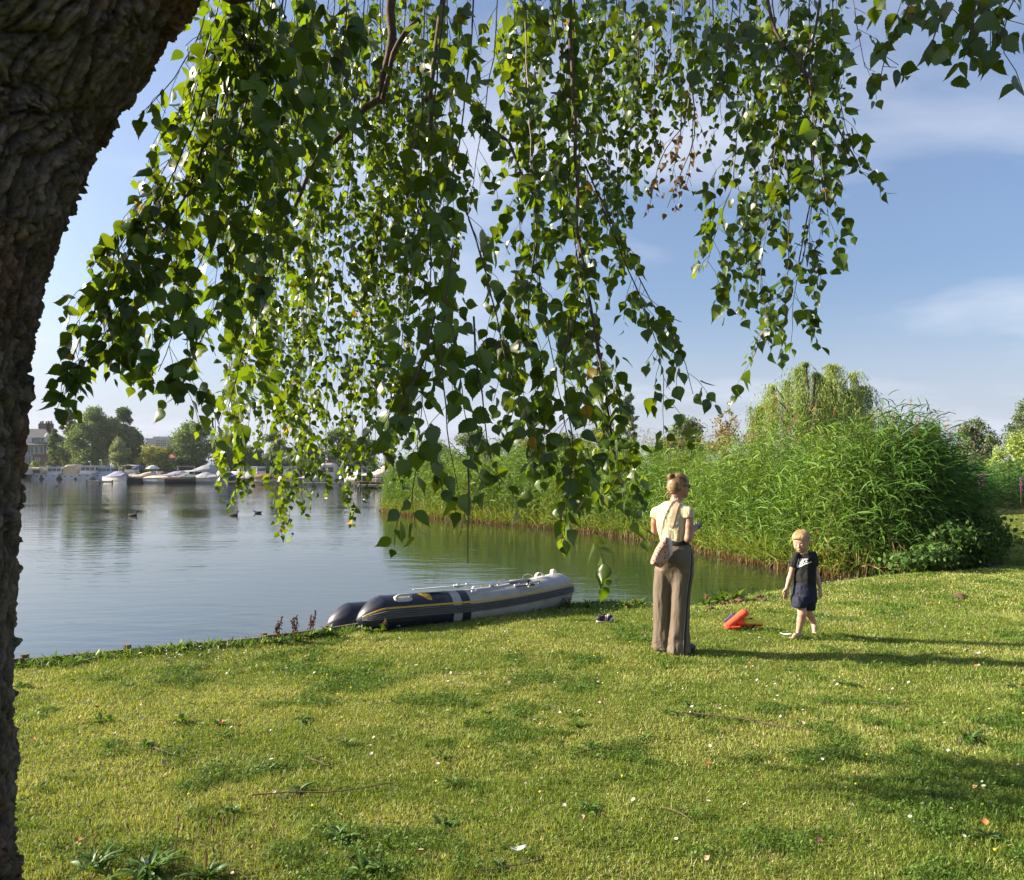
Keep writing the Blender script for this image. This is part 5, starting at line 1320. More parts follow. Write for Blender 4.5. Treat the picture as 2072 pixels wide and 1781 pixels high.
def finish_foliage():
    g = np.random.default_rng(2718)
    pos = np.array(FOL.pos); tip = np.array(FOL.tip); nrm = np.array(FOL.nrm); size = np.array(FOL.size); tone = np.array(FOL.tone)
    n = len(pos)
    dead = tone > 5
    t = np.where(dead, 0, tone)[:, None]
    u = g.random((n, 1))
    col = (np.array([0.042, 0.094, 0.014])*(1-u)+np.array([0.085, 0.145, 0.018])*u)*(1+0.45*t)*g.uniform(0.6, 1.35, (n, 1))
    yel = (g.random(n) < 0.003)[:, None]; col = np.where(yel, np.array([0.22, 0.16, 0.02]), col)
    col = np.where(dead[:, None], np.array([0.10, 0.065, 0.035])*g.uniform(0.6, 1.3, (n, 1)), col)
    curl = g.normal(0.14, 0.20, n); fold = np.abs(g.normal(0.20, 0.24, n))
    dead_curl = g.uniform(0.2, 0.6, n); curl = np.where(dead, dead_curl, curl); fold = np.where(dead, g.uniform(0.5, 1.1, n), fold)
    px = CX+F*pos[:, 0]/pos[:, 1]; py = YH-(pos[:, 2]-EYE)*F/pos[:, 1]
    seen = (px > -20) & (px < 2090) & (py > -20) & (py < 1800)
    order = np.argsort(np.where(seen, -size/pos[:, 1], 0))
    big = order[:300]; rest = np.setdiff1d(np.arange(n), big)
    far = rest[pos[rest, 1] > 2.75]; near = rest[pos[rest, 1] <= 2.75]
    Vs = []; Ts = []; Qs = []; Cs = []; off = 0
    for ids, tm in ((near, TFINE), (far, TSIMP)):
        V, tr, qd = place_leaves(tm, pos[ids]-BO, tip[ids], nrm[ids], size[ids], curl[ids], fold[ids])
        Vs.append(V); Ts.append(tr+off); Qs.append(qd+off); Cs.append(np.repeat(col[ids], len(tm[0]), 0)); off += len(V)
    o = obj('foliage', mesh_np('foliage', np.concatenate(Vs), [np.concatenate(Ts), np.concatenate(Qs)], np.concatenate(Cs)), M_bleaf, birch); o['kind'] = 'stuff'
    for i in big:
        V, tr, qd = place_leaves(TFINE, np.zeros((1, 3)), tip[i:i+1], nrm[i:i+1], size[i:i+1], curl[i:i+1], fold[i:i+1])
        obj('leaf', mesh_np('leaf', V, [tr, qd], np.repeat(col[i:i+1], len(V), 0)), M_bleaf, birch, loc=tuple(pos[i]-BO))
    tw = FOL.tw.build('twigs', M_twig, birch); tw['kind'] = 'stuff'
    print('birch leaves', n, 'tris', off)
finish_foliage()
# the crooked branch seen through the leaves, with its forks
def branch(pix, d, r0, r1):
    k = len(pix); P = smooth_path([W(x, y, d[0]+(d[1]-d[0])*i/(k-1)) for i, (x, y) in enumerate(pix)], step=0.04)
    wob = np.array([[mnoise.noise((i*0.23, d[0], 0)), mnoise.noise((i*0.23, 5, d[1])), mnoise.noise((i*0.23, 9, 2))] for i in range(len(P))])*0.012
    MB().tube(P+wob-BO, np.linspace(r0, r1, len(P)), 8).build('branch', M_branch, birch, smooth=True)
branch([(800, -60), (788, 20), (795, 70), (788, 120), (772, 165), (770, 200), (740, 218), (700, 262), (680, 285), (645, 310), (625, 345), (612, 390), (590, 440)], (3.0, 3.1), 0.022, 0.006)
branch([(850, 40), (820, 62), (795, 110), (790, 150), (775, 200)], (2.98, 3.02), 0.012, 0.010)
branch([(612, 388), (585, 380), (555, 382)], (3.08, 3.05), 0.006, 0.003)
branch([(1150, -60), (1158, 150), (1165, 330), (1172, 480), (1195, 620), (1220, 760), (1238, 900)], (2.85, 2.7), 0.009, 0.004)
branch([(905, -60), (885, 60), (872, 170), (868, 260)], (2.5, 2.4), 0.011, 0.006)
branch([(980, 250), (1015, 275), (1030, 290), (1050, 340), (1080, 400)], (2.7, 2.7), 0.007, 0.004)
branch([(470, -60), (455, 100), (430, 230), (390, 350), (330, 470)], (2.6, 2.4), 0.008, 0.003)
branch([(1540, -60), (1570, 60), (1640, 160), (1690, 250), (1730, 320)], (3.25, 3.1), 0.008, 0.003)
branch([(1660, 0), (1640, 120), (1645, 260), (1640, 400), (1610, 560)], (3.3, 3.2), 0.006, 0.0025)
branch([(945, 930), (950, 1010), (948, 1080), (945, 1140)], (1.9, 1.9), 0.0025, 0.0012)
# ================================================================== INFLATABLE BOAT
def rubber(name, c, rough=0.42, dirt=0.18):
    return mat(name, c, rough, 0.4, var=dirt, scale=5, bump=0.0012, bscale=14)
M_rg = rubber('grey_rubber', (0.25, 0.25, 0.25)); M_rn = rubber('navy_rubber', (0.011, 0.0125, 0.024), 0.38, 0.3)
M_rs = rubber('strake_rubber', (0.085, 0.09, 0.095), 0.45, 0.1); M_ry = mat('yellow_stripe', (0.40, 0.26, 0.02), 0.5, 0.4, var=0.1, scale=9)
M_rl = rubber('light_grey_rubber', (0.36, 0.36, 0.355), 0.45, 0.1)
M_floor = mat('boat_floor', (0.20, 0.20, 0.20), 0.7, 0.3, var=0.2, scale=6)
M_alu = mat('aluminium_tube', (0.62, 0.63, 0.65), 0.28, 0.5, metal=0.85); M_rope = mat('black_rope', (0.015, 0.015, 0.016), 0.8, 0.2, bump=0.002, bscale=300)
M_web = mat('pale_webbing', (0.42, 0.41, 0.39), 0.85, 0.2, var=0.1, scale=40)
BR, BA, BL = 0.214, 0.54, 2.63                                   # tube radius, half spacing, straight-to-bow length
def boat_centre(u):
    """centre line of the buoyancy tube: u in [0,1] from the near stern round the bow to the far stern"""
    u = np.asarray(u, float)
    s = np.where(u < 0.5, u, 1-u)*2                              # 0 at stern, 1 at bow
    sgn = np.where(u < 0.5, -1.0, 1.0)
    th = np.clip((s-0.60)/0.40, 0, 1)*math.pi/2
    x = np.where(s < 0.60, s/0.60*(BL-0.86), (BL-0.86)+0.86*np.sin(th))
    y = sgn*BA*np.where(s < 0.60, 1.0, np.cos(th)**0.8)
    z = 0.16*np.clip((x-0.9)/(BL-0.9), 0, 1)**1.8
    return np.stack([x, y, z], -1)
def tube_frames(u):
    P = boat_centre(u); e = 1e-3
    T = unit(boat_centre(np.clip(u+e, 0, 1))-boat_centre(np.clip(u-e, 0, 1)))
    up = np.array([0, 0, 1.0]); O = unit(np.cross(T, up)); U = unit(np.cross(O, T))    # O points outwards
    return P, T, O, U
def sweep(us, prof):
    """prof: list of (outward, up) points for each u"""
    P, T, O, U = tube_frames(us)
    return [[P[i]+O[i]*a+U[i]*b for a, b in prof] for i in range(len(us))]
def us_between(x0, x1, n, sgn):
    uu = np.linspace(0, 0.5, 800); xs_ = boat_centre(uu)[:, 0]
    u = np.interp(np.linspace(x0, x1, n), xs_, uu)
    return u if sgn < 0 else (1-u)
bcol = lambda a: (math.cos(a), math.sin(a))
ANG = np.linspace(0, 2*math.pi, 40, endpoint=False)
inflatable = thing('inflatable_boat', 'grey and navy inflatable boat with yellow stripe resting on the lake edge', 'boat', (0, 0, 0))
circ = [(BR*math.cos(a), BR*math.sin(a)) for a in ANG]
XN = 0.80
# grey tube round the bow
ug = np.concatenate([us_between(XN+0.22, BL-0.9, 8, -1), np.linspace(us_between(BL-0.88, BL-0.87, 2, -1)[0], 1-us_between(BL-0.88, BL-0.87, 2, -1)[0], 44), us_between(BL-0.9, XN+0.22, 8, 1)])
MB().loft(sweep(ug, circ), caps=False).build('tube', M_rg, inflatable, smooth=True)
# bands and navy ends with their cones
def ring_part(name, x0, x1, m, sgn, n=5, k=1.0):
    MB().loft(sweep(us_between(x0, x1, n, sgn), [(a*k, b*k) for a, b in circ]), caps=False).build(name, m, inflatable, smooth=True)
for sgn in (-1, 1):
    ring_part('navy_band', XN+0.11, XN+0.22, M_rn, sgn); ring_part('grey_band', XN, XN+0.11, M_rg, sgn)
    us = us_between(0.0, XN, 8, sgn); rings = sweep(us, circ)
    P0 = boat_centre(us[:1])[0]; cone = []
    for q in np.linspace(1, 0.06, 9):                             # the tapered, puckered end
        k = 0.30+0.70*q**0.62; xx = -0.25*(1-q)**0.75
        kk = (1-q)
        k = math.cos(kk*math.pi/2*0.97)**0.75*0.98+0.02
        cone.append([(P0[0]+xx, P0[1]-sgn*(-1)*0+(-sgn*-1)*a*k*(1+0.012*math.cos(9*t_)*kk), P0[2]+b*k-0.045*kk) for t_, (a, b) in zip(ANG, circ)])
    full = cone[::-1]
    # same winding and phase as the swept rings
    O = tube_frames(us[:1])[2][0]; U = tube_frames(us[:1])[3][0]
    full = []
    for q in np.linspace(0.0, 1, 10)[:-1]:
        kk = 1-q; k = max(0.03, math.cos(kk*math.pi/2)**0.62); xx = -0.27*kk**1.15
        puck = 1+0.02*kk*(1-kk)*4*np.cos(ANG*11)
        full.append([P0+np.array([xx, 0, -0.03*kk])+O*a*k*pk+U*b*k*pk for (a, b), pk in zip(circ, puck)])
    MB().loft(full+rings, caps=True).build('tube_end', M_rn, inflatable, smooth=True)
    # valve-side seam ring
    MB().loft(sweep(us_between(0.0, 0.025, 2, sgn), [(a*1.008, b*1.008) for a, b in circ]), caps=False).build('seam', M_rn, inflatable, smooth=True)
def strip(name, a0, a1, thick, m, n=120, xmin=-0.24, ridges=False):
    """rubbing strake: a band between two angles on the outer side, all round; runs over the cones as well"""
    uu = np.concatenate([np.linspace(0, 1, n)])
    prof = []
    angs = np.radians(np.linspace(a0, a1, 9))
    for i, a in enumerate(angs):
        r = BR+thick*(1.0 if 0 < i < 8 else 0.0)+(thick*0.55*(1 if i % 2 else -1) if ridges and 0 < i < 8 else 0)
        prof.append((r*math.cos(a), r*math.sin(a)))
    back = [((BR-0.01)*math.cos(a), (BR-0.01)*math.sin(a)) for a in angs[::-1]]
    rings = sweep(uu, prof+back)
    def endcap(u):
        P, T, O, U = [v[0] for v in tube_frames(np.array([u]))]
        out = []
        for q in np.linspace(0, 1, 9)[1:-1]:
            k = max(0.03, math.cos(q*math.pi/2)**0.62); xx = -0.27*q**1.15
            if q > 0.90: break
            out.append([P+np.array([xx, 0, -0.03*q])+O*a*k+U*b*k for a, b in prof+back])
        return out
    e0 = endcap(0.0); e1 = endcap(1.0)
    MB().loft(e0[::-1]+rings+e1).build(name, m, inflatable, smooth=not ridges)
strip('yellow_stripe', 13, 19, 0.004, M_ry)
strip('rubbing_strake', -15, 10, 0.014, M_rs, ridges=True)
# underside: keel floor and transom
fl = []
for x in np.linspace(0.05, BL-0.25, 9):
    hw = np.interp(x, [0, BL-0.9, BL-0.25], [BA, BA, 0.1]); z = 0.16*np.clip((x-0.9)/(BL-0.9), 0, 1)**1.8
    fl.append([(x, -hw, z-0.12), (x, -hw*0.5, z-0.17), (x, 0, z-0.24), (x, hw*0.5, z-0.17), (x, hw, z-0.12), (x, hw, z-0.09), (x, 0, z-0.13), (x, -hw, z-0.09)])
MB().loft(fl).build('floor', M_floor, inflatable)
MB().box((0.28, 0, 0.02), (0.035, 2*(BA-BR)+0.05, 0.40)).build('transom', M_floor, inflatable, bevel=0.01)
MB().box((1.25, 0, 0.12), (0.22, 2*BA, 0.025)).build('bench', M_floor, inflatable, bevel=0.006)
# helper: point on the tube skin
def skin(x, ang, sgn=-1, lift=0.0):
    u = us_between(x, x+1e-4, 2, sgn)[:1]; P, T, O, U = [v[0] for v in tube_frames(u)]
    a = math.radians(ang); n_ = O*math.cos(a)+U*math.sin(a)
    return P+n_*(BR+lift), T*(-1 if sgn > 0 else 1), n_, unit(np.cross(n_, T))
def grab_handle(x, ang, w=0.21, h=0.052, sgn=-1):
    p, T, n_, B = skin(x, ang, sgn); hnd = MB()
    pad = []
    a = np.linspace(0, 2*math.pi, 28, endpoint=False)
    sq = lambda t, p_: np.sign(t)*abs(t)**p_
    mk = lambda k, lift, kw=1: [p+T*(sq(math.cos(t), .45)*w/2*k)+B*(sq(math.sin(t), .6)*h*kw)+n_*(lift-(sq(math.sin(t), .6)*h*kw)**2/(2*BR)) for t in a]
    hnd.loft([mk(1, -0.004), mk(1, 0.008), mk(0.96, 0.014, 0.92), mk(0.9, 0.015, 0.6)])
    o = hnd.build('grab_handle', M_rl, inflatable, smooth=True)
    bar = smooth_path([p-T*w*0.40+n_*0.012, p-T*w*0.33+n_*0.045-B*0.003, p+n_*0.050, p+T*w*0.33+n_*0.045, p+T*w*0.40+n_*0.012], n=5)
    MB().tube(bar, 0.014, 8).build('grip', M_rl, o, smooth=True)
grab_handle(0.22, 47); grab_handle(BL-0.70, 42, 0.20)
grab_handle(0.22, 47, sgn=1)
# emblem: yellow V with dark slits on the navy end
def emblem(x, ang):
    p, T, n_, B = skin(x, ang)
    def poly(pts, lift, name, m):
        """convex outline cut into rows so that it follows the round of the tube"""
        bs = np.linspace(min(q[1] for q in pts)+1e-5, max(q[1] for q in pts)-1e-5, 12); rows = []
        for b in bs:
            xs_ = []
            for (x0, y0), (x1, y1) in zip(pts, pts[1:]+pts[:1]):
                if (y0-b)*(y1-b) <= 0 and y0 != y1: xs_.append(x0+(x1-x0)*(b-y0)/(y1-y0))
            rows.append([p+T*x_+Bv*b+n_*(l_-b*b/(2*BR)) for x_, l_ in ((min(xs_), lift), (max(xs_), lift), (max(xs_), -0.004), (min(xs_), -0.004))])
        MB().loft(rows).build(name, m, inflatable)
    Bv = B if B[2] > 0 else -B
    s = 0.066
    poly([(-1.25*s, 1.0*s), (0.8*s, 1.0*s), (0.8*s, -1.05*s), (0.25*s, -1.0*s)], 0.0035, 'emblem', M_ry)
    poly([(-0.62*s, 0.62*s), (-0.44*s, 0.62*s), (0.24*s, -0.42*s), (0.20*s, -0.62*s)], 0.0055, 'emblem_line', M_rn)
    poly([(0.38*s, 0.66*s), (0.50*s, 0.66*s), (0.50*s, -0.62*s), (0.38*s, -0.58*s)], 0.0055, 'emblem_line', M_rn)
emblem(0.50, 50)
# webbing grab straps over the bow, seat fittings
def strap(p0, p1, n_, h, name='grab_strap', w=0.022):
    p0, p1, n_ = map(np.asarray, (p0, p1, n_)); mid = (p0+p1)/2
    P = smooth_path([p0, p0*0.8+p1*0.2+n_*h*0.75, mid+n_*h, p1*0.8+p0*0.2+n_*h*0.75, p1], n=5)
    T_ = unit(np.gradient(P, axis=0)); side = unit(np.cross(T_, n_))
    th = np.cross(side, T_)*0.0016
    MB().loft([[P[i]-side[i]*w+th[i], P[i]+side[i]*w+th[i], P[i]+side[i]*w-th[i], P[i]-side[i]*w-th[i]] for i in range(len(P))]).build(name, M_web, inflatable)
for x_, sgn in ((BL-0.46, -1), (BL-0.17, -1), (BL-0.12, 1), (BL-0.42, 1), (BL-0.80, 1)):
    p, T, n_, B = skin(x_, 88, sgn); strap(p-T*0.085, p+T*0.085, n_, 0.062)
M_fit = mat('metal_fitting', (0.55, 0.55, 0.55), 0.35, 0.5, metal=0.7)
for x_, a_ in ((1.12, 52), (1.72, 52)):
    p, T, n_, B = skin(x_, a_); MB().box(p+n_*0.008-T*0.03, (0.028, 0.028, 0.028)).build('fitting', M_fit, inflatable, bevel=0.006); MB().tube([p+n_*0.01+T*0.01, p+n_*0.022+T*0.03+B*0.01, p+n_*0.01+T*0.05+B*0.03], 0.005, 6).build('fitting', M_fit, inflatable)
p, T, n_, B = skin(1.42, 80)
MB().sphere(p+n_*0.022, (0.034, 0.034, 0.03), 12, 8).build('rowlock', M_fit, inflatable, smooth=True)
p, T, n_, B = skin(BL-0.36, -58)
MB().tube(np.array([p+T*0.045*math.cos(t)+n_*0.02-np.array([0, 0, 1])*0.045*math.sin(t) for t in np.linspace(0, 2*math.pi, 14)]), 0.005, 6).build('towing_ring', M_fit, inflatable)
# black rope tied round the bow handle
p, T, n_, B = skin(BL-0.78, 48)
rp_ = smooth_path([p-T*0.17+n_*0.02-B*0.01, p-T*0.10+n_*0.03+B*0.035*(1 if B[2] < 0 else -1), p-T*0.03+n_*0.035+B*0.045*(1 if B[2] < 0 else -1), p+n_*0.06, p+T*0.01+n_*0.05, p-T*0.015+n_*0.06, p+T*0.015+n_*0.03+B*0.03*(1 if B[2] < 0 else -1), p+T*0.075+n_*0.02+B*0.045*(1 if B[2] < 0 else -1)], n=6)
MB().tube(rp_, 0.0085, 7).build('mooring_rope', M_rope, inflatable, smooth=True)
MB().sphere(p+n_*0.05, 0.02, 8, 6).build('knot', M_rope, inflatable, smooth=True)
# place it: stern on the bank edge, bow over the water, rolled towards the lake
BOAT_R = Matrix.Rotation(math.radians(31.0), 4, 'Z') @ Matrix.Rotation(math.radians(1.4), 4, 'Y') @ Matrix.Rotation(math.radians(-13.0), 4, 'X')
near_stern = Vector(W(769, 1245, 8.12))
inflatable.matrix_world = Matrix.Translation(near_stern) @ BOAT_R @ Matrix.Translation(Vector((0, BA, 0)))
# oar lying along the near tube
oar = thing('oar', 'aluminium oar lying along the top of the inflatable boat', 'oar', (0, 0, 0))
p0, T, n_, B = skin(0.62, 84); p1, T1, n1, B1 = skin(1.62, 78)
a_ = p0+n_*0.045; b_ = p1+n1*0.026; ax = unit(b_-a_)
MB().tube([a_+ax*0.28, a_+ax*0.7, b_+ax*0.24], 0.0165, 10).build('shaft', M_alu, oar, smooth=True)
MB().tube([b_+ax*0.05, b_+ax*0.34], 0.021, 10).build('handle_grip', M_rg, oar, smooth=True)
sd = unit(np.cross(ax, n_))
bl = []
for q, w in ((-0.22, 0.02), (-0.16, 0.06), (0.0, 0.075), (0.18, 0.06), (0.30, 0.02)):
    c = a_+ax*(q); bl.append([c-sd*w+n_*0.004, c+sd*w+n_*0.004, c+sd*w-n_*0.003, c-sd*w-n_*0.003])
MB().loft(bl).build('blade', M_rl, oar)
for q in (0.32, 0.44): MB().tube([a_+ax*q, a_+ax*(q+0.035)], 0.024, 10).build('collar', M_fit, oar, smooth=True)
oar.matrix_world = inflatable.matrix_world
# ================================================================== PEOPLE (smooth-blended solids turned into one skin)
class Solid:
    def __init__(s, lo, hi, h):
        s.lo = np.array(lo, float); s.h = h; n = np.ceil((np.array(hi)-s.lo)/h).astype(int)+1
        s.ax = [s.lo[i]+h*np.arange(n[i]) for i in range(3)]
        s.F = np.full(tuple(n), 1.0, np.float32)
    def _slab(s, lo, hi):
        sl = []
        for i in range(3):
            a = max(0, int((lo[i]-s.lo[i])/s.h)-1); b = min(len(s.ax[i]), int((hi[i]-s.lo[i])/s.h)+3)
            if b <= a: return None
            sl.append(slice(a, b))
        return tuple(sl)
    def op(s, fn, lo, hi, k=0.02, mode='add'):
        m = k+0.015; sl = s._slab(np.array(lo)-m, np.array(hi)+m)
        if sl is None: return s
        P = np.meshgrid(*[s.ax[i][sl[i]] for i in range(3)], indexing='ij')
        d = fn(*P); a = s.F[sl]
        if mode == 'add':
            t = np.clip(0.5+0.5*(a-d)/k, 0, 1); s.F[sl] = a*(1-t)+d*t-k*t*(1-t)
        elif mode == 'cut':
            d = -d; t = np.clip(0.5-0.5*(a-d)/k, 0, 1); s.F[sl] = a*(1-t)+d*t+k*t*(1-t)
        return s
    def cone(s, a, b, r0, r1, k=0.02, mode='add', cap=False):
        a = np.array(a, float); b = np.array(b, float); ba = b-a; L2 = ba@ba
        def fn(x, y, z):
            t = np.clip(((x-a[0])*ba[0]+(y-a[1])*ba[1]+(z-a[2])*ba[2])/L2, 0, 1)
            v = np.sqrt((x-a[0]-t*ba[0])**2+(y-a[1]-t*ba[1])**2+(z-a[2]-t*ba[2])**2)-(r0+(r1-r0)*t)
            return np.maximum(v, ((x-b[0])*ba[0]+(y-b[1])*ba[1]+(z-b[2])*ba[2])/math.sqrt(L2)) if cap else v
        r = max(r0, r1); return s.op(fn, np.minimum(a, b)-r, np.maximum(a, b)+r, k, mode)
    def chain(s, pts, rad, k=0.02):
        for i in range(len(pts)-1): s.cone(pts[i], pts[i+1], rad[i], rad[i+1], k)
        return s
    def ell(s, c, r, R=None, k=0.02, mode='add'):
        """R: columns are the ellipsoid's axes"""
        c = np.array(c, float); r = np.array(r, float); R = np.eye(3) if R is None else np.array(R, float)
        def fn(x, y, z):
            q = [(x-c[0])*R[0, i]+(y-c[1])*R[1, i]+(z-c[2])*R[2, i] for i in range(3)]
            k0 = np.sqrt(sum((q[i]/r[i])**2 for i in range(3))); k1 = np.sqrt(sum((q[i]/r[i]**2)**2 for i in range(3)))
            return k0*(k0-1)/np.maximum(k1, 1e-6)
        m = r.max(); return s.op(fn, c-m, c+m, k, mode)
    def stack(s, rows, ux, k=0.02, mode='add', power=2.0):
        """rows: (z, cx, cy, a, b): ellipse sections with half-axis a along ux and b across"""
        rows = np.array(rows, float); rows = rows[np.argsort(rows[:, 0])]
        ux = unit(np.array(ux, float)); vx = np.array([-ux[1], ux[0]])
        zs = rows[:, 0]; zc = (zs[0]+zs[-1])/2; zh = (zs[-1]-zs[0])/2
        def fn(x, y, z):
            I = lambda j: np.interp(z, zs, rows[:, j])
            cx, cy, a, b = I(1), I(2), I(3), I(4); dx, dy = x-cx, y-cy
            u = np.abs(dx*ux[0]+dy*ux[1])/a; v = np.abs(dx*vx[0]+dy*vx[1])/b
            rr = (u**power+v**power)**(1/power)
            return np.maximum((rr-1)*np.minimum(a, b), np.abs(z-zc)-zh)
        m = rows[:, 3:5].max(); lo = [rows[:, 1].min()-m, rows[:, 2].min()-m, zs[0]]; hi = [rows[:, 1].max()+m, rows[:, 2].max()+m, zs[-1]]
        return s.op(fn, lo, hi, k, mode)
    def half(s, p, n_, k=0.004):
        """keep only the side of the plane that n points away from"""
        p = np.array(p, float); n_ = unit(np.array(n_, float))
        X, Y, Z = np.meshgrid(*s.ax, indexing='ij', sparse=True)
        d = (X-p[0])*n_[0]+(Y-p[1])*n_[1]+(Z-p[2])*n_[2]
        s.F = np.maximum(s.F, d).astype(np.float32); return s
    def skin(s, relax=2):
        Fv = s.F; S = Fv < 0; n = Fv.shape
        c = np.zeros(tuple(q-1 for q in n), np.int8)
        cor = [(i, j, k) for i in (0, 1) for j in (0, 1) for k in (0, 1)]
        for i, j, k in cor: c += S[i:n[0]-1+i, j:n[1]-1+j, k:n[2]-1+k]
        act = np.argwhere((c > 0) & (c < 8)); m = len(act)
        vals = np.stack([Fv[act[:, 0]+i, act[:, 1]+j, act[:, 2]+k] for i, j, k in cor], 1)
        cp = np.array(cor, float); acc = np.zeros((m, 3)); cnt = np.zeros(m)
        for a in range(8):
            for b in range(a+1, 8):
                if np.abs(cp[a]-cp[b]).sum() != 1: continue
                x = (vals[:, a] < 0) != (vals[:, b] < 0)
                t = vals[x, a]/(vals[x, a]-vals[x, b]); acc[x] += cp[a]+(cp[b]-cp[a])*t[:, None]; cnt[x] += 1
        V = s.lo+(act+acc/cnt[:, None])*s.h
        idx = np.full(c.shape, -1, np.int32); idx[tuple(act.T)] = np.arange(m)
        Q = []
        for ax in range(3):
            o = [(1, 2), (2, 0), (0, 1)][ax]
            A = S[tuple(slice(0, n[i]-1) if i == ax else slice(1, n[i]-1) for i in range(3))]
            B = S[tuple(slice(1, n[i]) if i == ax else slice(1, n[i]-1) for i in range(3))]
            for flip in (False, True):
                e = np.argwhere((A & ~B) if not flip else (~A & B))
                if not len(e): continue
                e = e.copy()
                for i in range(3):
                    if i != ax: e[:, i] += 1
                q = []
                for du, dv in ((0, 0), (1, 0), (1, 1), (0, 1)):
                    f = e.copy(); f[:, o[0]] -= du; f[:, o[1]] -= dv; q.append(idx[tuple(f.T)])
                q = np.stack(q, 1); Q.append(q if not flip else q[:, ::-1])
        Q = np.concatenate(Q); Q = Q[(Q >= 0).all(1)]
        for _ in range(relax):
            sm = np.zeros_like(V); w = np.zeros(len(V))
            for a, b in ((0, 1), (1, 2), (2, 3), (3, 0)):
                np.add.at(sm, Q[:, a], V[Q[:, b]]); np.add.at(w, Q[:, a], 1); np.add.at(sm, Q[:, b], V[Q[:, a]]); np.add.at(w, Q[:, b], 1)
            V = V*0.5+0.5*sm/np.maximum(w, 1)[:, None]
        return V, Q
def normals(V, Q):
    fn = np.cross(V[Q[:, 2]]-V[Q[:, 0]], V[Q[:, 3]]-V[Q[:, 1]]); N = np.zeros_like(V)
    for i in range(4): np.add.at(N, Q[:, i], fn)
    return unit(N)
def wrinkle(V, Q, amp, scale, mask=None):
    N = normals(V, Q); d = (fbm(V*np.array(scale)+7.7, 3, 0.5)-0.5)*2*amp
    if mask is not None: d = d*mask
    return V+N*d[:, None]
def bvh(V, Q): return BVHTree.FromPolygons([tuple(v) for v in V], [tuple(int(i) for i in q) for q in Q])
def cast(tree, x, z, lift=0.003, y0=-1.5, fall=None):
    h = tree.ray_cast(Vector((x, y0, z)), Vector((0, 1, 0)))
    if h[0] is None: return np.array(fall) if fall is not None else None
    return np.array(h[0])+np.array(h[1])*lift*(1 if h[1].y < 0 else -1)
def ribbon_on(tree, pts, w, lift, name, m, parent, n=10, thick=0.002):
    """flat band laid on a garment along picture-plane points (x, z)"""
    P2 = smooth_path([(x, 0, z) for x, z in pts], n=n); out = []
    T = unit(np.gradient(P2, axis=0)); S_ = np.c_[T[:, 2], np.zeros(len(T)), -T[:, 0]]
    L_ = []; R_ = []
    lasty = None
    for p, s_ in zip(P2, S_):
        a = cast(tree, p[0]-s_[0]*w/2, p[2]-s_[2]*w/2, lift); b = cast(tree, p[0]+s_[0]*w/2, p[2]+s_[2]*w/2, lift)
        if a is None and b is None:
            if lasty is None: continue
            a = np.array([p[0]-s_[0]*w/2, lasty, p[2]-s_[2]*w/2]); b = np.array([p[0]+s_[0]*w/2, lasty, p[2]+s_[2]*w/2])
        elif a is None: a = np.array([p[0]-s_[0]*w/2, b[1], p[2]-s_[2]*w/2])
        elif b is None: b = np.array([p[0]+s_[0]*w/2, a[1], p[2]+s_[2]*w/2])
        lasty = (a[1]+b[1])/2; L_.append(a); R_.append(b)
    L_, R_ = np.array(L_), np.array(R_)
    k = np.array([0.25, 0.5, 0.25])
    for arr in (L_, R_): arr[1:-1, 1] = np.minimum(arr[1:-1, 1], arr[:-2, 1]*0.25+arr[1:-1, 1]*0.5+arr[2:, 1]*0.25)
    back = np.array([0, thick, 0])
    MB().loft([[L_[i], R_[i], R_[i]+back, L_[i]+back] for i in range(len(L_))]).build(name, m, parent, smooth=False)
def solid_obj(name, V, Q, m, parent, off): return obj(name, mesh_np(name, V-np.asarray(off), [Q], smooth=True), m, parent)
def hand(S, w, d, n_, s, k, curl=0.6, spread=0.25, r=1.0):
    """wrist w, direction d, palm normal n_ (fingers curl towards it), s: thumb side; k: hand length"""
    w, d, n_, s = [np.array(v, float) for v in (w, unit(d), unit(n_), unit(s))]
    pc = w+d*k*0.28
    R = np.stack([d, s, n_], 1); S.ell(pc, (k*0.27, k*0.185, k*0.095), R, 0.006); S.ell(w+d*k*0.40, (k*0.15, k*0.195, k*0.08), R, 0.006)
    for i, (o, L) in enumerate(((0.155, 0.50), (0.052, 0.56), (-0.052, 0.52), (-0.15, 0.41))):
        a = w+d*k*0.50+s*k*o; dd = unit(d+s*o*spread*2); rr = k*0.048*r
        c1 = curl*0.5; p1 = a+unit(dd+n_*c1*0.5)*k*L*0.45; d2 = unit(dd+n_*c1*1.8); p2 = p1+d2*k*L*0.32; d3 = unit(dd*0.8+n_*c1*3.2); p3 = p2+d3*k*L*0.25
        S.chain([a, p1, p2, p3], [rr*1.1, rr, rr*0.92, rr*0.8], 0.003)
    t0 = w+d*k*0.16+s*k*0.17; t1 = t0+unit(d*0.75+s*0.6+n_*0.25)*k*0.22; t2 = t1+unit(d*1.0+s*0.12+n_*0.35)*k*0.20
    S.chain([t0, t1, t2], [k*0.075, k*0.056, k*0.046], 0.005)
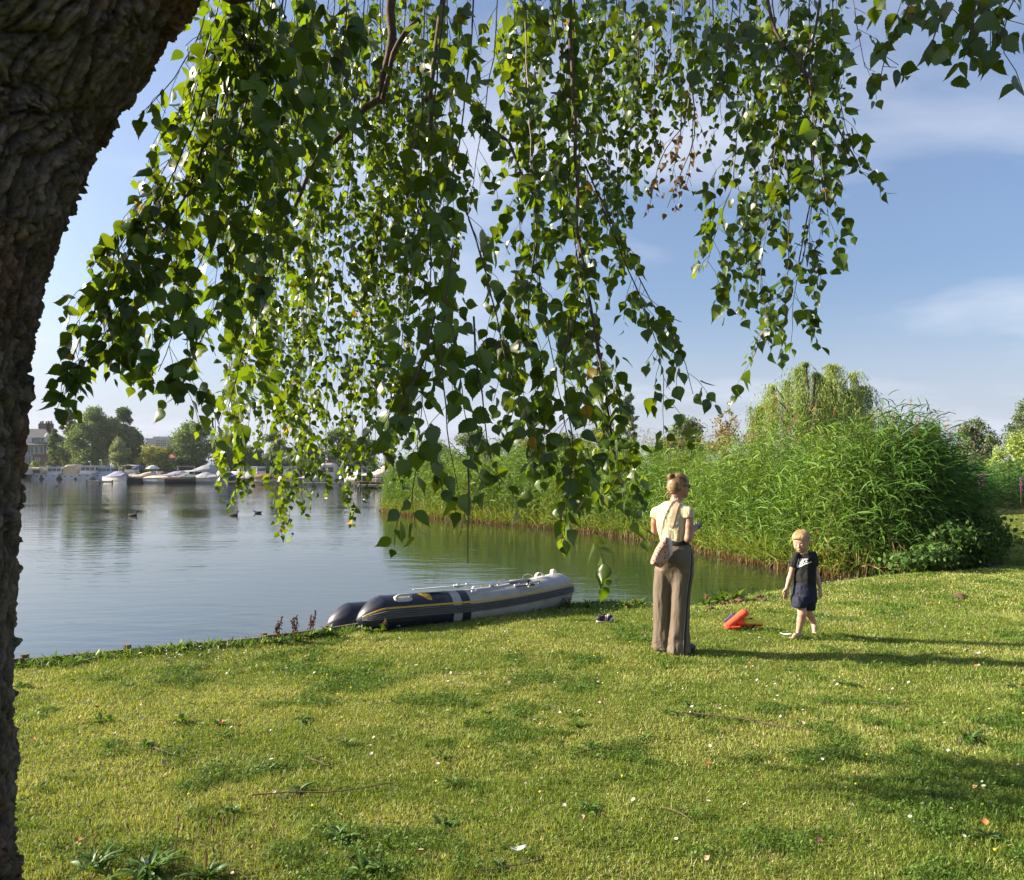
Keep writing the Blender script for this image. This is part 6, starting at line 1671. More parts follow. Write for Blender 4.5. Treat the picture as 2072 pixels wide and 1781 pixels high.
def skin_material(name, c, c2):
    m, n, l, b = nt(name)
    tc = n.new('ShaderNodeTexCoord'); t = n.new('ShaderNodeTexNoise'); t.inputs['Scale'].default_value = 14; t.inputs['Detail'].default_value = 4
    l.new(tc.outputs['Object'], t.inputs['Vector']); r = n.new('ShaderNodeValToRGB'); r.color_ramp.elements[0].position = .35; r.color_ramp.elements[1].position = .65
    r.color_ramp.elements[0].color = (*c, 1); r.color_ramp.elements[1].color = (*c2, 1); l.new(t.outputs[0], r.inputs[0]); l.new(r.outputs[0], b.inputs['Base Color'])
    b.inputs['Roughness'].default_value = 0.5; b.inputs['Subsurface Weight'].default_value = 0.12; b.inputs['Subsurface Radius'].default_value = (0.02, 0.008, 0.004); b.inputs['Subsurface Scale'].default_value = 0.5
    return m
M_skinW = skin_material('tanned_skin', (0.28, 0.14, 0.088), (0.33, 0.17, 0.11)); M_skinB = skin_material('fair_skin', (0.40, 0.225, 0.16), (0.45, 0.27, 0.20))
def hair_material(name, c1, c2, c3, stretch):
    m, n, l, b = nt(name)
    tc = n.new('ShaderNodeTexCoord'); mp = n.new('ShaderNodeMapping'); mp.inputs['Scale'].default_value = stretch; l.new(tc.outputs['Object'], mp.inputs[0])
    t = n.new('ShaderNodeTexNoise'); t.inputs['Scale'].default_value = 20; t.inputs['Detail'].default_value = 6; t.inputs['Roughness'].default_value = 0.7; t.inputs['Distortion'].default_value = 0.6
    l.new(mp.outputs[0], t.inputs['Vector']); r = n.new('ShaderNodeValToRGB'); e = r.color_ramp.elements
    e[0].position = .34; e[0].color = (*c1, 1); e[1].position = .66; e[1].color = (*c3, 1); x = e.new(.5); x.color = (*c2, 1)
    l.new(t.outputs[0], r.inputs[0]); l.new(r.outputs[0], b.inputs['Base Color']); b.inputs['Roughness'].default_value = 0.45; b.inputs['Specular IOR Level'].default_value = 0.4
    bp = n.new('ShaderNodeBump'); bp.inputs['Distance'].default_value = 0.006; l.new(t.outputs[0], bp.inputs['Height']); l.new(bp.outputs[0], b.inputs['Normal'])
    return m

# ---------------------------------------------------------------- woman, seen from behind
WO = np.array(G(1363, 1318)); WO[2] = 0.0
woman = thing('person', 'woman in a pale yellow top and brown wide trousers looking at a phone', 'person', tuple(WO))
wx = lambda zx: (zx-310)*0.00106
wz = lambda zy: (1700-zy)*0.00106
fw = unit(np.array([0.60, 0.80])); rt = np.array([fw[1], -fw[0]])        # facing and her right hand
S = Solid((-0.30, -0.32, -0.01), (0.30, 0.36, 1.72), 0.0052)
# head turned a little further to the right than the body
hf = np.array([0.94, 0.28, -0.12]); hf = unit(hf); hs = unit(np.cross(hf, [0, 0, 1])); hu = np.cross(hs, hf); HR = np.stack([hf, hs, hu], 1)
hc = np.array([0.058, 0.03, 1.588])
S.ell(hc, (0.098, 0.077, 0.108), HR, 0.02)
S.ell(hc+hf*0.030-hu*0.055, (0.068, 0.060, 0.075), HR, 0.03)            # jaw and cheeks
S.ell(hc+hf*0.078-hu*0.092, (0.024, 0.028, 0.022), HR, 0.02)            # chin
S.cone(hc+hf*0.092-hu*0.012, hc+hf*0.112-hu*0.043, 0.009, 0.0125, 0.012)  # nose
S.ell(hc+hf*0.092-hu*0.069, (0.012, 0.024, 0.010), HR, 0.008)           # lips
S.ell(hc+hf*0.080+hu*0.012, (0.018, 0.055, 0.014), HR, 0.012)           # brow
for sg in (-1, 1):
    S.ell(hc-hf*0.004+hs*sg*0.079-hu*0.022, (0.019, 0.009, 0.031), HR, 0.006); S.ell(hc+hf*0.002+hs*sg*0.086-hu*0.022, (0.010, 0.006, 0.018), HR, 0.003, 'cut')
S.cone((0.020, 0.012, 1.41), (0.040, 0.020, 1.51), 0.056, 0.052, 0.02)
body_rows = [(0.84, 0.008, 0, 0.170, 0.115), (0.95, 0.010, 0, 0.150, 0.100), (1.06, 0.008, 0.005, 0.120, 0.088), (1.15, 0.0, 0.005, 0.125, 0.09), (1.27, -0.012, 0.01, 0.140, 0.09), (1.35, -0.015, 0.01, 0.130, 0.072), (1.40, -0.005, 0.01, 0.092, 0.054), (1.43, 0.008, 0.012, 0.07, 0.055)]
S.stack(body_rows, rt, 0.03)
shR = np.array([rt[0]*0.160-0.006, rt[1]*0.160, 1.330]); shL = np.array([-rt[0]*0.160-0.022, -rt[1]*0.160, 1.318])
S.cone((0, 0.01, 1.372), shR, 0.042, 0.038, 0.03); S.cone((0, 0.01, 1.372), shL, 0.042, 0.036, 0.03)
elR = np.array([wx(412), -0.135, wz(672)]); wrR = np.array([wx(484), 0.02, wz(618)])
S.chain([shR, shR*0.5+elR*0.5+np.array([0.006, 0, 0]), elR, elR*0.6+wrR*0.4, wrR], [0.041, 0.041, 0.036, 0.037, 0.025], 0.015)
elL = np.array([wx(163), 0.13, wz(640)]); wrL = np.array([wx(330), 0.27, wz(620)])
S.chain([shL, shL*0.5+elL*0.5, elL, elL*0.6+wrL*0.4, wrL], [0.039, 0.039, 0.034, 0.033, 0.025], 0.015)
hand(S, wrR, (0.62, 0.75, 0.18), (-0.45, 0.1, 0.9), (-0.85, 0.4, 0.0), 0.165, 0.75)
hand(S, wrL, (0.85, 0.35, 0.15), (0, -0.3, 0.9), (0.2, -0.9, 0.1), 0.16, 0.6)
# legs and feet inside the trousers
for hx, hy, kx, fx, fy in ((-0.075, 0.05, -0.088, -0.09, 0.05), (0.085, -0.05, 0.06, 0.05, -0.04)):
    S.chain([(hx, hy, 0.86), (kx, hy, 0.48), (fx, fy, 0.08)], [0.095, 0.058, 0.038], 0.03); S.cone((fx, fy, 0.045), (fx+0.06, fy+0.10, 0.03), 0.036, 0.03, 0.01)
V, Q = S.skin(2); solid_obj('body', V, Q, M_skinW, woman, (0, 0, 0))
# hair: cap, swept sides, low knot on the crown
S = Solid((-0.10, -0.12, 1.44), (0.20, 0.18, 1.72), 0.004)
S.ell(hc-hf*0.008+hu*0.006, (0.106, 0.086, 0.112), HR, 0.02)
S.ell(hc-hf*0.060-hu*0.035, (0.050, 0.062, 0.062), HR, 0.03)
for z_, p_, n_ in ((0, hc+hf*0.062, unit(hf*1.0-hu*0.25)), (1, hc-hu*0.058-hf*0.02, unit(-hu*1.0+hf*0.55))):
    X, Y, Z = np.meshgrid(*S.ax, indexing='ij', sparse=True); dd = (X-p_[0])*n_[0]+(Y-p_[1])*n_[1]+(Z-p_[2])*n_[2]; S.F = np.maximum(S.F, dd).astype(np.float32)
for sg in (-1, 1): S.ell(hc+hf*0.022+hs*sg*0.090-hu*0.052, (0.044, 0.03, 0.048), HR, 0.010, 'cut')
bun = hc+np.array([-0.086, -0.03, 0.078])
S.ell(bun, (0.032, 0.033, 0.031), HR, 0.009); S.ell(bun+hu*0.010-hf*0.008, (0.020, 0.022, 0.019), HR, 0.006)
V, Q = S.skin(1); V = wrinkle(V, Q, 0.0035, (30, 30, 60))
M_hairW = hair_material('dark_blond_hair', (0.07, 0.040, 0.018), (0.20, 0.12, 0.055), (0.42, 0.27, 0.13), (1.5, 1.5, 0.5))
hair = solid_obj('hair', V, Q, M_hairW, woman, (0, 0, 0))
mb = MB(); gg = np.random.default_rng(8)
for q in range(26):                                              # loose wisps at the nape
    a = hc-hf*0.085-hu*0.06+hs*gg.normal(0, 0.03)+hu*gg.normal(0, 0.02); b = a+np.array([gg.normal(-0.012, 0.012), gg.normal(0, 0.01), -gg.uniform(0.03, 0.075)])
    mb.tube(smooth_path([a, (a+b)/2+np.array([-0.012, 0, 0]), b], n=3), 0.0011, 3)
w_ = mb.build('wisps', M_hairW, hair); w_['kind'] = 'stuff'
def strands(tree, paths, m, parent, r=0.0016, lift=0.0012):
    mb = MB()
    for P in paths:
        Q_ = []
        for p in P:
            h = tree.find_nearest(Vector(p)); Q_.append(np.array(h[0])+np.array(h[1])*lift)
        mb.tube(smooth_path(Q_, n=3), np.linspace(r, r*0.5, (len(Q_)-1)*3+1), 4)
    o_ = mb.build('hair_strands', m, parent, smooth=True); o_['kind'] = 'stuff'
ht = bvh(V, Q); paths = []
for q in range(240):                                              # combed back to the knot
    a = gg.uniform(-2.2, 2.2); b = gg.uniform(-0.75, 0.9)
    st_ = hc+hf*(0.07*math.cos(a))+hs*0.088*math.sin(a)+hu*(0.10*b-0.02 if abs(a) > 0.6 else 0.09)
    if abs(a) > 0.75 and b < 0.05: continue
    bt_ = bun*0.72+hc*0.28; paths.append([st_*(1-f)+bt_*f+unit(st_*(1-f)+bt_*f-hc)*0.05 for f in (0, 0.25, 0.5, 0.75, 0.97)])
for q in range(90):                                               # wound round the knot
    t0 = gg.uniform(0, 6.28); ax_ = unit(gg.normal(0, 0.4, 3)+np.array([-0.6, 0, 0.7])); e1_ = unit(np.cross(ax_, [0, 1, 0.1])); e2_ = np.cross(ax_, e1_); w0 = gg.uniform(-0.8, 0.9)
    paths.append([bun+(e1_*math.cos(t0+q2)+e2_*math.sin(t0+q2))*0.034*math.sqrt(1-w0*w0)+ax_*0.03*w0 for q2 in (0, 0.5, 1.0, 1.5)])
strands(ht, paths, M_hairW, hair, 0.0013)
# sunglasses
M_shade = mat('dark_lens', (0.02, 0.014, 0.012), 0.08, 0.6)
gl = MB(); gc = hc+hf*0.098-hu*0.002
for sg in (-1, 1):
    c = gc+hs*sg*0.034-hf*0.006; ring = [c+hs*0.027*math.cos(t)+hu*0.021*math.sin(t)-hf*0.010*abs(math.cos(t)) for t in np.linspace(0, 6.283, 17)[:-1]]
    gl.loft([[p+hf*0.004 for p in ring], [p-hf*0.004 for p in ring]]); gl.tube([c+hs*sg*0.026-hf*0.004, hc+hs*sg*0.083-hu*0.004+hf*0.03, hc+hs*sg*0.084-hu*0.010-hf*0.004], 0.0032, 6)
gl.tube([gc-hs*0.01, gc+hf*0.004, gc+hs*0.01], 0.003, 6); gl.build('sunglasses', M_shade, woman, smooth=True)
# top with capped sleeves
def stripe_cloth(name, c1, c2, c3):
    m, n, l, b = nt(name); tc = n.new('ShaderNodeTexCoord'); mp = n.new('ShaderNodeMapping'); mp.inputs['Rotation'].default_value = (0, 0, math.radians(37)); l.new(tc.outputs['Object'], mp.inputs[0])
    wv = n.new('ShaderNodeTexWave'); wv.inputs['Scale'].default_value = 9.5; wv.inputs['Distortion'].default_value = 0.7; wv.inputs['Detail'].default_value = 1; wv.inputs['Detail Scale'].default_value = 2; l.new(mp.outputs[0], wv.inputs['Vector'])
    r = n.new('ShaderNodeValToRGB'); e = r.color_ramp.elements; e[0].position = 0.03; e[0].color = (*c2, 1); e[1].position = 0.16; e[1].color = (*c1, 1); x = e.new(0.86); x.color = (*c1, 1); y = e.new(0.97); y.color = (*c3, 1)
    l.new(wv.outputs[0], r.inputs[0]); l.new(r.outputs[0], b.inputs['Base Color']); b.inputs['Roughness'].default_value = 0.85; b.inputs['Specular IOR Level'].default_value = 0.2
    return m
M_top = stripe_cloth('yellow_striped_cotton', (0.50, 0.43, 0.27), (0.30, 0.31, 0.30), (0.46, 0.36, 0.15))
S = Solid((-0.26, -0.26, 1.0), (0.24, 0.26, 1.48), 0.005)
S.stack([(1.035, 0.006, 0.0, 0.128, 0.098), (1.08, 0.005, 0.0, 0.139, 0.104), (1.15, -0.002, 0.0, 0.150, 0.106), (1.22, -0.01, 0.005, 0.160, 0.108), (1.30, -0.014, 0.008, 0.166, 0.102), (1.36, -0.012, 0.01, 0.150, 0.088), (1.40, -0.004, 0.012, 0.118, 0.07), (1.425, 0.004, 0.012, 0.085, 0.06)], rt, 0.02)
S.cone((0, 0.01, 1.380), shR-np.array([0, 0, 0.002]), 0.056, 0.046, 0.04); S.cone((0, 0.01, 1.380), shL-np.array([0, 0, 0.002]), 0.056, 0.044, 0.04)
S.cone(shR+np.array([0, 0, 0.004]), shR*0.80+elR*0.20, 0.045, 0.051, 0.03, cap=True); S.cone(shL+np.array([0, 0, 0.003]), shL*0.80+elL*0.20, 0.043, 0.049, 0.03, cap=True)
S.ell((0.028, 0.015, 1.458), (0.092, 0.075, 0.048), None, 0.008, 'cut')
V, Q = S.skin(2); dn = np.clip((1.32-V[:, 2])/0.1, 0.25, 1)
V = wrinkle(V, Q, 0.013, (20, 20, 6.5), dn); V = wrinkle(V, Q, 0.004, (45, 45, 22))
TOPV, TOPQ = V, Q; solid_obj('top', V, Q, M_top, woman, (0, 0, 0)); top_tree = bvh(V, Q)
# trousers
M_trs = mat('brown_trousers', (0.115, 0.088, 0.062), 0.62, 0.3, var=0.08, scale=7, bump=0.0006, bscale=500)
S = Solid((-0.26, -0.24, 0.0), (0.26, 0.26, 1.09), 0.0055)
S.stack([(0.60, 0.0, 0.0, 0.12, 0.05), (0.70, 0.004, 0.0, 0.165, 0.095), (0.80, 0.008, 0.0, 0.184, 0.122), (0.88, 0.012, 0.0, 0.186, 0.128), (0.95, 0.012, 0.0, 0.166, 0.118), (1.01, 0.010, 0.0, 0.146, 0.106), (1.058, 0.008, 0.0, 0.131, 0.097)], rt, 0.02)
S.ell((-0.06, -0.045, 0.885), (0.08, 0.078, 0.10), None, 0.05); S.ell((0.06, -0.078, 0.88), (0.085, 0.07, 0.10), None, 0.05)
S.stack([(0.012, wx(214), 0.055, 0.079, 0.105), (0.05, wx(213), 0.055, 0.080, 0.103), (0.25, wx(214), 0.052, 0.076, 0.096), (0.45, wx(216), 0.05, 0.078, 0.095), (0.65, wx(222), 0.05, 0.085, 0.102), (0.78, wx(232), 0.045, 0.088, 0.115)], (1, 0), 0.025)
S.stack([(0.004, wx(352), -0.045, 0.106, 0.112), (0.05, wx(351), -0.045, 0.104, 0.11), (0.25, wx(356), -0.045, 0.092, 0.098), (0.45, wx(360), -0.045, 0.090, 0.095), (0.65, wx(372), -0.045, 0.095, 0.102), (0.78, wx(384), -0.04, 0.102, 0.118)], (1, 0), 0.025)
V, Q = S.skin(2)
mk = np.clip((0.86-V[:, 2])/0.25, 0.12, 1)
V = wrinkle(V, Q, 0.016, (15, 15, 2.6), mk); V = wrinkle(V, Q, 0.012, (12, 12, 16), np.clip((0.20-V[:, 2])/0.15, 0, 1)); V = wrinkle(V, Q, 0.005, (26, 26, 9))
trs = solid_obj('trousers', V, Q, M_trs, woman, (0, 0, 0)); tr_tree = bvh(V, Q)
M_blk = mat('black_band', (0.012, 0.012, 0.013), 0.6, 0.3); M_pipe = mat('pale_piping', (0.40, 0.36, 0.31), 0.7)
S = Solid((-0.2, -0.2, 1.0), (0.2, 0.2, 1.1), 0.005)
S.stack([(1.022, 0.010, 0.0, 0.147, 0.110), (1.066, 0.008, 0.0, 0.133, 0.101)], rt, 0.01); V, Q = S.skin(1); solid_obj('waistband', V, Q, M_blk, woman, (0, 0, 0))
side = [(wx(441), wz(735)), (wx(440), wz(850)), (wx(430), wz(1000)), (wx(412), wz(1150)), (wx(400), wz(1300)), (wx(388), wz(1450)), (wx(379), wz(1580)), (wx(374), wz(1694))]
ribbon_on(tr_tree, side, 0.018, 0.0035, 'side_stripe', M_blk, trs)
ribbon_on(tr_tree, [(a-0.0125, b) for a, b in side], 0.0035, 0.0035, 'piping', M_pipe, trs)
# shoes
M_shoeW = mat('navy_shoe', (0.02, 0.028, 0.055), 0.6, 0.3); M_sole = mat('shoe_sole', (0.06, 0.05, 0.045), 0.8)
for sx, sy in ((wx(455), 0.02), (-0.05, 0.10)):
    S = Solid((sx-0.2, sy-0.2, -0.01), (sx+0.2, sy+0.2, 0.12), 0.005); dv = np.array([0.80, 0.60, 0])
    p = np.array([sx, sy, 0.03]); R_ = np.stack([dv, [-dv[1], dv[0], 0], [0, 0, 1]], 1)
    S.ell(p+dv*0.0, (0.085, 0.042, 0.036), R_, 0.01); S.ell(p-dv*0.09+np.array([0, 0, 0.012]), (0.06, 0.036, 0.042), R_, 0.02); S.half((0, 0, 0.004), (0, 0, -1)); V, Q = S.skin(1)
    sh = solid_obj('shoe', V, Q, M_shoeW, woman, (0, 0, 0))
# phone in her right hand
ph = thing('mobile_phone', 'dark mobile phone held in the woman\'s right hand', 'phone', tuple(WO+np.array([wx(540), 0.105, wz(580)])))
Rp = Matrix.Rotation(math.radians(42), 3, 'Z') @ Matrix.Rotation(math.radians(-24), 3, 'Y')
M_phone = mat('phone_case', (0.03, 0.03, 0.038), 0.35, 0.5); M_glass = mat('phone_glass', (0.012, 0.012, 0.014), 0.05, 0.6)
MB().box((0, 0, 0), (0.145, 0.072, 0.009), R=Rp).build('case', M_phone, ph, bevel=0.004); MB().box(np.array(Rp) @ np.array([0, 0, 0.0052]), (0.137, 0.066, 0.0012), R=Rp).build('screen', M_glass, ph)
# handbag hanging from her shoulder --------------------------------------------------
def leopard():
    m, n, l, b = nt('leopard_print'); tc = n.new('ShaderNodeTexCoord'); mp = n.new('ShaderNodeMapping'); mp.inputs['Scale'].default_value = (1.5, 0.8, 0.72); mp.inputs['Rotation'].default_value = (0, math.radians(20), 0); l.new(tc.outputs['Object'], mp.inputs[0])
    v = n.new('ShaderNodeTexVoronoi'); v.inputs['Scale'].default_value = 52; v.inputs['Randomness'].default_value = 0.85; l.new(mp.outputs[0], v.inputs['Vector'])
    r = n.new('ShaderNodeValToRGB'); e = r.color_ramp.elements; e[0].position = 0.30; e[0].color = (0.06, 0.03, 0.024, 1); e[1].position = 0.42; e[1].color = (0.36, 0.225, 0.165, 1)
    l.new(v.outputs['Distance'], r.inputs[0]); l.new(r.outputs[0], b.inputs['Base Color']); b.inputs['Roughness'].default_value = 0.8; return m
def checker_cloth():
    m, n, l, b = nt('white_grid_cloth'); tc = n.new('ShaderNodeTexCoord'); mp = n.new('ShaderNodeMapping'); mp.inputs['Rotation'].default_value = (0, 0.3, 0); l.new(tc.outputs['Object'], mp.inputs[0])
    br = n.new('ShaderNodeTexBrick'); br.inputs['Scale'].default_value = 60; br.offset = 0; br.inputs['Color1'].default_value = (0.66, 0.60, 0.57, 1); br.inputs['Color2'].default_value = (0.60, 0.55, 0.52, 1); br.inputs['Mortar'].default_value = (0.25, 0.2, 0.19, 1); br.inputs['Mortar Size'].default_value = 0.04; br.inputs['Row Height'].default_value = 0.5; br.inputs['Brick Width'].default_value = 0.5
    mp2 = n.new('ShaderNodeMapping'); mp2.inputs['Rotation'].default_value = (math.radians(90), 0, 0); l.new(mp.outputs[0], mp2.inputs[0]); l.new(mp2.outputs[0], br.inputs['Vector']); l.new(br.outputs[0], b.inputs['Base Color']); b.inputs['Roughness'].default_value = 0.8; return m
bag = thing('handbag', 'leopard print pouch bag with white side panel slung behind the woman\'s hip', 'handbag', tuple(WO+np.array([wx(165), -0.17, wz(925)])))
BGO = np.array([wx(165), -0.17, wz(925)])
S = Solid((-0.30, -0.34, 0.78), (-0.01, -0.02, 1.14), 0.004)
outline = [(wx(x), wz(y)) for x, y in ((200, 648), (180, 665), (120, 760), (78, 860), (74, 890), (100, 905), (150, 924), (175, 910), (225, 860), (240, 820), (228, 740), (222, 680))]
def poly_dist(x, z, poly):
    d = np.full(x.shape, 1e9); s_ = np.ones(x.shape); n = len(poly)
    for i in range(n):
        a = np.array(poly[i]); b = np.array(poly[i-1]); e0, e1 = b-a
        wx_, wz_ = x-a[0], z-a[1]; t = np.clip((wx_*e0+wz_*e1)/(e0*e0+e1*e1), 0, 1); d = np.minimum(d, (wx_-e0*t)**2+(wz_-e1*t)**2)
        c1 = z >= a[1]; c2 = z < b[1]; c3 = e0*wz_ > e1*wx_
        s_ = np.where((c1 & c2 & c3) | (~c1 & ~c2 & ~c3), -s_, s_)
    return s_*np.sqrt(d)
def pouch(poly, yc, half, rnd):
    return lambda x, y, z: np.sqrt(np.maximum(poly_dist(x, z, poly)+rnd, 0)**2+np.maximum(np.abs(y-yc)-half, 0)**2)-rnd+np.minimum(np.maximum(poly_dist(x, z, poly)+rnd, np.abs(y-yc)-half), 0)
S.op(pouch(outline, -0.175, 0.025, 0.035), (-0.27, -0.25, 0.80), (-0.05, -0.1, 1.12), 0.005); V, Q = S.skin(2); V = wrinkle(V, Q, 0.005, (30, 30, 24)); solid_obj('pouch', V, Q, leopard(), bag, BGO)
S = Solid((-0.20, -0.34, 0.78), (0.01, -0.02, 1.14), 0.004)
outline2 = [(wx(x), wz(y)) for x, y in ((205, 650), (245, 655), (262, 720), (266, 800), (240, 832), (205, 850), (190, 800), (195, 700))]
S.op(pouch(outline2, -0.160, 0.02, 0.03), (-0.15, -0.25, 0.86), (-0.03, -0.1, 1.12), 0.005); V, Q = S.skin(2); V = wrinkle(V, Q, 0.004, (30, 30, 24)); solid_obj('side_panel', V, Q, checker_cloth(), bag, BGO)
M_strap = mat('tan_strap', (0.40, 0.285, 0.185), 0.7, 0.3, var=0.08, scale=30)
M_ring = mat('pale_metal_ring', (0.75, 0.68, 0.55), 0.3, 0.5, metal=0.8)
hold = bpy.data.objects.new('tmp', None)
def on_top_band(pts, w, lift, name, m):
    before = set(bpy.data.objects)
    ribbon_on(top_tree, pts, w, lift, name, m, bag)
    for o_ in set(bpy.data.objects)-before: o_.data.transform(Matrix.Translation(Vector(-BGO)))
on_top_band([(wx(357), wz(338)), (wx(335), wz(362)), (wx(310), wz(410)), (wx(288), wz(480)), (wx(268), wz(560)), (wx(262), wz(578))], 0.036, 0.007, 'strap', M_strap)
MB().tube([np.array([wx(255)+0.016*math.cos(t), -0.165, wz(590)+0.016*math.sin(t)])-BGO for t in np.linspace(0, 6.283, 14)], 0.0032, 6).build('ring', M_ring, bag)
MB().tube([np.array([wx(248), -0.165, wz(605)])-BGO, np.array([wx(240), -0.16, wz(630)])-BGO, np.array([wx(236), -0.16, wz(655)])-BGO], 0.006, 6).build('clasp', M_ring, bag)
M_bead = mat('pearl_bead', (0.66, 0.58, 0.48), 0.25, 0.5)
bp = smooth_path([(wx(335), 0, wz(325)), (wx(295), 0, wz(345)), (wx(262), 0, wz(395)), (wx(238), 0, wz(440)), (wx(222), 0, wz(480)), (wx(208), 0, wz(530)), (wx(200), 0, wz(585)), (wx(197), 0, wz(640))], step=0.0125)
bm_ = MB().sphere((0, 0, 0), 0.0066, 7, 5).mesh('bead', True); bm_.materials.append(M_bead)
for p in bp:
    c = cast(top_tree, p[0], p[2], 0.006)
    if c is None: c = np.array([p[0], -0.05, p[2]])
    o_ = bpy.data.objects.new('bead', bm_); o_.parent = bag; o_.location = tuple(c-BGO); COL.objects.link(o_)

# ---------------------------------------------------------------- child walking
BOY = np.array(G(1626, 1290)); BOY[2] = 0.0
boy = thing('person', 'blond child in black T-shirt and navy shorts walking barefoot on the lawn', 'person', tuple(BOY))
bx = lambda zx: (zx-1220)*0.000758
bz = lambda zy: (1605-zy)*0.000758
cf = unit(np.array([-0.55, -0.83])); cr = np.array([cf[1], -cf[0]])     # facing; cr: his right hand
hf = unit(np.array([-0.62, -0.72, -0.30])); hs = unit(np.cross(hf, [0, 0, 1])); hu = np.cross(hs, hf); HR = np.stack([hf, hs, hu], 1)
hc = np.array([bx(1192), 0.0, bz(288)])
S = Solid((-0.26, -0.22, -0.005), (0.26, 0.36, 1.12), 0.0042)
S.ell(hc+hu*0.012-hf*0.006, (0.096, 0.083, 0.088), HR, 0.02)
S.ell(hc+hf*0.026-hu*0.045, (0.062, 0.066, 0.062), HR, 0.03)
S.ell(hc+hf*0.060-hu*0.086, (0.022, 0.028, 0.020), HR, 0.02)
for sg in (-1, 1):
    S.ell(hc+hf*0.052+hs*sg*0.036-hu*0.045, (0.028, 0.026, 0.026), HR, 0.015)           # cheeks
    S.ell(hc+hf*0.094+hs*sg*0.031-hu*0.008, (0.016, 0.016, 0.009), HR, 0.010, 'cut')      # eye hollows
    S.ell(hc+hf*0.078+hs*sg*0.030-hu*0.010, (0.012, 0.014, 0.010), HR, 0.004)            # closed, lowered lids
    S.ell(hc-hf*0.004+hs*sg*0.084-hu*0.016, (0.017, 0.009, 0.026), HR, 0.005); S.ell(hc+hf*0.004+hs*sg*0.092-hu*0.016, (0.008, 0.006, 0.015), HR, 0.003, 'cut')
S.cone(hc+hf*0.084-hu*0.012, hc+hf*0.100-hu*0.036, 0.007, 0.0105, 0.010)
S.ell(hc+hf*0.083-hu*0.060, (0.010, 0.018, 0.006), HR, 0.006); S.ell(hc+hf*0.081-hu*0.068, (0.010, 0.016, 0.006), HR, 0.006)
S.cone((bx(1236), 0.012, bz(478)), hc-hu*0.06-hf*0.01, 0.041, 0.040, 0.02)
S.stack([(0.43, bx(1232), 0.01, 0.096, 0.073), (0.50, bx(1238), 0.01, 0.095, 0.072), (0.62, bx(1240), 0.01, 0.090, 0.066), (0.76, bx(1242), 0.01, 0.100, 0.068), (0.83, bx(1242), 0.01, 0.098, 0.06), (0.87, bx(1240), 0.01, 0.055, 0.045)], cr, 0.02)
shA = np.array([bx(1118), 0.0, bz(504)]); shB = np.array([bx(1374), 0.045, bz(498)])
A = [shA, np.array([bx(1064), 0.03, bz(750)]), np.array([bx(994), 0.012, bz(940)])]
B = [shB, np.array([bx(1424), 0.075, bz(735)]), np.array([bx(1466), 0.045, bz(925)])]
for ch in (A, B): S.chain([ch[0], (ch[0]+ch[1])/2, ch[1], ch[1]*0.65+ch[2]*0.35, ch[2]], [0.036, 0.031, 0.026, 0.026, 0.018], 0.012)
hand(S, A[2], (-0.14, 0.02, -1), (0.35, 0.8, 0.0), (-0.8, -0.35, 0.1), 0.118, 0.30)
hand(S, B[2], (0.06, -0.10, -1), (-0.3, 0.8, 0.0), (-0.9, -0.35, 0.1), 0.118, 0.35)
# front leg planted, rear leg lifting on its toes
hipA = np.array([bx(1160), -0.015, 0.40]); knA = np.array([bx(1180), -0.045, bz(1262)]); anA = np.array([bx(1152), 0.0, bz(1515)])
S.chain([hipA, knA, knA*0.62+anA*0.38+np.array([0.008, 0.012, 0]), anA], [0.062, 0.042, 0.041, 0.026], 0.015)
toeA = np.array([bx(1022), -0.075, 0.012]); S.chain([anA+np.array([0.014, 0.008, -0.035]), (anA+toeA)/2+np.array([0.0, 0, -0.012]), toeA+np.array([0.02, 0.01, 0.004])], [0.026, 0.023, 0.018], 0.015)
fd = unit((toeA-anA)*np.array([1, 1, 0])); fs = np.array([-fd[1], fd[0], 0])
for i, o in enumerate((-0.017, -0.006, 0.004, 0.012, 0.019)): S.cone(toeA+fs*o+fd*0.002, toeA+fs*o+fd*(0.020-0.003*i), 0.0085-0.0009*i, 0.0075-0.0009*i, 0.004)
hipB = np.array([bx(1305), 0.04, 0.40]); knB = np.array([bx(1305), 0.06, bz(1265)]); anB = np.array([bx(1452), 0.185, bz(1455)])
S.chain([hipB, knB, knB*0.55+anB*0.45+np.array([0.012, 0.01, -0.004]), anB], [0.064, 0.043, 0.040, 0.025], 0.015)
toeB = np.array([bx(1437), 0.125, 0.028]); S.chain([anB+np.array([0.012, 0.015, 0.005]), anB*0.5+toeB*0.5+np.array([0.006, 0, 0]), toeB], [0.026, 0.024, 0.020], 0.015)
fd = unit(np.array([-0.45, -0.75, -0.35])); fs = unit(np.cross(fd, [0, 0, 1]))
for i, o in enumerate((-0.018, -0.007, 0.003, 0.011, 0.018)): S.cone(toeB+fs*o, toeB+fs*o+fd*0.02, 0.0085-0.0008*i, 0.007-0.0008*i, 0.004)
V, Q = S.skin(2); solid_obj('body', V, Q, M_skinB, boy, (0, 0, 0))
BB = bvh(V, Q)
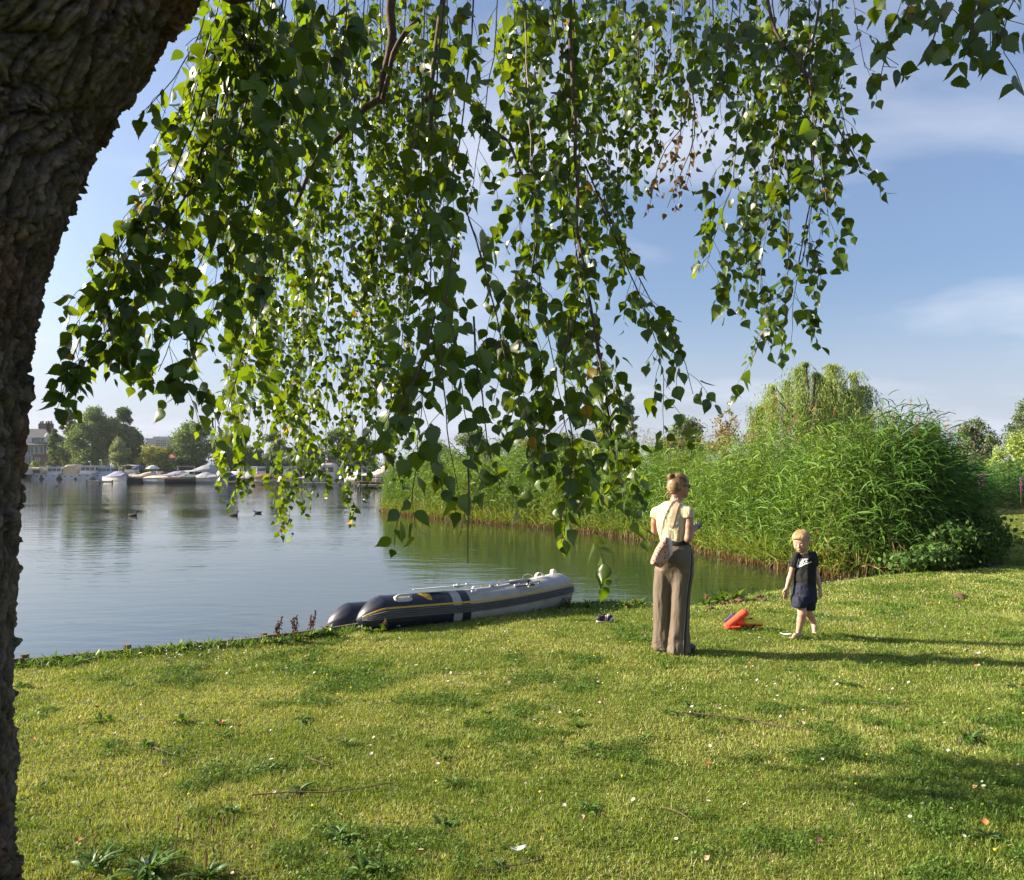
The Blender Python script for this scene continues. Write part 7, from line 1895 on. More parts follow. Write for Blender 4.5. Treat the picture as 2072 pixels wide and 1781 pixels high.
# lashes, brows and lips as thin shaped strips on the face
M_lash = mat('lash_brown', (0.10, 0.055, 0.03), 0.8); M_lip = mat('lip_pink', (0.42, 0.16, 0.13), 0.5)
def face_strip(pts, r, name, m):
    P = []
    for s_, u_ in pts:
        o_ = hc+hs*s_+hu*u_+hf*0.2; h = BB.ray_cast(Vector(o_), Vector(-hf))
        P.append(np.array(h[0])+hf*0.0006 if h[0] is not None else hc+hs*s_+hu*u_+hf*0.085)
    MB().tube(smooth_path(P, n=4), r, 6).build(name, m, boy, smooth=True)
for sg in (-1, 1):
    face_strip([(sg*0.018, -0.0155), (sg*0.029, -0.0185), (sg*0.041, -0.0145)], 0.0018, 'eyelash', M_lash); face_strip([(sg*0.015, 0.013), (sg*0.03, 0.018), (sg*0.045, 0.012)], 0.0017, 'eyebrow', mat('brow_blond', (0.30, 0.19, 0.10), 0.8))
face_strip([(-0.016, -0.063), (-0.006, -0.0615), (0.006, -0.0615), (0.016, -0.063)], 0.0032, 'lips', M_lip)
# hair
S = Solid((-0.17, -0.16, 0.90), (0.13, 0.16, 1.13), 0.0038)
S.ell(hc+hu*0.020-hf*0.010, (0.103, 0.091, 0.093), HR, 0.02); S.ell(hc+hu*0.052+hf*0.045, (0.050, 0.062, 0.030), HR, 0.02)
S.op(lambda x, y, z: -((x-hc[0]+0)*0)-0.0+np.maximum.reduce([-( (x-hc[0])*(-hf[0])+(y-hc[1])*(-hf[1])+(z-hc[2])*(-hf[2])+0.030), -(-( (x-hc[0])*hu[0]+(y-hc[1])*hu[1]+(z-hc[2])*hu[2])+0.040)]), (-0.17, -0.16, 0.90), (0.13, 0.16, 1.13), 0.010, 'cut')
S.half(hc-hu*0.040-hf*0.03, unit(-hu+hf*0.75))
for sg in (-1, 1): S.ell(hc+hf*0.010+hs*sg*0.094-hu*0.030, (0.030, 0.022, 0.036), HR, 0.006, 'cut')
V, Q = S.skin(1); V = wrinkle(V, Q, 0.005, (22, 22, 50)); V = wrinkle(V, Q, 0.0022, (90, 90, 60))
M_hairB = hair_material('light_blond_hair', (0.22, 0.135, 0.05), (0.40, 0.27, 0.12), (0.58, 0.43, 0.23), (1.4, 1.4, 0.6)); hairb = solid_obj('hair', V, Q, M_hairB, boy, (0, 0, 0))
ht = bvh(V, Q); paths = []; crown = hc+hu*0.10-hf*0.045
for q in range(520):                                              # from the crown outwards, fringe to the brow
    a = gg.uniform(0, 6.283); e_ = hc+hf*(0.10*math.cos(a))+hs*0.092*math.sin(a)+hu*(gg.uniform(0.026, 0.066) if math.cos(a) > 0.3 else gg.uniform(-0.045, 0.035))
    s0 = gg.uniform(0.05, 0.5); paths.append([crown*(1-f)+e_*f+unit(crown*(1-f)+e_*f-hc)*0.06+gg.normal(0, 0.002, 3) for f in (s0, s0*0.7+0.3, s0*0.4+0.6, 0.9, 1.0)])
strands(ht, paths, M_hairB, hairb, 0.0014, 0.0012)
# T-shirt
M_tee = mat('black_cotton', (0.0125, 0.0125, 0.013), 0.85, 0.25, var=0.15, scale=9)
S = Solid((-0.2, -0.16, 0.50), (0.24, 0.2, 0.93), 0.004)
S.stack([(0.545, bx(1244), 0.01, 0.110, 0.090), (0.60, bx(1242), 0.01, 0.107, 0.087), (0.68, bx(1243), 0.01, 0.106, 0.084), (0.76, bx(1243), 0.01, 0.112, 0.082), (0.83, bx(1243), 0.01, 0.114, 0.072), (0.865, bx(1240), 0.01, 0.085, 0.058), (0.888, bx(1238), 0.01, 0.055, 0.048)], cr, 0.02)
for ch in (A, B): S.cone(ch[0]+np.array([0, 0, 0.002]), ch[0]*0.42+ch[1]*0.58, 0.042, 0.044, 0.018, cap=True)
S.ell((bx(1232), 0.0, bz(440)), (0.052, 0.05, 0.036), None, 0.006, 'cut')
V, Q = S.skin(2); V = wrinkle(V, Q, 0.010, (22, 22, 11), np.clip((0.86-V[:, 2])/0.08, 0.1, 1)*np.clip((V[:, 2]-0.52)/0.1, 0, 1)); V = wrinkle(V, Q, 0.003, (50, 50, 40))
tee = solid_obj('t_shirt', V, Q, M_tee, boy, (0, 0, 0)); tee_tree = bvh(V, Q)
# shorts
M_short = mat('navy_cotton', (0.008, 0.0105, 0.030), 0.75, 0.3, var=0.15, scale=12)
S = Solid((-0.2, -0.18, 0.25), (0.22, 0.24, 0.60), 0.0042)
S.stack([(0.365, bx(1232), 0.012, 0.126, 0.100), (0.40, bx(1232), 0.012, 0.130, 0.105), (0.48, bx(1234), 0.012, 0.122, 0.098), (0.565, bx(1238), 0.012, 0.106, 0.086)], cr, 0.02)
S.stack([(bz(1180), bx(1146), -0.018, 0.070, 0.084), (0.38, bx(1152), -0.012, 0.072, 0.09), (0.43, bx(1165), 0.0, 0.068, 0.085)], (1, 0), 0.02)
S.stack([(bz(1230), bx(1304), 0.04, 0.066, 0.084), (0.38, bx(1306), 0.03, 0.066, 0.085), (0.43, bx(1300), 0.02, 0.068, 0.085)], (1, 0), 0.02)
V, Q = S.skin(2); V = wrinkle(V, Q, 0.012, (16, 16, 10)); V = wrinkle(V, Q, 0.004, (40, 40, 20)); shorts = solid_obj('shorts', V, Q, M_short, boy, (0, 0, 0))
S = Solid((-0.2, -0.18, 0.52), (0.22, 0.22, 0.58), 0.004); S.stack([(0.540, bx(1238), 0.012, 0.112, 0.091), (0.566, bx(1238), 0.012, 0.109, 0.088)], cr, 0.01); V, Q = S.skin(1); solid_obj('waistband', V, Q, M_short, boy, (0, 0, 0))
# white print on the chest: letters over a tick
M_print = mat('white_print', (0.66, 0.66, 0.66), 0.7, 0.2)
def chest(x, z, lift=0.0025):
    c = cast(tee_tree, x, z, lift)
    return c if c is not None else np.array([x, -0.08, z])
def print_mesh(V2, Fs, name):
    V3 = np.array([chest(x, z) for x, z in V2]); me = bpy.data.meshes.new(name); me.from_pydata([tuple(v) for v in V3], [], Fs); me.update(); obj(name, me, M_print, boy)
ft = bpy.data.curves.new('chest_text', 'FONT'); ft.body = 'NIKE'; ft.size = 1.0; ft.shear = 0.32; ft.offset = 0.022; ft.space_character = 0.86; ft.resolution_u = 3
fo = bpy.data.objects.new('chest_text', ft); COL.objects.link(fo)
bpy.context.view_layer.update()
tm = bpy.data.meshes.new_from_object(fo.evaluated_get(bpy.context.evaluated_depsgraph_get())); bpy.data.objects.remove(fo)
import bmesh
bm = bmesh.new(); bm.from_mesh(tm); bmesh.ops.triangulate(bm, faces=bm.faces[:]); bmesh.ops.subdivide_edges(bm, edges=bm.edges[:], cuts=2, use_grid_fill=True); bmesh.ops.triangulate(bm, faces=bm.faces[:])
vv = np.array([v.co[:2] for v in bm.verts]); ff = [tuple(v.index for v in f.verts) for f in bm.faces]; bm.free()
vv = (vv-vv.min(0))/(vv.max(0)-vv.min(0))
def tx(u, v): return np.c_[bx(1112+u*134), bz(598-v*72+u*-6)]
print_mesh(tx(vv[:, 0], vv[:, 1]), ff, 'chest_lettering')
# tick: blunt hook at the left, long thin tail to the upper right
up_ = [(1112, 592), (1122, 606), (1142, 606), (1175, 594), (1220, 579), (1262, 567), (1294, 560)]; lo_ = [(1110, 600), (1112, 632), (1120, 654), (1140, 645), (1190, 612), (1250, 580), (1294, 560)]
k_ = 14; U_ = smooth_path([(x, 0, y) for x, y in up_], n=k_)[:, [0, 2]]; L_ = smooth_path([(x, 0, y) for x, y in lo_], n=k_)[:, [0, 2]]
rows_ = 5; V2 = []
for i in range(len(U_)):
    for j in range(rows_): q = U_[i]*(1-j/(rows_-1))+L_[i]*j/(rows_-1); V2.append((bx(q[0]), bz(q[1])))
Fs = [(i*rows_+j, (i+1)*rows_+j, (i+1)*rows_+j+1, i*rows_+j+1) for i in range(len(U_)-1) for j in range(rows_-1)]
print_mesh(V2, Fs, 'chest_tick')
# ================================================================== THINGS ON THE LAWN
# life jacket --------------------------------------------------------------------------
M_or = mat('orange_foam', (0.80, 0.075, 0.03), 0.6, 0.3, var=0.08, scale=20, bump=0.002, bscale=60); M_ly = mat('yellow_foam', (0.55, 0.48, 0.05), 0.7, 0.2, var=0.1, scale=20); M_nv = mat('navy_webbing', (0.03, 0.035, 0.07), 0.7); M_bk = mat('black_webbing', (0.012, 0.012, 0.014), 0.7)
LJ = np.array(G(1497, 1271)); LJ[2] = 0
lj = thing('life_jacket', 'orange and yellow child\'s life jacket lying on the grass', 'life jacket', tuple(LJ))
lx = lambda x: (x-900)*0.000264; lz = lambda y: (955-y)*0.000264
def flatcone(S, a, b, r0, r1, n_, sq=0.5, k=0.01):
    a, b, n_ = [np.array(v, float) for v in (a, b, unit(n_))]; ba = b-a; L2 = ba@ba
    def fn(x, y, z):
        t = np.clip(((x-a[0])*ba[0]+(y-a[1])*ba[1]+(z-a[2])*ba[2])/L2, 0, 1); q = [x-a[0]-t*ba[0], y-a[1]-t*ba[1], z-a[2]-t*ba[2]]
        dn = q[0]*n_[0]+q[1]*n_[1]+q[2]*n_[2]; f = (1/sq-1)*dn; q = [q[i]+f*n_[i] for i in range(3)]
        return (np.sqrt(q[0]**2+q[1]**2+q[2]**2)-(r0+(r1-r0)*t))*sq
    r = max(r0, r1); S.op(fn, np.minimum(a, b)-r, np.maximum(a, b)+r, k)
S = Solid((-0.2, -0.2, 0), (0.26, 0.2, 0.24), 0.004)
flatcone(S, (lx(350), -0.03, lz(860)), (lx(1090), -0.02, lz(290)), 0.046, 0.048, (0.55, 0, 0.84), 0.55)          # collar slab, propped up
flatcone(S, (lx(400), -0.05, lz(890)), (lx(800), -0.06, lz(850)), 0.035, 0.03, (0, 0, 1), 0.6)
V, Q = S.skin(1); V = wrinkle(V, Q, 0.003, (30, 30, 30)); solid_obj('collar', V, Q, M_or, lj, (0, 0, 0))
S = Solid((-0.2, -0.2, 0), (0.26, 0.2, 0.24), 0.004); flatcone(S, (lx(860), 0.0, lz(700)), (lx(1250), 0.01, lz(790)), 0.075, 0.05, (0.2, 0, 1), 0.55, 0.02); S.half((0, 0, 0.004), (0, 0, -1)); V, Q = S.skin(1); V = wrinkle(V, Q, 0.005, (24, 24, 24)); solid_obj('front_panel', V, Q, M_or, lj, (0, 0, 0))
S = Solid((-0.2, -0.2, 0), (0.26, 0.2, 0.24), 0.004); flatcone(S, (lx(1180), 0.0, lz(800)), (lx(1740), 0.0, lz(820)), 0.055, 0.032, (0.05, 0, 1), 0.45, 0.02); S.half((0, 0, 0.004), (0, 0, -1)); V, Q = S.skin(1); V = wrinkle(V, Q, 0.004, (24, 24, 24)); solid_obj('back_panel', V, Q, M_or, lj, (0, 0, 0))
S = Solid((-0.2, -0.2, 0), (0.26, 0.2, 0.24), 0.004); flatcone(S, (lx(1190), -0.022, lz(655)), (lx(1690), -0.015, lz(695)), 0.052, 0.042, (0.05, -0.35, 0.9), 0.5, 0.02); V, Q = S.skin(1); V = wrinkle(V, Q, 0.004, (24, 24, 24)); solid_obj('yellow_panel', V, Q, M_ly, lj, (0, 0, 0))
S = Solid((-0.25, -0.2, 0), (0.1, 0.2, 0.24), 0.004); flatcone(S, (lx(330), 0.03, lz(710)), (lx(690), 0.04, lz(440)), 0.022, 0.035, (0.6, 0, 0.8), 0.5, 0.01); V, Q = S.skin(1); solid_obj('lining', V, Q, M_nv, lj, (0, 0, 0))
MB().tube(smooth_path([(lx(1340), -0.062, lz(900)), (lx(1440), -0.055, lz(760)), (lx(1450), -0.03, lz(640)), (lx(1400), 0.0, lz(575)), (lx(1330), 0.04, lz(560))], n=6), 0.011, 6, flat=0.3, ref=(0, 1, 0)).build('belt', M_bk, lj)
MB().box((lx(1340), -0.01, lz(545)), (0.035, 0.025, 0.012), rz=0.3).build('buckle', M_bk, lj, bevel=0.003)
# a pair of child's shoes -----------------------------------------------------------------
M_sw = mat('shoe_white', (0.62, 0.58, 0.55), 0.6, 0.3, var=0.1, scale=40); M_sb = mat('shoe_black', (0.02, 0.02, 0.022), 0.6, 0.3, var=0.2, scale=40); M_sr = mat('shoe_red', (0.5, 0.04, 0.05), 0.6)
SH = np.array(G(1222, 1259)); SH[2] = 0
def small_shoe(loc, rz, label):
    t = thing('child_shoe', label, 'shoe', loc, rz, 'pair of small shoes')
    S = Solid((-0.11, -0.06, 0), (0.11, 0.06, 0.11), 0.0035)
    S.ell((0.045, 0, 0.035), (0.045, 0.033, 0.03), None, 0.02); S.ell((-0.045, 0, 0.042), (0.042, 0.032, 0.045), None, 0.02); S.cone((-0.04, 0, 0.05), (0.03, 0, 0.045), 0.03, 0.026, 0.02)
    S.ell((-0.048, 0, 0.088), (0.032, 0.022, 0.042), None, 0.006, 'cut'); S.half((0, 0, 0.012), (0, 0, -1)); V, Q = S.skin(1); solid_obj('upper', V, Q, M_sb, t, (0, 0, 0))
    S = Solid((-0.11, -0.06, -0.003), (0.11, 0.06, 0.03), 0.0035); S.stack([(0.002, 0, 0, 0.088, 0.034), (0.018, 0, 0, 0.092, 0.037)], (1, 0), 0.004, power=2.6); V, Q = S.skin(1); solid_obj('sole', V, Q, M_sw, t, (0, 0, 0))
    for q, xx in enumerate((0.0, 0.018, 0.036)):
        MB().tube(smooth_path([(xx-0.012, -0.034, 0.022), (xx, -0.026, 0.055), (xx+0.004, 0, 0.072), (xx, 0.026, 0.055), (xx-0.012, 0.034, 0.022)], n=4), 0.0048, 6).build('stripe', M_sw if q else M_sr, t, smooth=True)
    S = Solid((-0.11, -0.06, 0), (0.11, 0.06, 0.11), 0.0035); S.ell((0.075, 0, 0.028), (0.022, 0.032, 0.024), None, 0.01); S.half((0, 0, 0.012), (0, 0, -1)); V, Q = S.skin(1); solid_obj('toe_cap', V, Q, M_sw, t, (0, 0, 0))
    return t
small_shoe(tuple(SH+np.array([0.0, 0.0, 0])), 0.12, 'nearer of the two small black and white shoes beside the boat'); small_shoe(tuple(SH+np.array([0.03, 0.085, 0])), -0.1, 'farther of the two small black and white shoes beside the boat')
# shore plants ---------------------------------------------------------------------------
M_weed = leaf_mat('weed_leaf', 0.5, 0.35, 0.35, (1.7, 1.5, 0.5)); M_ddock = mat('dead_dock', (0.13, 0.055, 0.035), 0.9, 0.1, var=0.35, scale=60)
def blade_leaf(L, Wd, curl, k=5):
    t = np.linspace(0, 1, k+1); w = Wd*np.sin(math.pi*np.clip(t*0.9+0.06, 0, 1))**0.8; w[-1] = 0.001
    mid = np.c_[L*t, np.zeros(k+1), 0.10*L*np.sin(t*2.4)-curl*L*t*t]
    V = np.vstack([mid+np.c_[np.zeros(k+1), w/2, 0.18*w], mid, mid+np.c_[np.zeros(k+1), -w/2, 0.18*w]]); n = k+1
    return V, np.array([(i, n+i, n+i+1, i+1) for i in range(k)]+[(n+i, 2*n+i, 2*n+i+1, n+i+1) for i in range(k)])
def leafy_plant(name, label, loc, n, L, Wd, el, seed, group, colA=(0.055, 0.12, 0.02), colB=(0.12, 0.19, 0.035), stalks=0, stalk_h=0.3, stalk_m=None):
    r = np.random.default_rng(seed); t = thing(name, label, 'plant', loc, group=group)
    for i in range(n):
        V, Q = blade_leaf(L*r.uniform(0.55, 1.15), Wd*r.uniform(0.7, 1.2), r.uniform(0.1, 0.6))
        e = r.uniform(*el); a = r.uniform(0, 6.283)
        Rm = np.array(Matrix.Rotation(a, 3, 'Z') @ Matrix.Rotation(-e, 3, 'Y') @ Matrix.Rotation(r.normal(0, 0.3), 3, 'X')); V = V @ Rm.T
        c = (np.array(colA)*(1-(u := r.random()))+np.array(colB)*u)*r.uniform(0.75, 1.2)
        if r.random() < 0.08: c = np.array([0.20, 0.17, 0.05])
        obj('leaf', mesh_np('leaf', V, [Q], np.tile(c, (len(V), 1)), smooth=True), M_weed, t, loc=(r.normal(0, L*0.12), r.normal(0, L*0.12), 0.0))
    for i in range(stalks):
        a = r.uniform(0, 6.28); h = stalk_h*r.uniform(0.6, 1.1); tip = np.array([math.cos(a)*h*0.22, math.sin(a)*h*0.22, h])
        st = MB().tube(smooth_path([(0, 0, 0), tip*0.5+np.array([0, 0, 0.02*h]), tip], n=4), 0.0022, 5).build('stalk', stalk_m or M_dead, t)
        sd = MB()
        for q in range(34):
            f = r.uniform(0.45, 1.02); p = tip*f+r.normal(0, 0.010*(1.25-f)*2, 3); sd.sphere(p, (0.006, 0.006, 0.008), 5, 4)
        s2 = sd.build('seed_head', stalk_m or M_dead, st); s2['kind'] = 'stuff'
    return t
SG = 'weeds along the waterside edge'
def gz(x, y): p = G(x, y); return (p[0], p[1], float(lawn_z(np.array([p[0]]), np.array([p[1]]))[0]))
for k_, (x, y, n, L, W_, st, lab) in enumerate([(600, 1300, 22, 0.13, 0.04, 3, 'leafy dock with brown seed stalks left of the inflatable boat'), (630, 1292, 22, 0.12, 0.04, 3, 'dock with dark red seed heads just left of the boat\'s stern'), (560, 1304, 18, 0.11, 0.035, 3, 'tawny dried dock at the left of the waterside clump'),
        (665, 1288, 18, 0.13, 0.045, 0, 'low green leaves in front of the stern tubes'), (745, 1283, 14, 0.10, 0.04, 0, 'small plant on the board under the boat'), (775, 1280, 14, 0.10, 0.035, 1, 'small withered plant by the near tube'),
        (1460, 1213, 30, 0.24, 0.06, 0, 'bright large-leaved dock clump on the shore right of the woman'), (1490, 1212, 22, 0.20, 0.055, 0, 'right part of the bright dock clump by the water'), (1430, 1218, 18, 0.15, 0.045, 3, 'dock with pale flower stalks just right of the woman'), (1290, 1222, 22, 0.16, 0.05, 0, 'bright green plant on the shore left of the woman'), (1262, 1226, 16, 0.12, 0.045, 0, 'low plant between the boat and the woman'),
        (1150, 1230, 16, 0.14, 0.03, 2, 'dark weeds under the boat\'s bow'), (1190, 1228, 14, 0.12, 0.03, 0, 'small dark weed right of the boat\'s bow'), (1795, 1160, 14, 0.12, 0.04, 0, 'small pale weed in the lawn before the reeds')]):
    p = gz(x, y); leafy_plant('dock_plant', lab, p, n, L, W_, (0.25, 1.3), 500+k_, SG, stalks=st, stalk_h=0.27 if k_ < 3 else 0.16, stalk_m=M_ddock if k_ < 3 else None)
# a tangle of grass and creeping leaves along the boards
g = np.random.default_rng(62)
pile = Pile(); m = 11000; s = g.random(m)
X = -5.2+s*11.4; Y = shore(X)-np.abs(g.normal(0, 0.09, m))-0.01; hump = (0.45+0.9*fbm(np.c_[X*2.2, np.zeros(m), np.zeros(m)], 2))*np.interp(X, [-1, 0.5, 3, 6.2], [1, 0.8, 0.55, 0.4])
D = unit(np.c_[g.normal(0, 0.5, m), g.normal(0, 0.45, m), np.ones(m)])
c = (np.array([0.05, 0.11, 0.02])*(1-(u := g.random((m, 1))))+np.array([0.11, 0.18, 0.03])*u)*g.uniform(0.7, 1.2, (m, 1))
pile.add(*ribbons(np.c_[X, Y, lawn_z(X, Y)-0.01], D, g.uniform(0.05, 0.17, m)*hump, g.uniform(0.006, 0.016, m), g.uniform(0.2, 0.9, m), c, g, 2))
o = obj('bank_grass', pile.mesh('bank_grass'), M_weed); tag(o, 'ragged longer grass growing against the board edging', 'grass', kind='stuff')
# rosettes of plantain and dandelion in the lawn
RG = 'broad-leaved weeds in the lawn'
for k_, (x, y, n, L, W_, lab) in enumerate([(915, 1588, 20, 0.10, 0.022, 'plantain rosette in the middle of the lower lawn'), (1190, 1645, 24, 0.12, 0.024, 'dark plantain rosette right of centre, low in the photo'), (690, 1700, 26, 0.13, 0.028, 'broad weed rosette left of centre near the bottom'), (1960, 1500, 24, 0.15, 0.022, 'grassy rosette inside the dark tree shadow'),
        (300, 1765, 34, 0.20, 0.030, 'big ribwort plantain tuft at the bottom left'), (190, 1755, 22, 0.14, 0.026, 'smaller ribwort tuft left of the big one'), (420, 1775, 22, 0.14, 0.026, 'ribwort tuft right of the big one at the bottom edge'), (730, 1770, 26, 0.15, 0.03, 'bright rosette at the bottom edge left of centre'), (900, 1668, 14, 0.08, 0.024, 'small rosette near the middle dandelion leaves'), (1010, 1760, 12, 0.07, 0.02, 'small weed near the white litter'),
        (450, 1492, 14, 0.07, 0.02, 'small dark weed in the left middle lawn'), (1130, 1500, 14, 0.07, 0.02, 'small clover tuft in the centre lawn'), (1410, 1452, 22, 0.08, 0.022, 'dark low weed clump right of centre'), (1350, 1446, 20, 0.08, 0.022, 'left end of the dark weed clump'), (2050, 1395, 18, 0.10, 0.024, 'weed tuft at the right edge of the lawn')]):
    p = gz(x, y); leafy_plant('plantain', lab, p, int(n*1.2), L*0.8, W_*0.72, (0.1, 0.9), 600+k_, RG, colA=(0.045, 0.11, 0.018), colB=(0.09, 0.17, 0.03))
# small rosettes strewn over the nearer lawn
g = np.random.default_rng(63); protos = [leafy_plant('lawn_weed', 'small broad-leaved weed rosette in the nearer lawn', (0, 0, 0), 13, 0.055+0.01*q, 0.017, (0.1, 0.75), 650+q, 'small weeds strewn over the lawn', colA=(0.05, 0.12, 0.018), colB=(0.11, 0.19, 0.03)) for q in range(3)]
for k_, (x, d) in enumerate(visible_lawn_points(34, 3.1, 6.5, g)):
    o = protos[k_] if k_ < 3 else copy_tree(protos[k_ % 3])
    o.location = (x, d, float(lawn_z(np.array([x]), np.array([d]))[0])+0.004); o.rotation_euler = (0, 0, g.uniform(0, 6.28)); o.scale = (g.uniform(0.8, 1.4),)*3
# ribwort seed stalks at the bottom left
M_rib = mat('ribwort_head', (0.17, 0.11, 0.06), 0.9, 0.1)
g = np.random.default_rng(64)
for k_ in range(20):
    x = g.uniform(90, 560); y = g.uniform(1690, 1790); p = np.array(gz(x, y)); h = g.uniform(0.10, 0.22); tip = np.array([g.normal(0, 0.05), g.normal(0, 0.05), h])
    t = thing('ribwort_stalk', 'thin ribwort seed stalk leaning over the lawn at the bottom left', 'plant', tuple(p), group='ribwort seed stalks')
    MB().tube(smooth_path([(0, 0, 0), tip*0.55+np.array([0.006, 0, 0.01]), tip], n=4), 0.0011, 5).build('stem', M_dead, t)
    ax = unit(tip); MB().tube([tip-ax*0.004, tip+ax*0.006, tip+ax*0.018, tip+ax*0.024], [0.0022, 0.0042, 0.0035, 0.001], 7).build('seed_head', M_rib, t, smooth=True)
# daisies, nearest ones singly -------------------------------------------------------------
M_pet = mat('daisy_petal', (0.55, 0.54, 0.52), 0.7, 0.2); M_eye = mat('daisy_eye', (0.60, 0.38, 0.03), 0.8)
def daisy_mesh():
    mb = MB()
    for k in range(13):
        a = k*2*math.pi/13; ca, sa = math.cos(a), math.sin(a); w = 0.0016
        mb.add([(ca*0.002-sa*0.0006, sa*0.002+ca*0.0006, 0), (ca*0.002+sa*0.0006, sa*0.002-ca*0.0006, 0), (ca*0.0085+sa*w, sa*0.0085-ca*w, 0.0022), (ca*0.010, sa*0.010, 0.0026), (ca*0.0085-sa*w, sa*0.0085+ca*w, 0.0022)], [(0, 1, 2, 3, 4)])
    mb.sphere((0, 0, 0.0012), (0.0028, 0.0028, 0.0016), 7, 4, m=1)
    mb.tube([(0, 0, -0.035), (0.003, 0, -0.015), (0, 0, 0)], 0.0008, 4, m=2)
    return mb.mesh('daisy')
dm = daisy_mesh(); M_stalk = mat('green_stalk', (0.10, 0.16, 0.03), 0.7)
for m_ in (M_pet, M_eye, M_stalk): dm.materials.append(m_)
g = np.random.default_rng(66)
def daisy_points(n, d0, d1):
    p = visible_lawn_points(n*14, d0, d1, g); p = p[g.permutation(len(p))]; x, d = p[:, 0], p[:, 1]
    w = 0.03+0.9*np.clip((fbm(np.c_[x*1.5+60, d*1.9, np.zeros(len(x))], 3)-0.53)/0.12, 0, 1); w += 0.9*np.exp(-((d-5.75)/0.35)**2-((x-1.9)/0.9)**2)
    return p[g.random(len(p)) < w*0.4][:n]
near = daisy_points(230, 3.0, 6.6); far = daisy_points(260, 6.6, 13)
for x, d in near:
    o = bpy.data.objects.new('daisy', dm); s_ = g.uniform(0.7, 1.25); o.scale = (s_,)*3
    o.location = (x, d, float(lawn_z(np.array([x]), np.array([d]))[0])+0.034*s_+g.uniform(0, 0.012)); o.rotation_euler = (g.normal(0.2, 0.35), g.normal(0, 0.35), g.uniform(0, 6))
    COL.objects.link(o); tag(o, 'small white daisy flower in the nearer lawn', 'daisy', 'daisies scattered in the lawn')
V0 = np.array([v.co for v in dm.vertices]); P0 = [tuple(p.vertices) for p in dm.polygons]
mb = MB()
for x, d in far: mb.add(np.array([[math.cos(a)*0.009, math.sin(a)*0.008, math.sin(a)*0.006*g.uniform(0.2, 1.3)] for a in np.linspace(0, 6.28, 7)[:-1]])*g.uniform(0.5, 0.9)+np.array([x, d, float(lawn_z(np.array([x]), np.array([d]))[0])+0.045]), [(0, 1, 2, 3, 4, 5)])
o = mb.build('distant_daisies', M_pet); tag(o, 'white daisies dotted over the farther lawn', 'daisies', kind='stuff')
mb = MB()
for x, d in np.concatenate([visible_lawn_points(34, 3.0, 7, g), visible_lawn_points(40, 7, 13, g)]):
    mb.sphere((x, d, float(lawn_z(np.array([x]), np.array([d]))[0])+0.045), (0.008, 0.008, 0.005), 6, 4)
o = mb.build('buttercups', mat('buttercup', (0.75, 0.50, 0.02), 0.5)); tag(o, 'tiny yellow flowers dotted over the lawn', 'flowers', kind='stuff')
# fallen leaves, twigs, feathers, litter, soil ------------------------------------------------
M_fl = [mat('dry_leaf_orange', (0.34, 0.12, 0.035), 0.8), mat('dry_leaf_tan', (0.36, 0.25, 0.15), 0.8), mat('dry_leaf_brown', (0.14, 0.075, 0.04), 0.85)]
Vf, Tf, Qf = place_leaves(TFINE, np.zeros((1, 3)), np.array([[1., 0, 0]]), np.array([[0, 0, 1.]]), np.array([0.042]), np.array([-0.25]), np.array([0.55]))
lm = []
for m_ in M_fl: me = mesh_np('fallen_leaf', Vf, [Tf, Qf]); me.materials.append(m_); lm.append(me)
words = ['curled orange fallen leaf on the grass', 'pale tan fallen leaf on the grass', 'small dark brown fallen leaf on the grass']
for k_, (x, d) in enumerate(visible_lawn_points(60, 3.1, 8.0, g)):
    w_ = int(g.choice(3, p=[0.35, 0.4, 0.25])); o = bpy.data.objects.new('fallen_leaf', lm[w_]); o.location = (x, d, float(lawn_z(np.array([x]), np.array([d]))[0])+0.024); o.rotation_euler = (g.normal(0, 0.3), g.normal(0, 0.3), g.uniform(0, 6.28)); s_ = g.uniform(0.6, 1.1); o.scale = (s_,)*3
    COL.objects.link(o); tag(o, words[w_], 'leaf', 'fallen %s leaves' % ('orange', 'tan', 'brown')[w_])
M_stick = mat('dry_twig', (0.13, 0.085, 0.06), 0.9, 0.1, var=0.3, scale=30)
for k_, (pts, r, lab) in enumerate([([(510, 1618), (600, 1612), (680, 1610), (760, 1598), (800, 1590)], 0.004, 'long dark forked twig in the lower left lawn'), ([(310, 1525), (350, 1538)], 0.004, 'short pale stick in the left lawn'), ([(620, 1540), (660, 1560)], 0.004, 'short pale twig left of centre'), ([(1380, 1450), (1500, 1462), (1600, 1480), (1700, 1490)], 0.005, 'long thin stick leading into the tree shadow'), ([(1170, 1530), (1230, 1515), (1300, 1508)], 0.003, 'thin bent twig in the centre lawn'), ([(960, 1780), (1060, 1765), (1110, 1752)], 0.003, 'thin twig at the bottom edge centre'), ([(1340, 1640), (1380, 1655), (1400, 1670)], 0.003, 'small curved twig in the lower right lawn'), ([(1760, 1430), (1830, 1445)], 0.003, 'small twig above the tree shadow')]):
    P = np.array([gz(x, y) for x, y in pts]); t0 = P[0].copy(); P[:, 2] += 0.026; r *= 1.25
    Pm = smooth_path(P-t0, n=6); Pm += np.cumsum(g.normal(0, 0.0012, Pm.shape), axis=0); t = thing('twig', lab, 'twig', tuple(t0), group='twigs on the lawn'); MB().tube(Pm, np.linspace(r, r*0.4, len(Pm)), 6).build('stem', M_stick, t)
    a = Pm[len(Pm)//2]; MB().tube([a, a+np.array([0.03, 0.03, 0.012]), a+np.array([0.07, 0.04, 0.01])], [r*0.6, r*0.5, r*0.2], 5).build('side_shoot', M_stick, t)
M_feather = mat('white_feather', (0.72, 0.70, 0.68), 0.8, 0.1, var=0.08, scale=50)
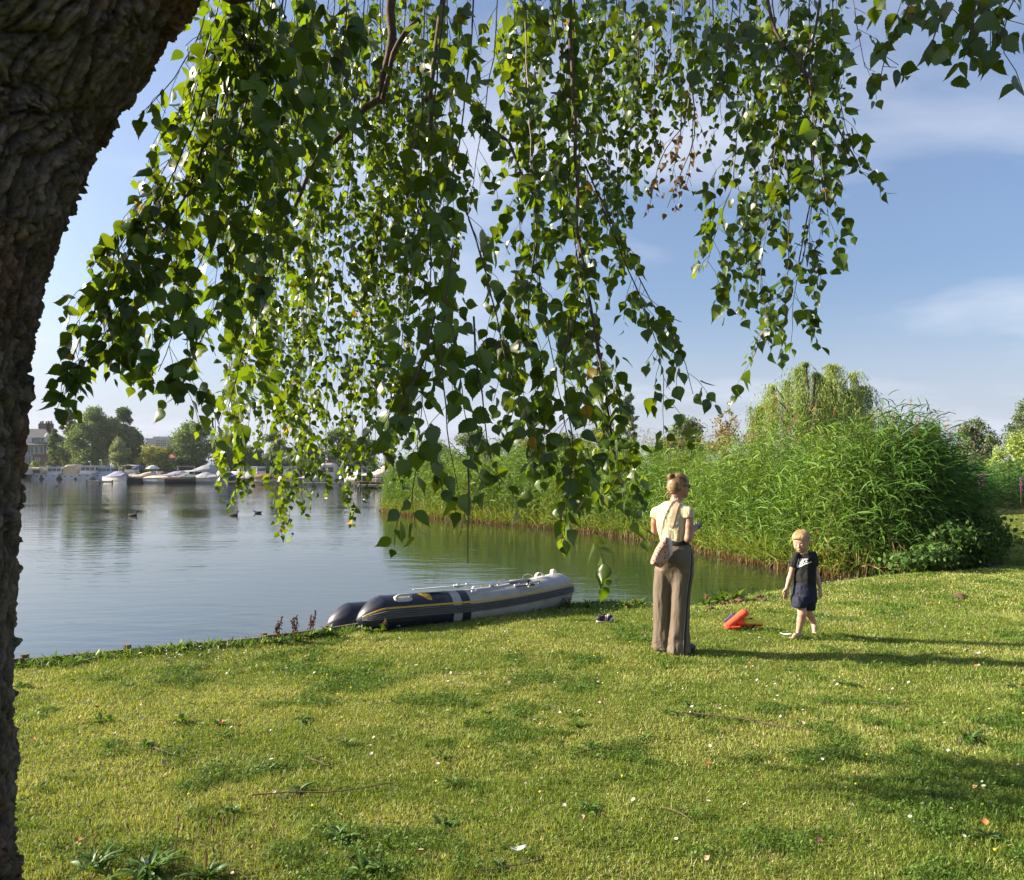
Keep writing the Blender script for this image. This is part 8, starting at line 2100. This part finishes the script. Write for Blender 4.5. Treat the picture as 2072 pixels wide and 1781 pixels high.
for k_, (x, y, L, rz, lab) in enumerate([(1590, 1289, 0.11, -0.5, 'pale curved feather at the walking child\'s toes'), (1978, 1329, 0.09, 0.4, 'small white downy feather in the woman\'s shadow'), (1050, 1738, 0.075, 0.2, 'crumpled pale feather near the bottom centre')]):
    p = gz(x, y); t = thing('feather', lab, 'feather', (p[0], p[1], p[2]+0.028), rz, 'feathers on the lawn'); n = 9; s_ = np.linspace(0, 1, n); wd = 0.014*np.sin(math.pi*np.clip(s_*0.95+0.05, 0, 1))**0.7
    V = np.vstack([np.c_[(s_-0.5)*L, wd, 0.02*np.abs(s_-0.4)+0.006], np.c_[(s_-0.5)*L, 0*s_, 0.02*np.abs(s_-0.4)+0.010], np.c_[(s_-0.5)*L, -wd, 0.02*np.abs(s_-0.4)+0.004]])
    obj('vane', mesh_np('vane', V, [np.array([(i, n+i, n+i+1, i+1) for i in range(n-1)]+[(n+i, 2*n+i, 2*n+i+1, n+i+1) for i in range(n-1)])], smooth=True), M_feather, t); MB().tube(np.c_[(s_-0.55)*L, 0*s_, 0.02*np.abs(s_-0.4)+0.011], np.linspace(0.0012, 0.0004, n), 5).build('shaft', M_feather, t)
M_soil = mat('bare_soil', (0.12, 0.075, 0.048), 0.95, 0.1, var=0.35, scale=30, bump=0.01, bscale=50)
for k_, (x, y, r, lab) in enumerate([(1437, 1233, 0.055, 'single brown soil clod right of the woman\'s knees'), (1464, 1219, 0.06, 'brown soil heap left of three under the bright dock clump'), (1482, 1218, 0.07, 'middle soil heap under the bright dock clump'), (1502, 1217, 0.08, 'largest soil heap under the dock clump'), (1536, 1209, 0.06, 'soil heap on the shore right of the docks'), (1590, 1195, 0.09, 'flat soil patch at the waterline left of the child'), (1545, 1215, 0.05, 'small soil clod below the shore soil heap'), (1477, 1271, 0.022, 'small clod at the left end of the life jacket'), (1940, 1207, 0.14, 'flat bare earth mark in the right lawn')]):
    p = gz(x, y); S = Solid((-r*1.6, -r*1.6, -0.02), (r*1.6, r*1.6, r*1.2), r*0.10); flat = 0.28 if k_ in (5, 8) else 0.6
    for q in range(7): S.ell((g.normal(0, r*0.4), g.normal(0, r*0.35), r*0.15*flat), (r*g.uniform(0.3, 0.6), r*g.uniform(0.3, 0.6), r*flat*g.uniform(0.5, 0.95)), None, r*0.1)
    S.half((0, 0, -0.012), (0, 0, -1)); V, Q = S.skin(0); V = wrinkle(V, Q, r*0.12, (6/r*0.5,)*3); o = obj('soil_clod', mesh_np('soil_clod', V, [Q], smooth=True), M_soil, loc=(p[0], p[1], p[2]+0.008)); tag(o, lab, 'soil', 'soil clods by the shore')
# floating orange leaf on the inlet and pond weed
o = bpy.data.objects.new('fallen_leaf', lm[0]); o.location = tuple(np.array(G(1456, 1134, WATER_Z))+np.array([0, 0, 0.004])); o.scale = (1.8, 1.8, 1.0); COL.objects.link(o); tag(o, 'orange leaf floating on the inlet behind the woman', 'leaf')
mb = MB(); g = np.random.default_rng(70)
for k_ in range(3200):
    x = g.uniform(1400, 1800); y = g.uniform(1150, 1196); p = np.array(G(x, y, WATER_Z))
    if p[1] < shore(p[0])+0.05: continue
    
    if g.random() > np.clip((fbm(np.array([[p[0]*1.1, p[1]*2.2, 0.0]]), 3)[0]-0.42)*6, 0.03, 1)*np.clip(1.3-(p[1]-shore(p[0]))/1.6, 0.15, 1): continue
    r = g.uniform(0.004, 0.013); mb.add([p+np.array([math.cos(a)*r, math.sin(a)*r*1.3, 0.003+0.002*(k_ % 3)]) for a in np.linspace(0, 6.28, 7)[:-1]], [(0, 1, 2, 3, 4, 5)])
o = mb.build('pond_weed', mat('pond_weed', (0.12, 0.12, 0.025), 0.6, 0.3, var=0.4, scale=3)); tag(o, 'yellow-green pond weed floating by the shore', 'pond weed', kind='stuff')

# repeats that differ only by place say which one they are, counted from the left of the picture
def ordinal(k): return '%d%s' % (k, 'th' if 10 <= k % 100 <= 20 else {1: 'st', 2: 'nd', 3: 'rd'}.get(k % 10, 'th'))
for grp, phrase in (('fallen orange leaves', 'curled orange fallen leaf on the grass, %s orange one from the left'), ('fallen tan leaves', 'pale tan fallen leaf on the grass, %s tan one from the left'), ('fallen brown leaves', 'small dark brown fallen leaf on the grass, %s brown one from the left'),
                    ('small weeds strewn over the lawn', 'small broad-leaved weed rosette in the nearer lawn, %s of these from the left'), ('ribwort seed stalks', 'thin ribwort seed stalk at the bottom left, %s stalk from the left')):
    q = sorted([o for o in bpy.data.objects if o.get('group') == grp], key=lambda o: o.location.x/o.location.y)
    for i, o in enumerate(q): o['label'] = phrase % ordinal(i+1)
# ================================================================== HAZE
def haze_box(density):
    m = bpy.data.materials.new('lake_haze'); m.use_nodes = True; n, l = m.node_tree.nodes, m.node_tree.links; n.clear()
    out = n.new('ShaderNodeOutputMaterial'); v = n.new('ShaderNodeVolumePrincipled')
    v.inputs['Color'].default_value = (0.86, 0.91, 1.0, 1); v.inputs['Density'].default_value = density; v.inputs['Anisotropy'].default_value = 0.35
    l.new(v.outputs[0], out.inputs['Volume'])
    o = MB().box((0, 430, 10), (1800, 1100, 24.0)).build('haze', m); tag(o, 'thin summer haze over the lake', 'haze', kind='stuff')
haze_box(0.00013)
